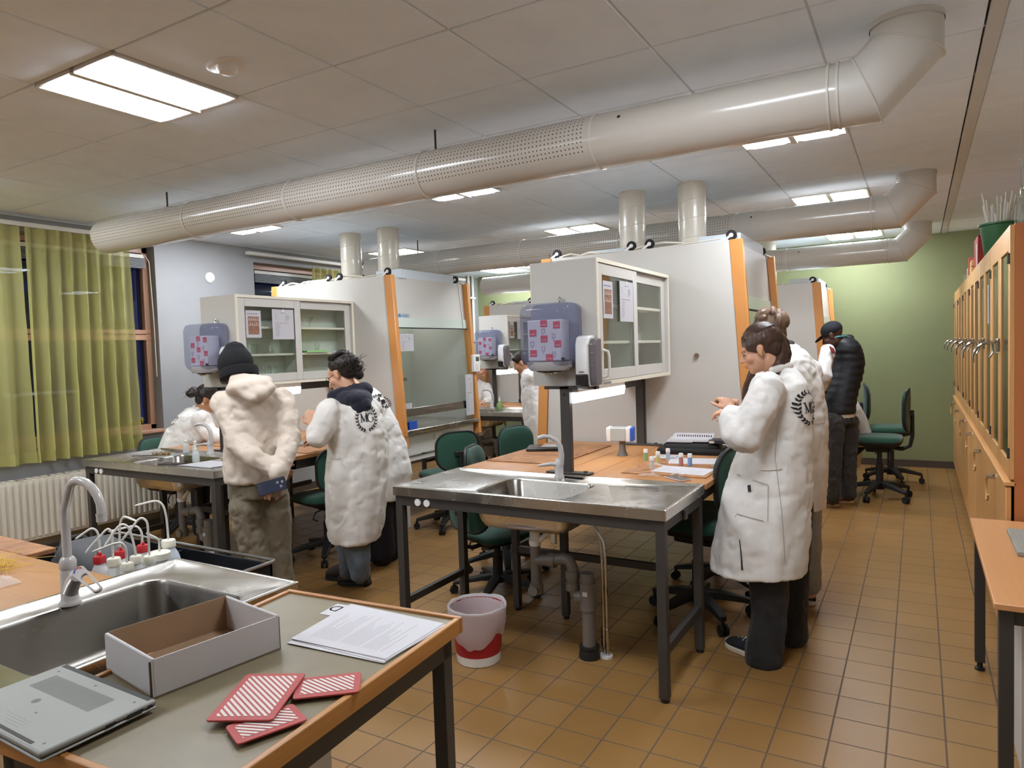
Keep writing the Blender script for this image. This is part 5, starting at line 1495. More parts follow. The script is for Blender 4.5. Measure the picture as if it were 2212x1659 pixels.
# ------------------------------------------------------------------ on top of and beside the tall cabinets
GT = 2.106
for k, (y, z, h, r) in enumerate(((4.12, GT, .17, .05), (4.27, GT, .16, .045), (4.16, GT+.171, .15, .045), (4.40, GT, .13, .045))):
    glass('beaker', ['tall glass beaker on the nearest tall cabinet, cut by the picture edge', 'middle glass beaker on the nearest tall cabinet', 'glass beaker stacked highest on the nearest tall cabinet', 'lowest glass beaker on the nearest tall cabinet'][k], .47, y, z, h, r, 'big glass beakers on the tall cabinets')
t = thing('pipette_bucket', 'green bucket full of white pipettes on the tall cabinets', 'bucket', (.47, 5.65, GT))
BKT = mat('bucket_green', '#2f5f3a', rough=.4)
MB().lathe((0, 0, 0), [(.085, 0), (.09, .005), (.115, .2), (.125, .205), (.125, .215), (.11, .215), (.105, .19), (.085, .01), (0, .01)], 28).build('bucket', BKT, t)
rn = random.Random(5)
PIP = mat('pipette_white', '#d7d6ce', rough=.35)
for k in range(30):
    a = rn.uniform(0, 6.28); r0 = rn.uniform(0, .06); r1 = r0+rn.uniform(.02, .13)
    m = MB().cyl((r0*cos(a), r0*sin(a), .02), (r1*cos(a), r1*sin(a), .215+rn.uniform(.05, .2)), .006, .0045, 7)
    m.build('pipette', PIP, t)
REDB = mat('red_carton', '#8f2a28', rough=.6)
t = thing('red_box', 'red cardboard box with a white patch on the tall cabinets', 'box', (.50, 6.75, GT))
MB().box(-.1, -.2, 0, .15, .2, .26).build('carton', REDB, t, bev=.003)
MB().box(-.103, -.19, .0, -.1, -.08, .2).build('white_panel', mat('pale_panel', '#b9a7a5', rough=.7), t, smooth=False)
for k, (y, z, h) in enumerate(((7.25, GT, .07), (7.22, GT+.071, .05))):
    o = MB().box(-.07, -.1, 0, .07, .1, h).build('wooden_box', CABW, bev=.003); tag(o, ('lower of two small wooden boxes on the tall cabinets', 'upper of two small wooden boxes on the tall cabinets')[k], 'box', 'small wooden boxes'); o.location = (.46, y, z)
for k, (y, c, h) in enumerate(((7.75, '#c9665c', .2), (7.95, '#d9d3c6', .12), (8.5, '#b9b8a0', .1))):
    o = MB().box(-.05, -.03, 0, .07, .03, h).build('carton', mat('carton%d' % k, c, rough=.7), bev=.002); tag(o, ('narrow pink carton on the tall cabinets beside the red box', 'white carton on the tall cabinets next to the pink one', 'last pale carton on the tall cabinets')[k], 'box', 'small cartons on the tall cabinets'); o.location = (.45, y, GT)
# side table at the right edge
t = thing('side_table', 'beech side table on dark legs at the right edge of the picture', 'table', (.21, 2.73, 0))
TWd, TDp, TZ = .56, 1.26, .71
MB().box(0, 0, TZ-.022, TWd, TDp, TZ).build('tabletop', wood('pale_beech', '#bd8350', '#cf9867', 'y', scale=7, contrast=.8), t, bev=.003)
for y in (.03, TDp-.06): MB().box(.03, y, TZ-.075, TWd-.03, y+.03, TZ-.022).build('apron', DARKM, t, smooth=False)
for x in (.015, TWd-.06):
    for y in (.02, TDp-.1):
        MB().box(x, y, .04, x+.042, y+.042, TZ-.022).build('leg', DARKM, t, bev=.002)
        MB().lathe((x+.021, y+.021, 0), [(.022, 0), (.022, .008), (.012, .012), (.012, .04), (0, .04)], 14).build('foot', BLACKP, t)
o = MB().box(0, -.2, 0, .34, .2, .02).build('stone_slab', mat('grey_slab', '#8d8a80', rough=.6, var=.14, vscale=9, stretch=(14, .7, 1)), bev=.003)
tag(o, 'grey streaked slab lying on the side table', 'slab'); o.location = (.335, 3.55, TZ)
t = thing('pedestal', 'white textured pedestal under the side table at the right edge', 'pedestal', (.315, 3.02, 0))
MB().box(0, 0, .0, .44, .5, .62).build('body', mat('textured_white', '#b9b3aa', rough=.85, bump=.5, bscale=120), t, smooth=False)
MB().box(.0, .5, 0, .44, .55, .05).build('plinth', DARKM, t, smooth=False)

# ------------------------------------------------------------------ chairs
def lab_chair(label):
    t = thing('swivel_chair', label, 'chair', (0, 0, 0), 0, 'green swivel chairs')
    hs = .52
    rr = rrect(-.225, -.2, .225, .22, .1, 6)
    MB().loft([[Vector((x*s, y*s, z)) for x, y in rr] for s, z in ((.93, hs-.045), (1, hs-.03), (1.0, hs-.005), (.96, hs+.012), (.8, hs+.02), (.4, hs+.022))]).build('seat', GREENF, t, angle=60)
    MB().loft([[Vector((x*s, y*s, z)) for x, y in rr] for s, z in ((.6, hs-.075), (.94, hs-.05), (1.005, hs-.034), (1.005, hs-.022))]).build('seat_shell', BLACKP, t, angle=60)
    def back(y0, th, sc):
        out = []
        pr = rrect(-.2, -.17, .2, .17, .12, 7)
        for s, d in ((.5, 0), (.9, .004), (1, .015), (1, .03), (.93, .042), (.5, .048)):
            ring = []
            for x, z in pr:
                X, Zz = x*s*sc, z*s*sc
                ring.append(Vector((X, y0+d*th+.9*X*X - .12*(Zz+.17)*0, hs+.235+Zz)))
            out.append(ring)
        return out
    MB().loft(back(-.27, 1., 1.)).build('backrest', GREENF, t, angle=60)
    MB().loft(back(-.274, .3, .99)).build('back_shell', GREENF, t, angle=60)
    MB().tube([Vector((x*1.01, -.262+.9*x*x, hs+.235+z*1.01)) for x, z in rrect(-.2, -.17, .2, .17, .12, 7)]+[Vector((.2*1.01, -.262+.9*.04, hs+.235+.05*1.01))], .012, 8).build('back_edge', BLACKP, t)
    p = [(0, -.05, hs-.08), (0, -.2, hs-.09), (0, -.265, hs-.06), (0, -.285, hs+.02), (0, -.285, hs+.2)]
    MB().tube(p, .018, 8).build('back_bar', BLACKP, t)
    MB().box(-.05, -.3, hs+.19, .05, -.27, hs+.235).build('back_bracket', BLACKP, t, bev=.006)
    MB().box(-.07, -.12, hs-.12, .07, .12, hs-.06).build('mechanism', BLACKP, t, bev=.015)
    MB().tube([(.07, .03, hs-.09), (.18, .05, hs-.1), (.21, .05, hs-.14), (.2, .05, hs-.17)], .006, 7).build('lever', BLACKP, t)
    MB().tube([(-.07, -.08, hs-.09), (-.16, -.1, hs-.11), (-.18, -.1, hs-.16), (-.14, -.1, hs-.18)], .006, 7).build('lever', BLACKP, t)
    MB().lathe((0, 0, .08), [(.045, 0), (.034, .04), (.034, .22), (.024, .225), (.022, hs-.18), (0, hs-.18)], 18).build('gas_column', BLACKP, t)
    for k in range(5):
        a = 2*pi*k/5+.3; d = Vector((cos(a), sin(a), 0))
        p = [d*.02+Vector((0, 0, .125)), d*.12+Vector((0, 0, .12)), d*.24+Vector((0, 0, .098)), d*.3+Vector((0, 0, .085))]
        lg = MB()
        s = Vector((-d.y, d.x, 0))
        lg.loft([[q+s*w+Vector((0, 0, h)), q-s*w+Vector((0, 0, h)), q-s*w*1.1-Vector((0, 0, h)), q+s*w*1.1-Vector((0, 0, h))] for q, w, h in zip(p, (.032, .03, .024, .02), (.022, .02, .015, .013))])
        l_ = lg.build('base_leg', BLACKP, t, bev=.005)
        c = d*.295
        w_ = MB()
        for q in (-.016, .016): w_.cyl(c+s*(q-.008)+Vector((0, 0, .028)), c+s*(q+.008)+Vector((0, 0, .028)), .028, n=16)
        w_.cyl(c+Vector((0, 0, .03)), c+Vector((0, 0, .08)), .01, n=8)
        w_.build('caster', BLACKF, l_)
    return t
ch = lab_chair('green swivel chair seen from behind, in front of the left fume cupboard')
def put(x, y, face, label, dz=0., first=False):
    """face = direction the sitter looks, degrees from +x"""
    rz = radians(face-90)
    c = ch if first else dup(ch, (0, 0, 0))
    c.location = (x, y, 0); c.rotation_euler = (0, 0, rz); c['label'] = label
    if dz:
        k = 1+dz/.52; c.scale = (1, 1, k)
    return c
put(-3.72, 5.15, 150, 'green swivel chair seen from behind, in front of the left fume cupboard', -.02, True)
put(-2.62, 4.33, 15, 'green swivel chair at the left corner of the middle table')
put(-2.42, 3.88, 70, 'black swivel chair base pushed under the middle sink bench', -.12)
put(-2.98, 5.42, -20, 'green swivel chair whose back rises behind the black laptop', .0)
put(-1.12, 4.0, 168, 'dark green swivel chair between the girl and the middle bench', .05)
put(-1.14, 4.58, 180, 'swivel chair tucked under the middle table behind the ponytailed girl', .0)
put(-4.06, 3.98, 165, 'green swivel chair between the hoodie and the navy hooded person', .0)
put(-5.87, 3.92, 20, 'green swivel chair of the woman with the bun', .0)
put(-.34, 7.78, 178, 'green swivel chair with its back to the right, near the green wall', .09)
put(-.27, 8.68, 5, 'green swivel chair facing the cabinets, nearest the green wall', .09)
put(-3.95, 8.0, 175, 'dark swivel chair under the distant table', .0)
# ------------------------------------------------------------------ people
def mix_dir(left=0, away=0, upw=0):
    return (-A_*left + B_*away + Z_*upw).normalized()
def cloud(name, size, depth=2):
    if name in bpy.data.textures: return bpy.data.textures[name]
    t = bpy.data.textures.new(name, 'CLOUDS'); t.noise_scale = size; t.noise_depth = depth
    return t
def crease(name, size):
    if name in bpy.data.textures: return bpy.data.textures[name]
    t = bpy.data.textures.new(name, 'MARBLE'); t.noise_scale = size; t.turbulence = 9; t.noise_depth = 2; t.marble_type = 'SHARP'
    return t
def blob(m, name, mt, parent, voxel=.01, it=4, disp=()):
    o = m.build(name, mt, parent, w=True)
    r = o.modifiers.new('skin', 'REMESH'); r.mode = 'VOXEL'; r.voxel_size = voxel; r.use_smooth_shade = True
    s = o.modifiers.new('soften', 'SMOOTH'); s.factor = .5; s.iterations = it
    for k, (size, st) in enumerate(disp):
        d = o.modifiers.new('folds', 'DISPLACE'); d.texture = cloud('folds%g' % size, size) if size > 0 else crease('crease%g' % -size, -size); d.strength = st; d.mid_level = .5; d.texture_coords = 'LOCAL'
    return o
def fr_(f, u=Z_):
    f = f.normalized(); r = f.cross(u).normalized(); u = r.cross(f)
    return Matrix((r, f, u)).transposed()
def head_shapes(m, C, H, s=1.):
    P = lambda x, y, z: C + H @ (Vector((x, y, z))*s)
    E = lambda c, r: m.ell(P(*c), [q*s for q in r], H, 24, 14)
    E((0, -.012, .035), (.074, .094, .084)); E((0, .028, -.035), (.059, .064, .08)); E((0, .045, -.075), (.046, .045, .04))
    E((0, .074, -.098), (.022, .02, .018))
    m.cap(P(0, .09, .012), P(0, .112, -.03), .0085*s, .0125*s, 10); E((.012, .102, -.035), (.009, .009, .007)); E((-.012, .102, -.035), (.009, .009, .007))
    E((0, .09, -.061), (.022, .012, .006)); E((0, .088, -.072), (.019, .012, .007))
    m.cap(P(-.035, .078, .022), P(.035, .078, .022), .012*s, .012*s, 10)
    for q in (-1, 1):
        E((q*.036, .058, -.03), (.03, .028, .028)); E((q*.032, .079, .004), (.015, .011, .009))
        m.ell(P(q*.076, -.002, -.012), (.011*s, .018*s, .031*s), H @ Matrix.Rotation(-.15, 3, 'X'), 12, 8)
        m.ell(P(q*.08, -.006, .004), (.008*s, .018*s, .018*s), H, 12, 8)
def hand_shapes(m, W, d, n, side, curl=(.5, .6, .4), s=1., spread=.1):
    d = d.normalized(); n = (n - d*n.dot(d)).normalized(); t = d.cross(n)*side
    m.cap(W-d*.02*s, W+d*.03*s, .025*s, .02*s, 10)
    for k, (o, L) in enumerate(((.031, .07), (.0105, .08), (-.0105, .074), (-.031, .058))):
        K = W + d*(.088-.006*abs(k-1))*s + t*o*s
        m.cap(W+t*o*.55*s+d*.01*s, K, .0145*s, .0115*s, 9)
        a = 0.; p = K; fd = (d + t*o*spread*12).normalized()
        for j, fr in enumerate((.45, .3, .25)):
            a += curl[j]*(1+.12*k)
            q = p + (fd*cos(a) + n*sin(a))*L*fr*s
            m.cap(p, q, (.0096-.0009*j)*s, (.009-.0011*j)*s, 8); p = q
    p = W + d*.022*s + t*.02*s
    for v, L, r in (((d*.6+t*.75+n*.25), .042, .0125), ((d*.8+t*.35+n*.45), .032, .0105), ((d*.85+t*.0+n*.5), .026, .009)):
        q = p + v.normalized()*L*s; m.cap(p, q, r*s, r*.9*s, 9); p = q
def rows_loft(m, rows, D, n=60, fold=.0, seed=0, lean=0.):
    """rows = (y, left x, right x, half thickness[, depth]) read off the silhouette"""
    rn = random.Random(seed); ph = [rn.uniform(0, 6.28) for _ in range(4)]; rings = []
    for i, rw in enumerate(rows):
        y, xl, xr, rs = rw[:4]; d = D + (rw[4] if len(rw) > 4 else 0)
        c = at((xl+xr)/2, y, d); rx = (xr-xl)/2*d/1506.59; k = i/(len(rows)-1)
        ring = []
        for j in range(n):
            a = 2*pi*j/n; f = 1 + fold*k*(sin(7*a+ph[0])*.6+sin(11*a+ph[1]+k)*.4+.5*sin(4*a+ph[2]))
            ring.append(c + A_*(rx*cos(a)*f) + B_*(rs*sin(a)*f))
        rings.append(ring)
    m.loft(rings)
    return rings
def strands(parent, mt, C, H, knot, n, seed=1, r=.0016, s=1., lift=.004, back=.02):
    """combed hair: thin strands that run over the skull from the hairline to a knot (head coordinates)"""
    rn = random.Random(seed); m = MB(); R_ = Vector((.083, .101, .088)); O = Vector((0, -.02, .043))
    k1 = Vector(knot)-O; k1 = Vector((k1.x/R_.x, k1.y/R_.y, k1.z/R_.z)).normalized()
    for i in range(n):
        a = rn.uniform(-pi, pi)
        front = cos(a)
        d0 = Vector((sin(a)*.98, .55*front if front > 0 else .9*front, .42+.38*front if front > 0 else -.62-.1*front)).normalized()
        p = []
        for j in range(8):
            u = j/7; d = (d0*(1-u)+k1*u+Vector((rn.gauss(0, .012), rn.gauss(0, .012), rn.gauss(0, .012)))).normalized()
            q = O + Vector((d.x*R_.x, d.y*R_.y, d.z*R_.z))*(1+lift*8*sin(pi*u)+.015)
            p.append(C + H @ (q*s))
        m.tube(p, [r*.6]+[r]*6+[r*.7], 4)
    return m.build('hair_strands', mt, parent, w=True)
def tuft(parent, mt, path, n, rad, seed=1, r=.0018):
    """a hanging bunch of strands along a path"""
    rn = random.Random(seed); m = MB()
    for i in range(n):
        a = rn.uniform(0, 6.28); q = rn.uniform(.5, 1.); end = rn.uniform(.75, 1.)
        p = []
        for k, (c, w) in enumerate(path):
            p.append(c + A_*(w*q*cos(a)) + B_*(w*q*sin(a)) + Vector((rn.gauss(0, .002), rn.gauss(0, .002), 0)))
        m.tube(p, [r]*(len(p)-1)+[r*.3], 4)
    return m.build('strands', mt, parent, w=True)
def decal(name, mt, parent, c, ex, ey, quads, target, off=.004):
    """flat shapes printed on a garment: polygons in units of ex, ey around c, laid on the cloth along their normal"""
    m = MB(); sx, sy = ex.length, ey.length
    n = ex.cross(ey).normalized(); x = ex.normalized(); y = n.cross(x); sk = ey.dot(x); sy = ey.dot(y)
    for q in quads: m.add([Vector((u*sx+v*sk, v*sy, 0)) for u, v in q], [tuple(range(len(q)))])
    o = m.build(name, mt, parent, smooth=False)
    o.location = c-parent.parent.location
    o.rotation_euler = Matrix((x, y, n)).transposed().to_euler()
    bm = bmesh.new(); bm.from_mesh(o.data)
    bmesh.ops.subdivide_edges(bm, edges=bm.edges, cuts=2, use_grid_fill=True); bm.to_mesh(o.data); bm.free()
    s = o.modifiers.new('lie_on', 'SHRINKWRAP'); s.target = target; s.wrap_method = 'PROJECT'; s.use_project_z = True
    s.use_negative_direction = True; s.use_positive_direction = True; s.offset = off; s.wrap_mode = 'ABOVE_SURFACE'
    return o
def emblem_quads():
    Q = []
    def stroke(x0, y0, x1, y1, w):
        d = Vector((x1-x0, y1-y0)); p = Vector((-d.y, d.x)).normalized()*w/2
        n = max(1, int(d.length/.09))
        for i in range(n):
            a = Vector((x0, y0))+d*i/n; b = Vector((x0, y0))+d*(i+1)/n
            Q.append([tuple(a-p), tuple(b-p), tuple(b+p), tuple(a+p)])
    def leaf(x, y, a, L, w):
        d = Vector((cos(a), sin(a))); p = Vector((-d.y, d.x))*w
        b = Vector((x, y))
        Q.append([tuple(b), tuple(b+d*L*.45-p), tuple(b+d*L), tuple(b+d*L*.45+p)])
    for s in (-1, 1):
        for k in range(11):
            a = radians(-82+15.2*k); x, y = .36*cos(a), .46*sin(a)
            tdir = a+pi/2
            for o_ in (-.55, .55):
                b = tdir+o_
                leaf(s*x, y, b if s > 0 else pi-b, .125, .03)
    for x0, x1, w in ((-.2, -.2, .018), (-.185, -.105, .045), (-.105, -.03, .018), (-.03, -.03, .042)):
        pass
    stroke(-.2, -.14, -.2, .15, .02); stroke(-.2, .15, -.1, -.13, .045); stroke(-.1, -.13, -.005, .15, .018); stroke(-.0, -.14, -.0, .15, .044)
    for x, y in ((-.2, -.145), (-.2, .155), (0, -.145), (.0, .155)): stroke(x-.045, y, x+.045, y, .014)
    for k in range(10):
        a0, a1 = radians(48+27.5*k), radians(48+27.5*(k+1))
        w = .022+.026*abs(sin((a0+a1)/2-pi/2)) if k < 8 else .02
        stroke(.15+.115*cos(a0), .165*sin(a0)*1.0, .15+.115*cos(a1), .165*sin(a1), w)
    stroke(.245, -.13, .245, -.0, .04); stroke(.16, .0, .28, .0, .016); stroke(.235, .08, .235, .15, .014)
    return Q
EMB = emblem_quads()
BLKINK = mat('emblem_black', '#17171b', rough=.8)
def emblem(coat, c, ex, h):
    """laurel wreath with two letters on the back of a coat"""
    return decal('emblem', BLKINK, coat, c, ex.normalized()*h, Z_*h, EMB, coat)
def shoe(parent, heel, toe, mt, sole, w=.045, hgt=.085, name='shoe'):
    """a shoe on the floor, from heel to toe"""
    heel = Vector((heel[0], heel[1], 0)); toe = Vector((toe[0], toe[1], 0)); d = (toe-heel); L = d.length; d.normalize(); s = Vector((-d.y, d.x, 0))
    def ring(u, wz, z0, z1, n=12):
        c = heel+d*(u*L)
        return [c+s*(wz*cos(2*pi*k/n))+Z_*((z0+z1)/2+(z1-z0)/2*sin(2*pi*k/n)) for k in range(n)]
    m = MB(); q = [(0, .5, .05), (.06, .8, .95), (.25, .85, 1.05), (.45, .9, .95), (.65, 1.0, .72), (.82, .95, .55), (.95, .7, .4), (1., .3, .25)]
    m.loft([ring(u, w*a, .012, .02+hgt*b) for u, a, b in q])
    o = m.build(name, mt, parent, w=True, sub=1)
    m = MB(); pr = [heel+d*(u*L)+s*(w*1.06*a*k) for k in (1,) for u, a in ((0, .45), (.08, .8), (.3, .82), (.6, .95), (.8, .95), (.94, .65), (1.01, .2))]
    pr += [heel+d*(u*L)-s*(w*1.06*a) for u, a in ((1.01, .2), (.94, .65), (.8, .95), (.6, .95), (.3, .82), (.08, .8), (0, .45))]
    m.loft([[p+Z_*.001 for p in pr], [p+Z_*.026 for p in pr]]).build('sole', sole, o, w=True, bev=.004)
    return o
def limb(m, pts):
    """pts = (point, radius) chain of tapered capsules"""
    for (p, a), (q, b) in zip(pts[:-1], pts[1:]): m.cap(p, q, a, b, 14)
def legs_pts(h, k, f): return [(h, .085), (k, .058), (f, .042)]

SKIN = mat('skin_light', '#d3a183', rough=.5, subsurf=.12, var=.04, vscale=20)
SKIN2 = mat('skin_tan', '#bb8766', rough=.5, subsurf=.1)
SKIND = mat('skin_dark', '#4c3022', rough=.5)
SKINB = mat('skin_brown', '#7d5339', rough=.5)
COATW = cloth('coat_cotton', '#dfdbd5', crease=.4, scale=4.5)
COATG = cloth('coat_cotton_worn', '#ddd8d0', crease=.55, scale=5.5)
SEAM = mat('coat_seam', '#aaa49b', rough=.9)
def hair_mat(n, c): return mat(n, c, rough=.42, var=.35, vscale=60, bump=.5, bscale=80, bdist=.006, stretch=(1, 1, .25))
HBR = hair_mat('hair_brown', '#4a3529'); HDK = hair_mat('hair_dark', '#2a201b'); HLB = hair_mat('hair_light_brown', '#6b5340'); HBL = hair_mat('hair_blond', '#b8976b')
FOLDS = ((-.085, .009), (.28, .034)); FOLDS2 = ((-.06, .013), (.22, .03))

def person(label, base):
    return thing('person', label, 'person', (base.x, base.y, 0))
def floor_pt(px, py):
    d = at(px, py, 1.)-CAMP
    return CAMP + d*(-1.59/d.z)

# --- 1: cream hoodie, black beanie, phone held behind the back
D = 4.05
p1 = person('person in cream hoodie and black beanie holding a phone behind the back', floor_pt(590, 1352))
f = mix_dir(.5, .85, -.25); H = fr_(f); C = at(516, 803, 4.08)
wl, wr = at(586, 1012, 3.86), at(601, 1022, 3.84)
b = MB(); head_shapes(b, C, H); b.cap(C-Z_*.06, at(548, 850, 4.06), .058, .065)
rows_loft(b, [(845, 500, 590, .07), (880, 490, 605, .1), (960, 510, 598, .08), (1040, 515, 600, .075)], D)
b.cap(at(500, 868, 4.05), at(590, 866, 4.12), .06, .06)
limb(b, [(at(482, 870, 4.03), .05), (at(507, 952, 3.95), .04), (wl, .03)]); limb(b, [(at(608, 866, 4.1), .05), (at(626, 945, 4.02), .04), (wr, .03)])
fl_, fr2_ = at(583, 1345, 4.07), at(616, 1338, 4.16)
limb(b, [(at(535, 1060, 4.07), .06), (at(543, 1160, 4.04), .05), (fl_, .04)]); limb(b, [(at(585, 1060, 4.12), .06), (at(597, 1160, 4.14), .05), (fr2_, .04)])
hand_shapes(b, at(603, 1032, 3.85), mix_dir(.55, -.05, -.55), mix_dir(.2, -.7, -.6), -1, (.5, .7, .5))
hand_shapes(b, wl, mix_dir(-.85, .1, -.45), mix_dir(.1, .9, -.2), 1, (.7, .8, .5))
blob(b, 'body', SKINB, p1, .0055, 2)
HOOD = cloth('cream_fleece', '#c6b8a8', .95, .25, 4.5, .04, .03)
m = MB()
rows_loft(m, [(838, 520, 575, .06), (848, 482, 606, .10), (866, 473, 616, .125), (900, 480, 618, .135), (950, 486, 617, .135), (990, 486, 616, .13), (1012, 484, 618, .14), (1020, 487, 617, .138), (1038, 487, 618, .138)], D, fold=.012, seed=3)
limb(m, [(at(487, 872, 4.03), .082), (at(503, 915, 3.98), .072), (at(513, 955, 3.92), .066), (at(550, 988, 3.87), .06), (wl+B_*.01, .048), (at(597, 1018, 3.85), .042)])
limb(m, [(at(605, 866, 4.1), .082), (at(620, 905, 4.05), .072), (at(625, 948, 4.0), .066), (at(614, 990, 3.9), .056), (wr, .05), (at(603, 1032, 3.84), .043)])
hd = blob(m, 'hoodie', HOOD, p1, .0095, 4, ((-.07, .010), (.25, .02)))
m = MB()
m.ell(at(540, 836, 4.0), (.15, .125, .06), Matrix.Rotation(radians(-6), 3, 'Y')); m.ell(at(550, 848, 3.915), (.095, .05, .052)); m.cap(at(512, 822, 3.98), at(575, 826, 3.99), .045, .04)
m.cap(at(507, 838, 3.93), at(549, 860, 3.875), .03, .03); m.cap(at(549, 860, 3.875), at(586, 838, 3.95), .03, .028)
blob(m, 'hood', HOOD, p1, .009, 3, ((.05, .012),))
KHA = cloth('khaki_cotton', '#6f6552', .9, .7, 6.)
m = MB()
rows_loft(m, [(1015, 500, 606, .1), (1040, 497, 612, .112), (1070, 497, 617, .118)], D)
limb(m, [(at(530, 1056, 4.05), .092), (at(535, 1100, 4.03), .098), (at(544, 1150, 4.03), .085), (at(560, 1230, 4.04), .078), (at(580, 1325, 4.05), .074)])
limb(m, [(at(586, 1052, 4.12), .095), (at(592, 1100, 4.12), .09), (at(597, 1150, 4.13), .08), (at(604, 1230, 4.14), .076), (at(615, 1322, 4.15), .072)])
blob(m, 'trousers', KHA, p1, .01, 4, FOLDS2)
m = MB(); bh = at(509, 785, 4.075)
m.ell(bh, (.1, .118, .104), H @ Matrix.Rotation(.12, 3, 'X')); m.cap(bh, bh+Z_*.06-A_*.0, .094, .07)
bn = blob(m, 'beanie', mat('black_knit', '#101012', rough=.95, bump=.5, bscale=150, bdist=.004, stretch=(1, 1, .1)), p1, .008, 3)
m = MB(); hb = fr_(f, Vector((0, 0, 1)) - A_*.12 + B_*.1)
for z in (0, .03): pass
cc = at(516, 806, 4.07)
m.loft([[cc + hb @ Vector((r*.104*cos(a*pi/16), r*.12*sin(a*pi/16), z)) for a in range(32)] for r, z in ((.9, -.026), (1.03, -.024), (1.07, 0), (1.04, .024), (.9, .03))]).build('cuff', MATS['black_knit'], bn, w=True)
for fp, dd in ((fl_, .0), (fr2_, 0)):
    q = fp - f*.05; shoe(p1, (q.x, q.y), (q.x+f.x*.28, q.y+f.y*.28), mat('dark_shoe', '#26221f', rough=.6), BLACKF)
pc_ = (at(556, 1049, 3.74)+at(617, 1049, 3.76)+at(614, 1035, 3.76)+at(562, 1068, 3.74))/4
ph = thing('smartphone', 'dark phone held behind the back by the hooded person', 'phone', tuple(pc_))
ex = (at(615, 1042, 3.80)-at(559, 1058, 3.79)).normalized(); ez = Vector(-B_); ey = ez.cross(ex).normalized()
RM = Matrix((ex, ey, ez)).transposed()
ph.rotation_euler = RM.to_euler()
MB().prism(rrect(-.078, -.036, .078, .036, .01, 4), 'z', -.004, .004).build('body', BLACKP, ph, bev=.002)
MB().prism(rrect(-.074, -.033, .074, .033, .009, 4), 'z', .004, .0046).build('screen', mat('phone_glass', '#3d4254', rough=.08), ph)
m = MB()
for x, y in ((.035, .012), (.048, -.012), (.06, .01)): m.cyl((x, y, .0046), (x, y, .0056), .007, n=14)
m.build('lens', mat('lens_grey', '#9ca0a8', rough=.2), ph)

# --- 2: white coat with the wreath, navy hood
D = 4.7
p2 = person('person in white coat and navy hood, wreath emblem in full view on the back', floor_pt(770, 1265))
f = mix_dir(.85, .3, -.42); H = fr_(f); C = at(738, 806, 4.72)
b = MB(); head_shapes(b, C, H); b.cap(C-Z_*.07-f*.03, at(763, 862, 4.72), .056, .06)
rows_loft(b, [(868, 715, 800, .08), (900, 715, 815, .1), (970, 730, 815, .1), (1050, 722, 820, .11)], D)
sl, el, hn = at(712, 888, 4.58), at(686, 946, 4.5), at(676, 920, 4.62)
limb(b, [(sl, .048), (el, .04), (hn, .027)]); hand_shapes(b, hn, mix_dir(.25, .3, .85), mix_dir(.1, .9, .2), 1, (.5, .7, .5))
sr, er, hr_ = at(800, 885, 4.85), at(742, 935, 5.0), at(690, 930, 5.02)
limb(b, [(sr, .048), (er, .04), (hr_, .028)]); hand_shapes(b, hr_, mix_dir(.9, .2, -.1), mix_dir(0, .2, -.9), -1)
k1, k2 = at(780, 1244, 4.7), at(754, 1238, 4.86)
limb(b, [(at(775, 1060, 4.68), .085), (at(770, 1165, 4.66), .055), (k1, .03)]); limb(b, [(at(762, 1060, 4.85), .085), (at(752, 1160, 4.88), .055), (k2, .03)])
blob(b, 'body', SKIN, p2, .007, 2)
m = MB()
rows_loft(m, [(852, 732, 796, .07), (862, 712, 808, .11), (880, 703, 818, .14), (905, 704, 828, .16), (935, 709, 836, .165), (975, 708, 839, .17), (1030, 704, 838, .18), (1090, 704, 834, .19), (1140, 706, 826, .2), (1163, 709, 820, .2)], D, fold=.045, seed=5)
limb(m, [(sl, .085), (at(700, 918, 4.53), .078), (el, .07), (at(683, 932, 4.56), .06)])
limb(m, [(sr, .085), (er, .068), (at(712, 932, 5.02), .058)])
coat2 = blob(m, 'lab_coat', COATG, p2, .010, 4, FOLDS)
m = MB(); limb(m, [(el, .066), (el*.5+hn*.5, .058)]); blob(m, 'rolled_cuff', COATG, p2, .009, 2, ((.03, .014),))
emblem(coat2, at(794, 905, 4.5), A_*.95+B_*.3, .17)
decal('back_belt', COATG, coat2, at(722, 990, 4.53), A_, Z_, [[(-.045, -.012), (.04, -.006), (.04, .016), (-.045, .012)]], coat2, .006)
m = MB()
m.ell(at(763, 862, 4.68), (.14, .125, .07)); m.cap(at(722, 856, 4.66), at(788, 842, 4.72), .05, .055); m.ell(at(782, 874, 4.62), (.075, .05, .055)); m.cap(at(757, 838, 4.7), at(793, 846, 4.72), .04, .035); m.cap(at(768, 880, 4.58), at(776, 888, 4.58), .03, .022)
blob(m, 'navy_hood', mat('navy_fleece', '#1c1c2b', rough=.95, bump=.25, bscale=90, sheen=.2), p2, .009, 3, ((.05, .016),))
m = MB(); P = lambda x, y, z: C + H @ Vector((x, y, z))
m.ell(P(0, -.03, .05), (.086, .1, .085), H); m.ell(P(0, -.06, .0), (.076, .06, .07), H)
for k in range(9): m.ell(at(758+random.Random(k).uniform(-14, 20), 785+random.Random(k+50).uniform(-10, 26), 4.68+random.Random(k+9).uniform(-.03, .06)), (.034, .034, .026), Matrix.Rotation(k, 3, 'Y'))
hr = blob(m, 'hair', HDK, p2, .007, 4, ((.02, .010),))
m = MB(); rn = random.Random(3)
for k in range(46):
    c = at(758+rn.uniform(-22, 22), 783+rn.uniform(-10, 12), 4.66+rn.uniform(-.03, .05)); d = Vector((rn.uniform(-1, 1), rn.uniform(-1, 1), rn.uniform(-.1, 1))).normalized()
    m.tube([c, c+d*.035, c+d*.065+Vector((rn.uniform(-.02, .02), 0, rn.uniform(-.02, .01)))], [.0022, .0016, .0006], 4)
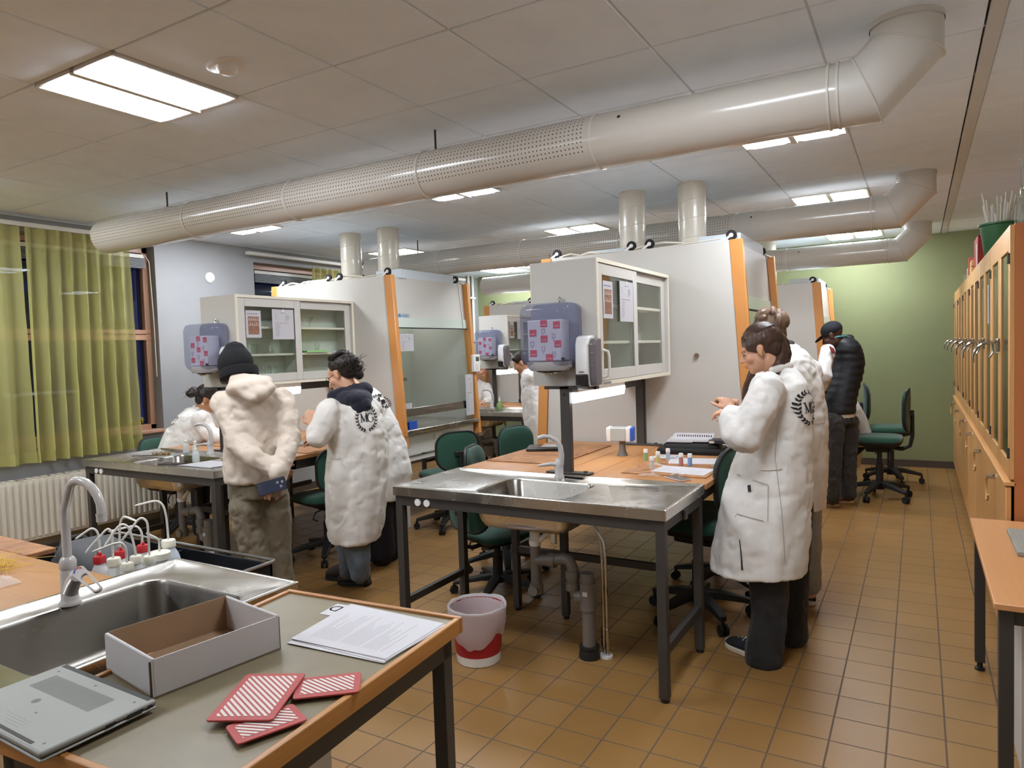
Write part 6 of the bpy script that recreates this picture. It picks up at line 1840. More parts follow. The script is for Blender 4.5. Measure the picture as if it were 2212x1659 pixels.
m.build('loose_strands', HDK, hr, w=True)
strands(hr, HDK, C, H, (-.02, -.1, .09), 320, 9, .0016, 1.06, .016)
rn = random.Random(41); m = MB()
for k in range(120):
    c = at(760+rn.uniform(-20, 20), 788+rn.uniform(-8, 14), 4.66+rn.uniform(-.02, .05)); a = rn.uniform(0, 6.28); rr_ = rn.uniform(.02, .036)
    m.tube([c+A_*(rr_*cos(a+u*.5))+Z_*(rr_*sin(a+u*.5))-B_*(.02+.02*sin(u)) for u in range(6)], .0016, 4)
m.build('curled_strands', HDK, hr, w=True)
m = MB()
m.tube([P(-.07, .02, .0), P(-.05, .085, .0), P(.05, .09, .0)], .0022, 6)
for q in (-1, 1): m.tube([P(q*.03+.021*cos(a*pi/8), .1, -.003+.018*sin(a*pi/8)) for a in range(17)], .0018, 5, False)
m.build('glasses', BLACKP, p2, w=True)
JEAN = cloth('blue_denim', '#5f6a76', .9, .6, 7., .15)
m = MB()
limb(m, [(at(774, 1060, 4.68), .12), (at(769, 1160, 4.66), .098), (at(775, 1215, 4.68), .078), (at(778, 1240, 4.7), .066)])
limb(m, [(at(762, 1060, 4.85), .11), (at(753, 1160, 4.86), .09), (at(754, 1234, 4.86), .066)])
blob(m, 'jeans', JEAN, p2, .01, 4, ((.06, .014),))
SHB = mat('brown_suede', '#352a25', rough=.85)
for px, py, dd in ((800, 1264, 4.68), (772, 1252, 4.85)):
    q = floor_pt(px, py); shoe(p2, (q.x, q.y), (q.x-A_.x*.235+B_.x*.06, q.y-A_.y*.235+B_.y*.06), SHB, BLACKF, .054, .115)

# --- 3: second white coat behind, wide black trousers
D = 5.3
p3 = person('person in a white lab coat and wide black trousers, mostly hidden behind the navy hood', floor_pt(822, 1200))
f = mix_dir(.9, .1, -.45); H = fr_(f); C = at(737, 812, 5.2)
b = MB(); head_shapes(b, C, H); b.cap(C-Z_*.06-f*.04, at(790, 858, 5.3), .055, .06)
rows_loft(b, [(862, 770, 820, .08), (900, 770, 835, .1), (1000, 780, 850, .1), (1060, 785, 850, .1)], D)
sl, el, hn = at(790, 885, 5.15), at(735, 940, 5.1), at(690, 945, 5.1)
limb(b, [(sl, .048), (el, .04), (hn, .028)]); hand_shapes(b, hn, mix_dir(.9, .2, -.1), mix_dir(0, .1, -.9), 1)
limb(b, legs_pts(at(818, 1060, 5.25), at(820, 1130, 5.25), at(822, 1195, 5.28))); limb(b, legs_pts(at(830, 1060, 5.4), at(835, 1130, 5.4), at(840, 1192, 5.42)))
blob(b, 'body', SKIN, p3, .009, 2)
m = MB()
rows_loft(m, [(836, 776, 806, .06), (850, 770, 824, .11), (880, 768, 842, .14), (916, 768, 858, .15), (965, 770, 878, .16), (1024, 774, 889, .18), (1062, 780, 884, .19), (1074, 782, 880, .19)], D, fold=.045, seed=9)
limb(m, [(sl, .08), (el, .068), (hn, .055)])
c3 = blob(m, 'lab_coat', COATW, p3, .011, 4, FOLDS)
decal('emblem', BLKINK, c3, at(822, 868, 5.13), (A_*.8-Z_*.3).normalized()*.2, (Z_*.5+A_*.25)*.16, EMB[:88], c3)
m = MB(); m.ell(C + H @ Vector((0, -.025, .04)), (.085, .1, .088), H); blob(m, 'hair', HBR, p3, .009, 2)
BLKT2 = mat('black_cotton', '#17171a', rough=.9)
m = MB()
limb(m, [(at(818, 1055, 5.25), .11), (at(820, 1130, 5.25), .1), (at(823, 1190, 5.28), .11)]); limb(m, [(at(830, 1055, 5.4), .11), (at(836, 1130, 5.4), .1), (at(840, 1186, 5.42), .1)])
blob(m, 'trousers', BLKT2, p3, .011, 4, ((.08, .015),))
q = floor_pt(825, 1203); shoe(p3, (q.x, q.y), (q.x-A_.x*.24+B_.x*.1, q.y-A_.y*.24+B_.y*.1), BLACKP, BLACKF)
q = floor_pt(842, 1192); shoe(p3, (q.x, q.y), (q.x-A_.x*.24+B_.x*.1, q.y-A_.y*.24+B_.y*.1), BLACKP, BLACKF)

# --- 4: seated woman with a bun, bent over the left table
D = 6.3
p4 = person('seated woman with a dark bun, white coat, bent low over the left table', Vector((-5.85, 3.9, 0)))
f = mix_dir(-.9, .15, -.42); H = fr_(f); C = at(449, 863, 6.28)
b = MB(); head_shapes(b, C, H); b.cap(C-Z_*.05-f*.03, at(425, 895, 6.3), .052, .058)
rows_loft(b, [(893, 405, 455, .1), (915, 385, 465, .12), (945, 365, 460, .12), (972, 358, 440, .12)], D)
sl, el, hn = at(436, 908, 6.12), at(452, 938, 6.08), at(495, 945, 6.1)
limb(b, [(sl, .046), (el, .04), (hn, .028)]); hand_shapes(b, hn, mix_dir(-.95, .1, -.05), mix_dir(0, .1, -.9), -1)
limb(b, [(at(380, 1000, 6.2), .08), (at(430, 1010, 6.2), .06), (at(432, 1155, 6.2), .042)]); limb(b, [(at(380, 1000, 6.4), .08), (at(435, 1008, 6.4), .06), (at(437, 1140, 6.3), .042)])
blob(b, 'body', SKIN2, p4, .008, 2)
m = MB()
rows_loft(m, [(876, 418, 440, .06), (884, 402, 454, .12), (895, 390, 468, .16), (910, 377, 474, .18), (928, 363, 476, .19), (948, 353, 474, .2), (966, 347, 452, .2), (1000, 350, 430, .2)], D, fold=.015, seed=12)
limb(m, [(sl, .085), (el, .07), (at(480, 945, 6.1), .055)])
c4 = blob(m, 'lab_coat', COATW, p4, .010, 4, FOLDS)
m = MB(); m.cap(at(425, 884, 6.24), at(452, 898, 6.16), .018, .014); m.cap(at(420, 880, 6.35), at(428, 884, 6.2), .02, .018); blob(m, 'collar', COATW, c4, .007, 2)
decal('emblem', BLKINK, c4, at(377, 913, 6.2), (A_*.6+Z_*.55).normalized()*.16, (-A_*.4+B_*.5)*.14, EMB[:88], c4)
m = MB(); P = lambda x, y, z: C + H @ Vector((x, y, z))
m.ell(P(0, -.022, .042), (.082, .098, .086), H); m.ell(P(0, -.055, -.015), (.066, .05, .06), H)
bb = at(414, 850, 6.28); m.ell(bb, (.052, .05, .04)); m.ell(bb+Z_*.035+A_*.02, (.03, .035, .028)); m.cap(bb, P(0, -.08, .04), .035, .04)
hr = blob(m, 'hair', HDK, p4, .007, 2, ((.03, .008),))
m = MB(); rn = random.Random(6)
for k in range(14):
    d = Vector((rn.uniform(-1, .4), rn.uniform(-1, 1), rn.uniform(-.6, 1))).normalized(); m.tube([bb, bb+d*.05, bb+d*.085-Z_*.02], [.0022, .0014, .0006], 4)
m.build('loose_strands', HDK, hr, w=True)
strands(hr, HDK, C, H, (0, -.105, .07), 160, 5, .0016)
m = MB().ell(at(438, 873, 6.19), (.009, .009, .009), None, 12, 8); sub(m.build('earring', mat('pearl', '#e8d9b0', rough=.2), p4, w=True), 'pearl earring')
m = MB(); limb(m, [(at(380, 1000, 6.2), .1), (at(430, 1012, 6.2), .08), (at(432, 1145, 6.2), .062)]); limb(m, [(at(380, 1000, 6.4), .1), (at(435, 1010, 6.4), .08), (at(437, 1132, 6.3), .062)]); blob(m, 'trousers', BLKT2, p4, .011, 3)
for px, py in ((428, 1172), (434, 1160)):
    q = floor_pt(px, py); shoe(p4, (q.x, q.y), (q.x+.24, q.y+.06), BLACKP, BLACKF)

# --- 5: girl with the ponytail, white coat, near right
D = 3.53
p5 = person('girl with brown ponytail in long white lab coat looking down at her hands', floor_pt(1655, 1425))
f = Vector((-.99, -.1, -.36)).normalized(); H = fr_(f); C = at(1643, 753, 3.55)
b = MB(); head_shapes(b, C, H, .97); b.cap(C-Z_*.07-f*.035, at(1690, 815, 3.55), .05, .055)
rows_loft(b, [(818, 1660, 1715, .09), (850, 1650, 1725, .12), (930, 1640, 1725, .1), (1030, 1625, 1735, .12), (1080, 1630, 1735, .13)], D)
sl, el, wl = at(1660, 842, 3.36), at(1612, 948, 3.30), at(1580, 888, 3.38)
sr, er, wr = at(1692, 838, 3.74), at(1640, 940, 3.72), at(1585, 885, 3.62)
limb(b, [(sl, .046), (el, .038), (wl, .026)]); limb(b, [(sr, .046), (er, .038), (wr, .026)])
hand_shapes(b, wl, mix_dir(.2, .45, .6), mix_dir(.3, .8, -.3), 1, (.8, 1., .8), .88, .03); hand_shapes(b, wr, mix_dir(.25, -.45, .55), mix_dir(.3, -.8, -.3), -1, (.8, 1., .8), .88, .03)
kn, kf = at(1655, 1405, 3.47), at(1715, 1362, 3.68)
limb(b, legs_pts(at(1670, 1080, 3.47), at(1660, 1240, 3.46), kn)); limb(b, legs_pts(at(1705, 1080, 3.64), at(1714, 1235, 3.66), kf))
blob(b, 'body', SKIN, p5, .0052, 2)
m = MB()
rows_loft(m, [(792, 1676, 1708, .06), (806, 1662, 1722, .12), (826, 1650, 1733, .17), (860, 1637, 1741, .19), (900, 1625, 1746, .19), (940, 1610, 1749, .19), (985, 1592, 1749, .195), (1050, 1573, 1748, .2), (1120, 1556, 1744, .205), (1190, 1543, 1739, .21), (1232, 1536, 1733, .215)], D, fold=.035, seed=2)
limb(m, [(sl, .088), (at(1633, 895, 3.31), .082), (el, .078), (at(1592, 935, 3.32), .07), (at(1580, 905, 3.36), .058), (wl-Z_*.012, .048)])
limb(m, [(sr, .085), (er, .07), (at(1592, 905, 3.64), .052)])
coat5 = blob(m, 'lab_coat', COATW, p5, .0095, 4, ((-.09, .009), (.3, .034)))
emblem(coat5, at(1719, 880, 3.40), A_*.62+B_*.78, .165)
decal('back_belt', COATG, coat5, at(1668, 1013, 3.32), A_, Z_, [[(-.04, -.014), (.045, -.01), (.055, .004), (.045, .016), (-.04, .014)]], coat5, .007)
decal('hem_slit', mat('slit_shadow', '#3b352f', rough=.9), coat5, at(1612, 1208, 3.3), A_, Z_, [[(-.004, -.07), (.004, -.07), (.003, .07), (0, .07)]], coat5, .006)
decal('seam', SEAM, coat5, at(1640, 1040, 3.3), A_, Z_, [[(-.1, .02), (.06, -.03), (.06, -.026), (-.1, .024)], [(-.12, -.17), (.03, -.2), (.03, -.196), (-.12, -.166)], [(.058, -.03), (.062, -.03), (.05, -.2), (.046, -.2)], [(.085, .36), (.0885, .36), (.12, -.4), (.1165, -.4)]], coat5, .005)
decal('pen_clip', BLACKP, coat5, at(1633, 1063, 3.3), A_, Z_, [[(-.006, -.017), (.006, -.012), (.006, .018), (-.006, .014)]], coat5, .006)
m = MB(); m.cap(at(1668, 800, 3.44), at(1706, 790, 3.5), .018, .02); m.cap(at(1706, 790, 3.5), at(1700, 792, 3.64), .02, .018); blob(m, 'collar', COATW, coat5, .008, 2)
P = lambda x, y, z: C + H @ (Vector((x, y, z))*.97)
m = MB(); m.ell(P(0, -.02, .043), (.083, .101, .088), H); m.ell(P(0, -.062, .0), (.064, .045, .065), H); m.cap(P(-.042, .046, .074), P(.042, .046, .074), .024, .024)
pr_ = at(1668, 714, 3.55); m.cap(P(0, -.06, .06), pr_, .05, .028)
for q in (-1, 1): m.ell(P(q*.066, .01, .03), (.016, .05, .038), H)
hr = blob(m, 'hair', HBR, p5, .006, 2, ((.02, .004),))
m = MB(); limb(m, [(pr_, .026), (at(1683, 735, 3.55), .04), (at(1688, 765, 3.54), .046), (at(1681, 795, 3.5), .036), (at(1668, 812, 3.46), .014)]); blob(m, 'ponytail', HBR, p5, .006, 2, ((.025, .008),))
m = MB(); limb(m, [(P(.045, .02, -.03), .012), (at(1622, 812, 3.6), .02), (at(1610, 840, 3.62), .016), (at(1604, 862, 3.62), .006)]); blob(m, 'front_lock', HBR, p5, .006, 2, ((.02, .006),))
MB().lathe(pr_, [(.026, -.012), (.034, -.006), (.034, .006), (.026, .012)], 18, fr_(Vector((.8, .3, .35))) @ Matrix.Rotation(pi/2, 3, 'X')).build('hair_tie', BLACKF, p5, w=True)
for q in (-1, 1):
    m = MB().tube([P(q*.018, .092, .012), P(q*.034, .088, .017), P(q*.05, .072, .01)], [.0025, .003, .0015], 6); m.build('eyebrow', HBR, p5, w=True)
    m = MB().tube([P(q*.018, .0905, -.004), P(q*.032, .0905, -.008), P(q*.046, .08, -.005)], [.0012, .0018, .001], 6); m.build('eyelash', HDK, p5, w=True)
MB().ell(P(0, .1015, -.062), (.017, .004, .004), H, 12, 8).ell(P(0, .099, -.071), (.015, .004, .005), H, 12, 8).build('lips', mat('lip_rose', '#b5756a', rough=.4), p5, w=True)
strands(hr, HBR, C, H, (0, -.105, .075), 240, 3, .0015, .97)
tuft(hr, HBR, [(pr_, .02), (at(1683, 735, 3.55), .042), (at(1689, 765, 3.54), .05), (at(1683, 795, 3.5), .042), (at(1670, 822, 3.46), .024)], 90, .04, 4)
ear_ = P(-.085, -.004, -.035)
m = MB()
for k in range(4): m.ell(ear_+Z_*(.009*k-.004)+A_*(.004*(k % 2)), (.004, .004, .004), None, 8, 6)
sub(m.build('earring', mat('gold', '#c79a4c', rough=.25, metal=1.), p5, w=True), 'gold earring')
DBL = cloth('black_denim', '#1f1d1c', .9, .7, 6., .2)
m = MB()
limb(m, [(at(1672, 1090, 3.47), .13), (at(1660, 1240, 3.46), .098), (at(1662, 1330, 3.47), .088), (at(1652, 1400, 3.46), .092), (at(1650, 1418, 3.46), .095)])
limb(m, [(at(1705, 1090, 3.64), .12), (at(1712, 1240, 3.66), .085), (at(1714, 1330, 3.67), .075), (at(1712, 1368, 3.66), .078)])
blob(m, 'jeans', DBL, p5, .01, 4, ((.07, .014),))
CANV = mat('canvas_black', '#1f2128', rough=.85); SOLEW = mat('cream_rubber', '#d3c7b0', rough=.6)
for (px, py), (tx, ty) in (((1648, 1428), (1570, 1392)), ((1712, 1384), (1632, 1345))):
    q, r_ = floor_pt(px, py), floor_pt(tx, ty); v_ = (r_-q).normalized()*.27; q2 = r_-v_
    s_ = shoe(p5, (q2.x, q2.y), (r_.x, r_.y), CANV, SOLEW, .047, .075)
    d_ = v_.normalized(); cc = r_-d_*.035+Z_*.03; m = MB().ell(cc, (.036, .036, .024), None, 16, 8); m.build('toe_cap', SOLEW, s_, w=True)
    m = MB(); sd_ = Vector((-d_.y, d_.x, 0))
    for k in range(4): c_ = r_-d_*(.085+.024*k)+Z_*(.07+.008*k); m.tube([c_-sd_*.028-Z_*.012, c_, c_+sd_*.028-Z_*.012], .003, 5)
    m.build('laces', WPLAST, s_, w=True)

# --- 6: young man behind the girl
D = 4.15
p6 = person('man with wavy brown hair in a white lab coat, standing right behind the ponytailed girl', floor_pt(1735, 1300))
f = mix_dir(.8, .5, -.4); H = fr_(f); C = at(1662, 722, 4.18)
b = MB(); head_shapes(b, C, H); b.cap(C-Z_*.07-f*.03, at(1702, 778, 4.16), .06, .066)
rows_loft(b, [(785, 1660, 1745, .09), (830, 1645, 1765, .11), (930, 1650, 1755, .1), (1060, 1655, 1755, .11)], D)
sl, el, wl = at(1660, 810, 4.0), at(1625, 920, 3.95), at(1590, 895, 4.05); sr, er, wr = at(1745, 805, 4.3), at(1715, 915, 4.42), at(1640, 900, 4.42)
limb(b, [(sl, .05), (el, .042), (wl, .03)]); limb(b, [(sr, .05), (er, .042), (wr, .03)])
hand_shapes(b, wl, mix_dir(.8, .3, .2), mix_dir(0, .3, -.9), 1); hand_shapes(b, wr, mix_dir(.9, .1, .2), mix_dir(0, .1, -.9), -1)
k1, k2 = at(1750, 1278, 4.2), at(1715, 1262, 4.35)
limb(b, legs_pts(at(1735, 1060, 4.16), at(1744, 1170, 4.16), k1)); limb(b, legs_pts(at(1705, 1060, 4.3), at(1708, 1170, 4.32), k2))
blob(b, 'body', SKIN, p6, .0075, 2)
m = MB()
rows_loft(m, [(742, 1680, 1716, .06), (758, 1658, 1738, .11), (778, 1640, 1755, .15), (800, 1632, 1767, .165), (835, 1628, 1779, .17), (910, 1626, 1784, .175), (980, 1628, 1783, .175), (1050, 1632, 1780, .18), (1096, 1637, 1776, .185)], D, fold=.03, seed=21)
limb(m, [(sl, .085), (el, .072), (at(1605, 905, 4.02), .055)]); limb(m, [(sr, .085), (er, .07), (wr, .055)])
c6 = blob(m, 'lab_coat', COATW, p6, .011, 4, FOLDS)
decal('back_belt', COATG, c6, at(1766, 912, 3.99), A_, Z_, [[(-.05, -.012), (.035, -.004), (.045, .008), (.035, .02), (-.05, .008)]], c6, .007)
m = MB(); m.cap(at(1694, 752, 4.06), at(1722, 752, 4.12), .022, .02); m.cap(at(1722, 752, 4.12), at(1714, 748, 4.26), .02, .02); blob(m, 'collar', COATW, c6, .008, 2)
m = MB(); m.cap(at(1690, 742, 4.1), at(1708, 744, 4.12), .026, .026); blob(m, 'checked_shirt', mat('checked_cloth', '#4b4043', rough=.9, var=.6, vscale=70), p6, .008, 2)
m = MB(); P = lambda x, y, z: C + H @ Vector((x, y, z))
m.ell(P(0, -.02, .045), (.084, .1, .09), H); m.ell(P(0, -.055, .0), (.068, .045, .065), H); rn = random.Random(17)
for k in range(22):
    a, e = rn.uniform(0, 6.28), rn.uniform(.2, 1.4); m.ell(P(.08*cos(a)*cos(e), -.02+.095*sin(a)*cos(e), .05+.088*sin(e)), (.028, .028, .02), Matrix.Rotation(k, 3, 'Y'), 12, 8)
hr = blob(m, 'hair', HLB, p6, .007, 2, ((.025, .012),))
strands(hr, HLB, C, H, (.0, -.08, .1), 260, 13, .0018, 1.06, .012)
m = MB(); limb(m, [(at(1735, 1060, 4.16), .11), (at(1744, 1170, 4.16), .08), (at(1750, 1262, 4.19), .064)]); limb(m, [(at(1705, 1060, 4.3), .1), (at(1708, 1170, 4.32), .08), (at(1714, 1250, 4.34), .064)])
blob(m, 'jeans', cloth('grey_denim', '#8f9090', .9, .6, 7.), p6, .01, 3, ((.06, .016),))
for px, py in ((1764, 1306), (1728, 1290)):
    q = floor_pt(px, py); d_ = mix_dir(.85, .5, 0); shoe(p6, (q.x, q.y), (q.x+d_.x*.28, q.y+d_.y*.28), mat('navy_canvas', '#20232b', rough=.8), SOLEW, .047, .095)

# --- 7: man in the black vest and cap
D = 6.62
p7 = person('man in a black quilted vest and dark cap, back turned, before the green wall', floor_pt(1815, 1094))
f = mix_dir(.75, .6, -.5); H = fr_(f); C = at(1799, 724, 6.6)
b = MB(); head_shapes(b, C, H); b.cap(C-Z_*.06-f*.03, at(1820, 745, 6.62), .062, .068)
rows_loft(b, [(742, 1798, 1848, .09), (780, 1808, 1852, .1), (850, 1800, 1840, .09), (910, 1792, 1838, .09)], D)
sl, el, wl = at(1789, 758, 6.52), at(1782, 812, 6.42), at(1776, 846, 6.55); sr, er, wr = at(1852, 758, 6.75), at(1850, 815, 6.85), at(1815, 850, 6.95)
limb(b, [(sl, .052), (el, .042), (wl, .032)]); limb(b, [(sr, .052), (er, .042), (wr, .032)])
hand_shapes(b, wl, mix_dir(.7, .5, -.1), mix_dir(0, .2, -.9), 1); hand_shapes(b, wr, mix_dir(.8, .4, -.1), mix_dir(0, .2, -.9), -1)
k1, k2 = at(1798, 1082, 6.6), at(1832, 1074, 6.68)
limb(b, legs_pts(at(1797, 910, 6.58), at(1798, 1000, 6.58), k1)); limb(b, legs_pts(at(1830, 910, 6.66), at(1831, 1000, 6.66), k2))
blob(b, 'body', SKIND, p7, .008, 2)
m = MB(); rows_loft(m, [(732, 1800, 1840, .08), (745, 1802, 1845, .09), (800, 1805, 1850, .1), (860, 1792, 1842, .11), (901, 1780, 1845, .13)], D)
limb(m, [(at(1789, 758, 6.52), .066), (at(1781, 790, 6.46), .064), (el, .066), (at(1774, 838, 6.52), .052)]); limb(m, [(sr, .05), (er, .05), (wr, .045)])
sh7 = blob(m, 'shirt', cloth('white_shirt', '#d9d5d2', .85, .6, 7.), p7, .011, 3, ((.06, .016),))
m = MB()
for k in range(3): m.cap(at(1793+k*3.2, 749+k*2, 6.43), at(1797+k*3.2, 760+k*1.5, 6.42), .007, .007)
m.build('red_stripes', mat('sleeve_red', '#7d2b2b', rough=.8), sh7, w=True)
rows = [(728, 1800, 1838, .08), (738, 1794, 1850, .12)] + [(y+dy, xl+(0 if dy else .5), xr-(0 if dy else .5), .15 if dy else .1465) for y, xl, xr in ((748, 1797, 1857), (764, 1799, 1863), (780, 1800, 1865), (796, 1798, 1863), (812, 1794, 1860), (828, 1790, 1855), (844, 1786, 1851), (860, 1783, 1848), (876, 1780, 1846)) for dy in (0, 8)] + [(893, 1780, 1845, .142)]
m = MB(); rows_loft(m, rows, D); m.cap(at(1806, 733, 6.6), at(1836, 731, 6.66), .04, .04)
v7 = blob(m, 'quilted_vest', mat('black_nylon', '#16161a', rough=.55, bump=.2, bscale=40, bdist=.01), p7, .008, 1, ((.06, .004),))
m = MB().tube([at(1800, 730, 6.55), at(1812, 727, 6.52), at(1828, 726, 6.54), at(1836, 729, 6.6)], .007, 8); sub(m.build('lanyard', mat('turquoise', '#4d8f94', rough=.6), p7, w=True), 'turquoise lanyard')
P = lambda x, y, z: C + H @ Vector((x, y, z))
CAPN = mat('dark_cap', '#14161d', rough=.8)
m = MB(); m.ell(P(0, -.012, .05), (.086, .102, .082), H); cp = blob(m, 'cap', CAPN, p7, .008, 2)
m = MB(); m.loft([[P(w*cos(a*pi/10), .07+.1*sin(a*pi/10), .035-.02*sin(a*pi/10)+z) for a in range(11)] for w, z in ((.075, .004), (.078, 0), (.075, -.004))], True, True); m.build('brim', CAPN, cp, w=True)
m = MB(); limb(m, [(at(1798, 912, 6.58), .115), (at(1798, 1000, 6.58), .085), (at(1798, 1072, 6.6), .078)]); limb(m, [(at(1829, 912, 6.66), .11), (at(1831, 1000, 6.66), .082), (at(1832, 1065, 6.68), .076)])
rows_loft(m, [(885, 1782, 1844, .12), (915, 1781, 1844, .13)], D)
blob(m, 'trousers', cloth('charcoal_jeans', '#2e2c2b', .9, .8, 6.), p7, .011, 3, ((.06, .02),))
for px, py, tx, ty in ((1812, 1093, 1778, 1098), (1844, 1086, 1817, 1090)):
    q, r_ = floor_pt(px, py), floor_pt(tx, ty); d_ = (mix_dir(.85, .15, 0)); r2_ = q + Vector((d_.x, d_.y, 0)).normalized()*.29
    s_ = shoe(p7, (q.x, q.y), (r2_.x, r2_.y), mat('trainer_navy', '#25304f', rough=.6), WPLAST, .05, .09)
    dd = (r2_-q).normalized(); c_ = q*.5+r2_*.5-B_*.03+Z_*.06; MB().cap(c_-dd*.05, c_+dd*.06-Z_*.02, .026, .02).build('orange_panel', mat('trainer_orange', '#d9622f', rough=.5), s_, w=True)

# --- 8: person in white coat bent forward on the far chair
D = 7.25
p8 = person('person in a white coat bending behind the man in the black vest', floor_pt(1835, 1075))
f = mix_dir(.9, .2, -.5); H = fr_(f); C = at(1800, 835, 7.3)
b = MB(); head_shapes(b, C, H); b.cap(C-f*.08-Z_*.02, at(1828, 870, 7.25), .05, .056)
rows_loft(b, [(880, 1825, 1848, .1), (910, 1822, 1862, .11), (950, 1822, 1868, .11)], D)
sl, el, wl = at(1830, 885, 7.1), at(1815, 930, 7.05), at(1795, 925, 7.1); limb(b, [(sl, .046), (el, .04), (wl, .028)]); hand_shapes(b, wl, mix_dir(.9, .2, 0), mix_dir(0, .2, -.9), 1)
limb(b, legs_pts(at(1852, 955, 7.2), at(1826, 985, 7.15), at(1828, 1062, 7.18))); limb(b, legs_pts(at(1852, 955, 7.35), at(1828, 985, 7.35), at(1832, 1058, 7.35)))
blob(b, 'body', SKIN, p8, .01, 2)
m = MB(); rows_loft(m, [(862, 1822, 1848, .08), (880, 1816, 1858, .15), (905, 1814, 1870, .17), (930, 1814, 1877, .18), (950, 1816, 1878, .18), (960, 1822, 1872, .17)], D, fold=.02)
limb(m, [(sl, .08), (el, .066), (wl, .052)]); m.loft([[at(x, y, d) for x, y, d in r] for r in ([(1836, 955, 7.1), (1866, 950, 7.2), (1866, 950, 7.3), (1836, 955, 7.25)], [(1838, 1000, 7.1), (1856, 1012, 7.15), (1858, 1010, 7.2), (1838, 1000, 7.2)])])
blob(m, 'lab_coat', COATW, p8, .012, 4, FOLDS)
m = MB(); m.ell(C + H @ Vector((0, -.025, .04)), (.085, .1, .088), H); blob(m, 'hair', HBR, p8, .01, 2)
m = MB(); limb(m, [(at(1852, 955, 7.2), .1), (at(1826, 985, 7.15), .075), (at(1828, 1055, 7.18), .06)]); limb(m, [(at(1852, 955, 7.35), .1), (at(1828, 985, 7.35), .075), (at(1832, 1050, 7.35), .06)]); blob(m, 'trousers', BLKT2, p8, .012, 3)
for px, py in ((1834, 1074), (1838, 1068)):
    q = floor_pt(px, py); d_ = mix_dir(.9, .2, 0); shoe(p8, (q.x, q.y), (q.x+d_.x*.26, q.y+d_.y*.26), BLACKP, BLACKF)

# --- 9: blond person at the distant table
D = 10.0
p9 = person('blond person in an open white lab coat, working head bowed at the distant table', Vector((-5.75, 8.15, 0)))
f = (mix_dir(-.45, -.6, -.75)); H = fr_(f, Z_+B_*.3); C = at(1041, 797, 9.9)
b = MB(); head_shapes(b, C, H); b.cap(C-f*.07-Z_*.04, at(1029, 822, 10.0), .055, .06)
rows_loft(b, [(828, 1016, 1044, .1), (850, 1014, 1050, .11), (900, 1014, 1048, .1), (960, 1014, 1048, .11)], D)
sl, el, wl = at(1050, 838, 9.9), at(1057, 866, 9.75), at(1044, 868, 9.5); sr, er, wr = at(1014, 836, 9.9), at(1008, 868, 9.75), at(1024, 872, 9.5)
limb(b, [(sl, .048), (el, .04), (wl, .028)]); limb(b, [(sr, .048), (er, .04), (wr, .028)])
hand_shapes(b, wl, mix_dir(.5, -.6, -.2), mix_dir(0, -.2, -.9), 1); hand_shapes(b, wr, mix_dir(-.5, -.6, -.2), mix_dir(0, -.2, -.9), -1)
limb(b, legs_pts(at(1020, 965, 10.0), at(1020, 1020, 10.0), at(1020, 1052, 10.0)));
blob(b, 'body', SKIN, p9, .009, 2)
m = MB(); rows_loft(m, [(818, 1018, 1040, .07), (826, 1011, 1050, .13), (850, 1008, 1056, .16), (880, 1007, 1056, .17), (940, 1004, 1058, .18), (985, 1002, 1060, .19)], D, fold=.02)
limb(m, [(sl, .08), (el, .068), (at(1049, 868, 9.55), .052)]); limb(m, [(sr, .08), (er, .068), (at(1016, 871, 9.55), .052)])
c9 = blob(m, 'lab_coat', COATW, p9, .012, 4, FOLDS)
decal('black_top', BLKT2, c9, at(1027, 830, 9.83), A_, Z_, [[(-.06, .04), (.03, .06), (.01, -.1), (-.03, -.02)]], c9, .006)
m = MB(); m.ell(C + H @ Vector((0, -.025, .04)), (.086, .102, .088), H); m.ell(C + H @ Vector((0, -.1, .03)), (.045, .05, .05), H); blob(m, 'hair', HBL, p9, .009, 2)
m = MB(); limb(m, [(at(1020, 965, 10.0), .12), (at(1020, 1020, 10.0), .1), (at(1020, 1048, 10.0), .08)]); blob(m, 'trousers', BLKT2, p9, .013, 3)

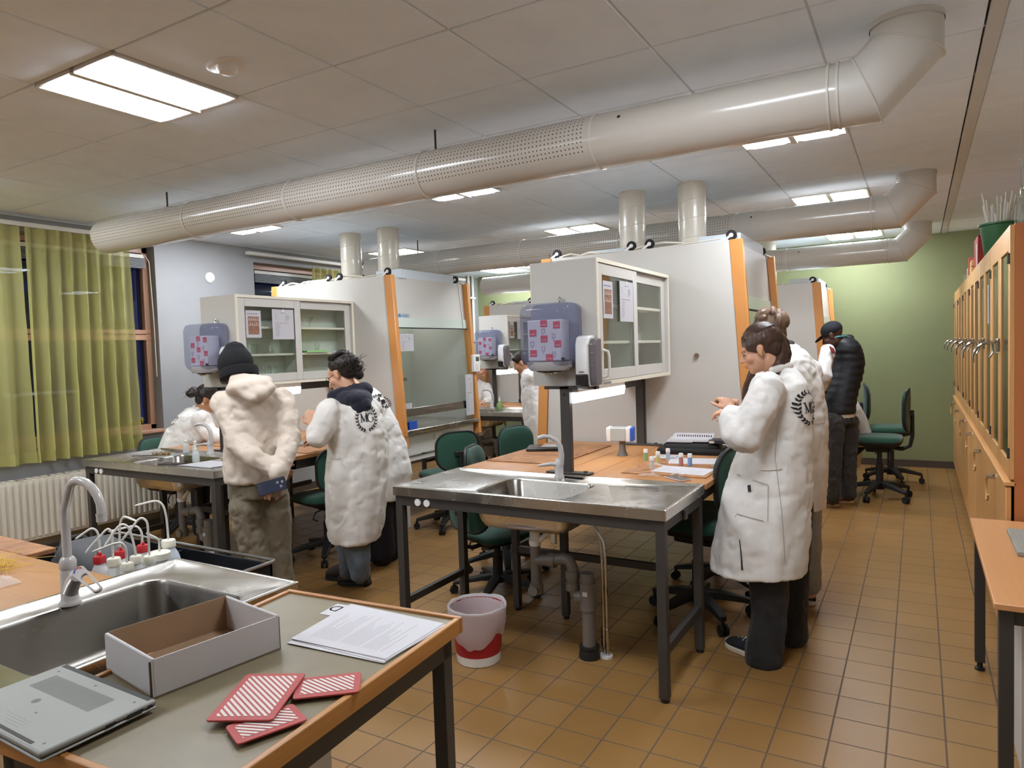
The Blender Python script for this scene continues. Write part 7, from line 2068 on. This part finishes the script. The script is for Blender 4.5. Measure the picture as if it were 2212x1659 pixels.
# --- 10: dark haired person resting a hand on the distant bench corner
D = 7.8
p10 = person('dark haired person in white coat, one hand on the distant bench corner', Vector((-3.68, 6.82, 0)))
f = mix_dir(.85, .2, -.42); H = fr_(f); C = at(1128, 783, 7.85)
b = MB(); head_shapes(b, C, H); b.cap(C-Z_*.06-f*.04, at(1146, 808, 7.85), .056, .06)
rows_loft(b, [(812, 1138, 1172, .1), (850, 1136, 1180, .11), (950, 1145, 1182, .1)], D)
sl, el, wl = at(1150, 815, 7.7), at(1164, 855, 7.75), at(1156, 882, 7.85)
limb(b, [(sl, .048), (el, .04), (wl, .028)]); hand_shapes(b, wl, mix_dir(.5, .1, -.6), mix_dir(.6, .0, -.4), 1, (.5, .6, .4))
k1, k2 = at(1168, 1042, 8.1), at(1180, 1040, 7.95); limb(b, legs_pts(at(1165, 940, 7.78), at(1167, 1000, 7.78), k1)); limb(b, legs_pts(at(1172, 940, 7.92), at(1176, 1000, 7.92), k2))
blob(b, 'body', SKIN2, p10, .008, 2)
m = MB(); rows_loft(m, [(796, 1134, 1160, .06), (804, 1128, 1172, .12), (820, 1126, 1180, .16), (860, 1126, 1190, .17), (900, 1130, 1194, .18), (950, 1142, 1198, .19), (962, 1146, 1199, .19)], D, fold=.025, seed=31)
limb(m, [(sl, .082), (el, .07), (at(1158, 876, 7.83), .054)])
blob(m, 'lab_coat', COATW, p10, .011, 4, FOLDS)
m = MB(); m.ell(C + H @ Vector((0, -.022, .045)), (.085, .1, .09), H); m.ell(C + H @ Vector((0, -.05, .0)), (.07, .05, .065), H); m.ell(C + H @ Vector((0, .05, .075)), (.06, .04, .035), H); blob(m, 'hair', HDK, p10, .009, 2, ((.03, .01),))
m = MB(); limb(m, [(at(1165, 945, 7.78), .12), (at(1167, 1000, 7.78), .085), (k1+Z_*.03, .07)]); limb(m, [(at(1172, 945, 7.92), .12), (at(1176, 1000, 7.92), .085), (k2+Z_*.03, .07)]); blob(m, 'trousers', BLKT2, p10, .012, 3)
for q in (k1, k2):
    d_ = mix_dir(.9, .2, 0); shoe(p10, (q.x+.04, q.y), (q.x+d_.x*.24, q.y+d_.y*.24), BLACKP, BLACKF)
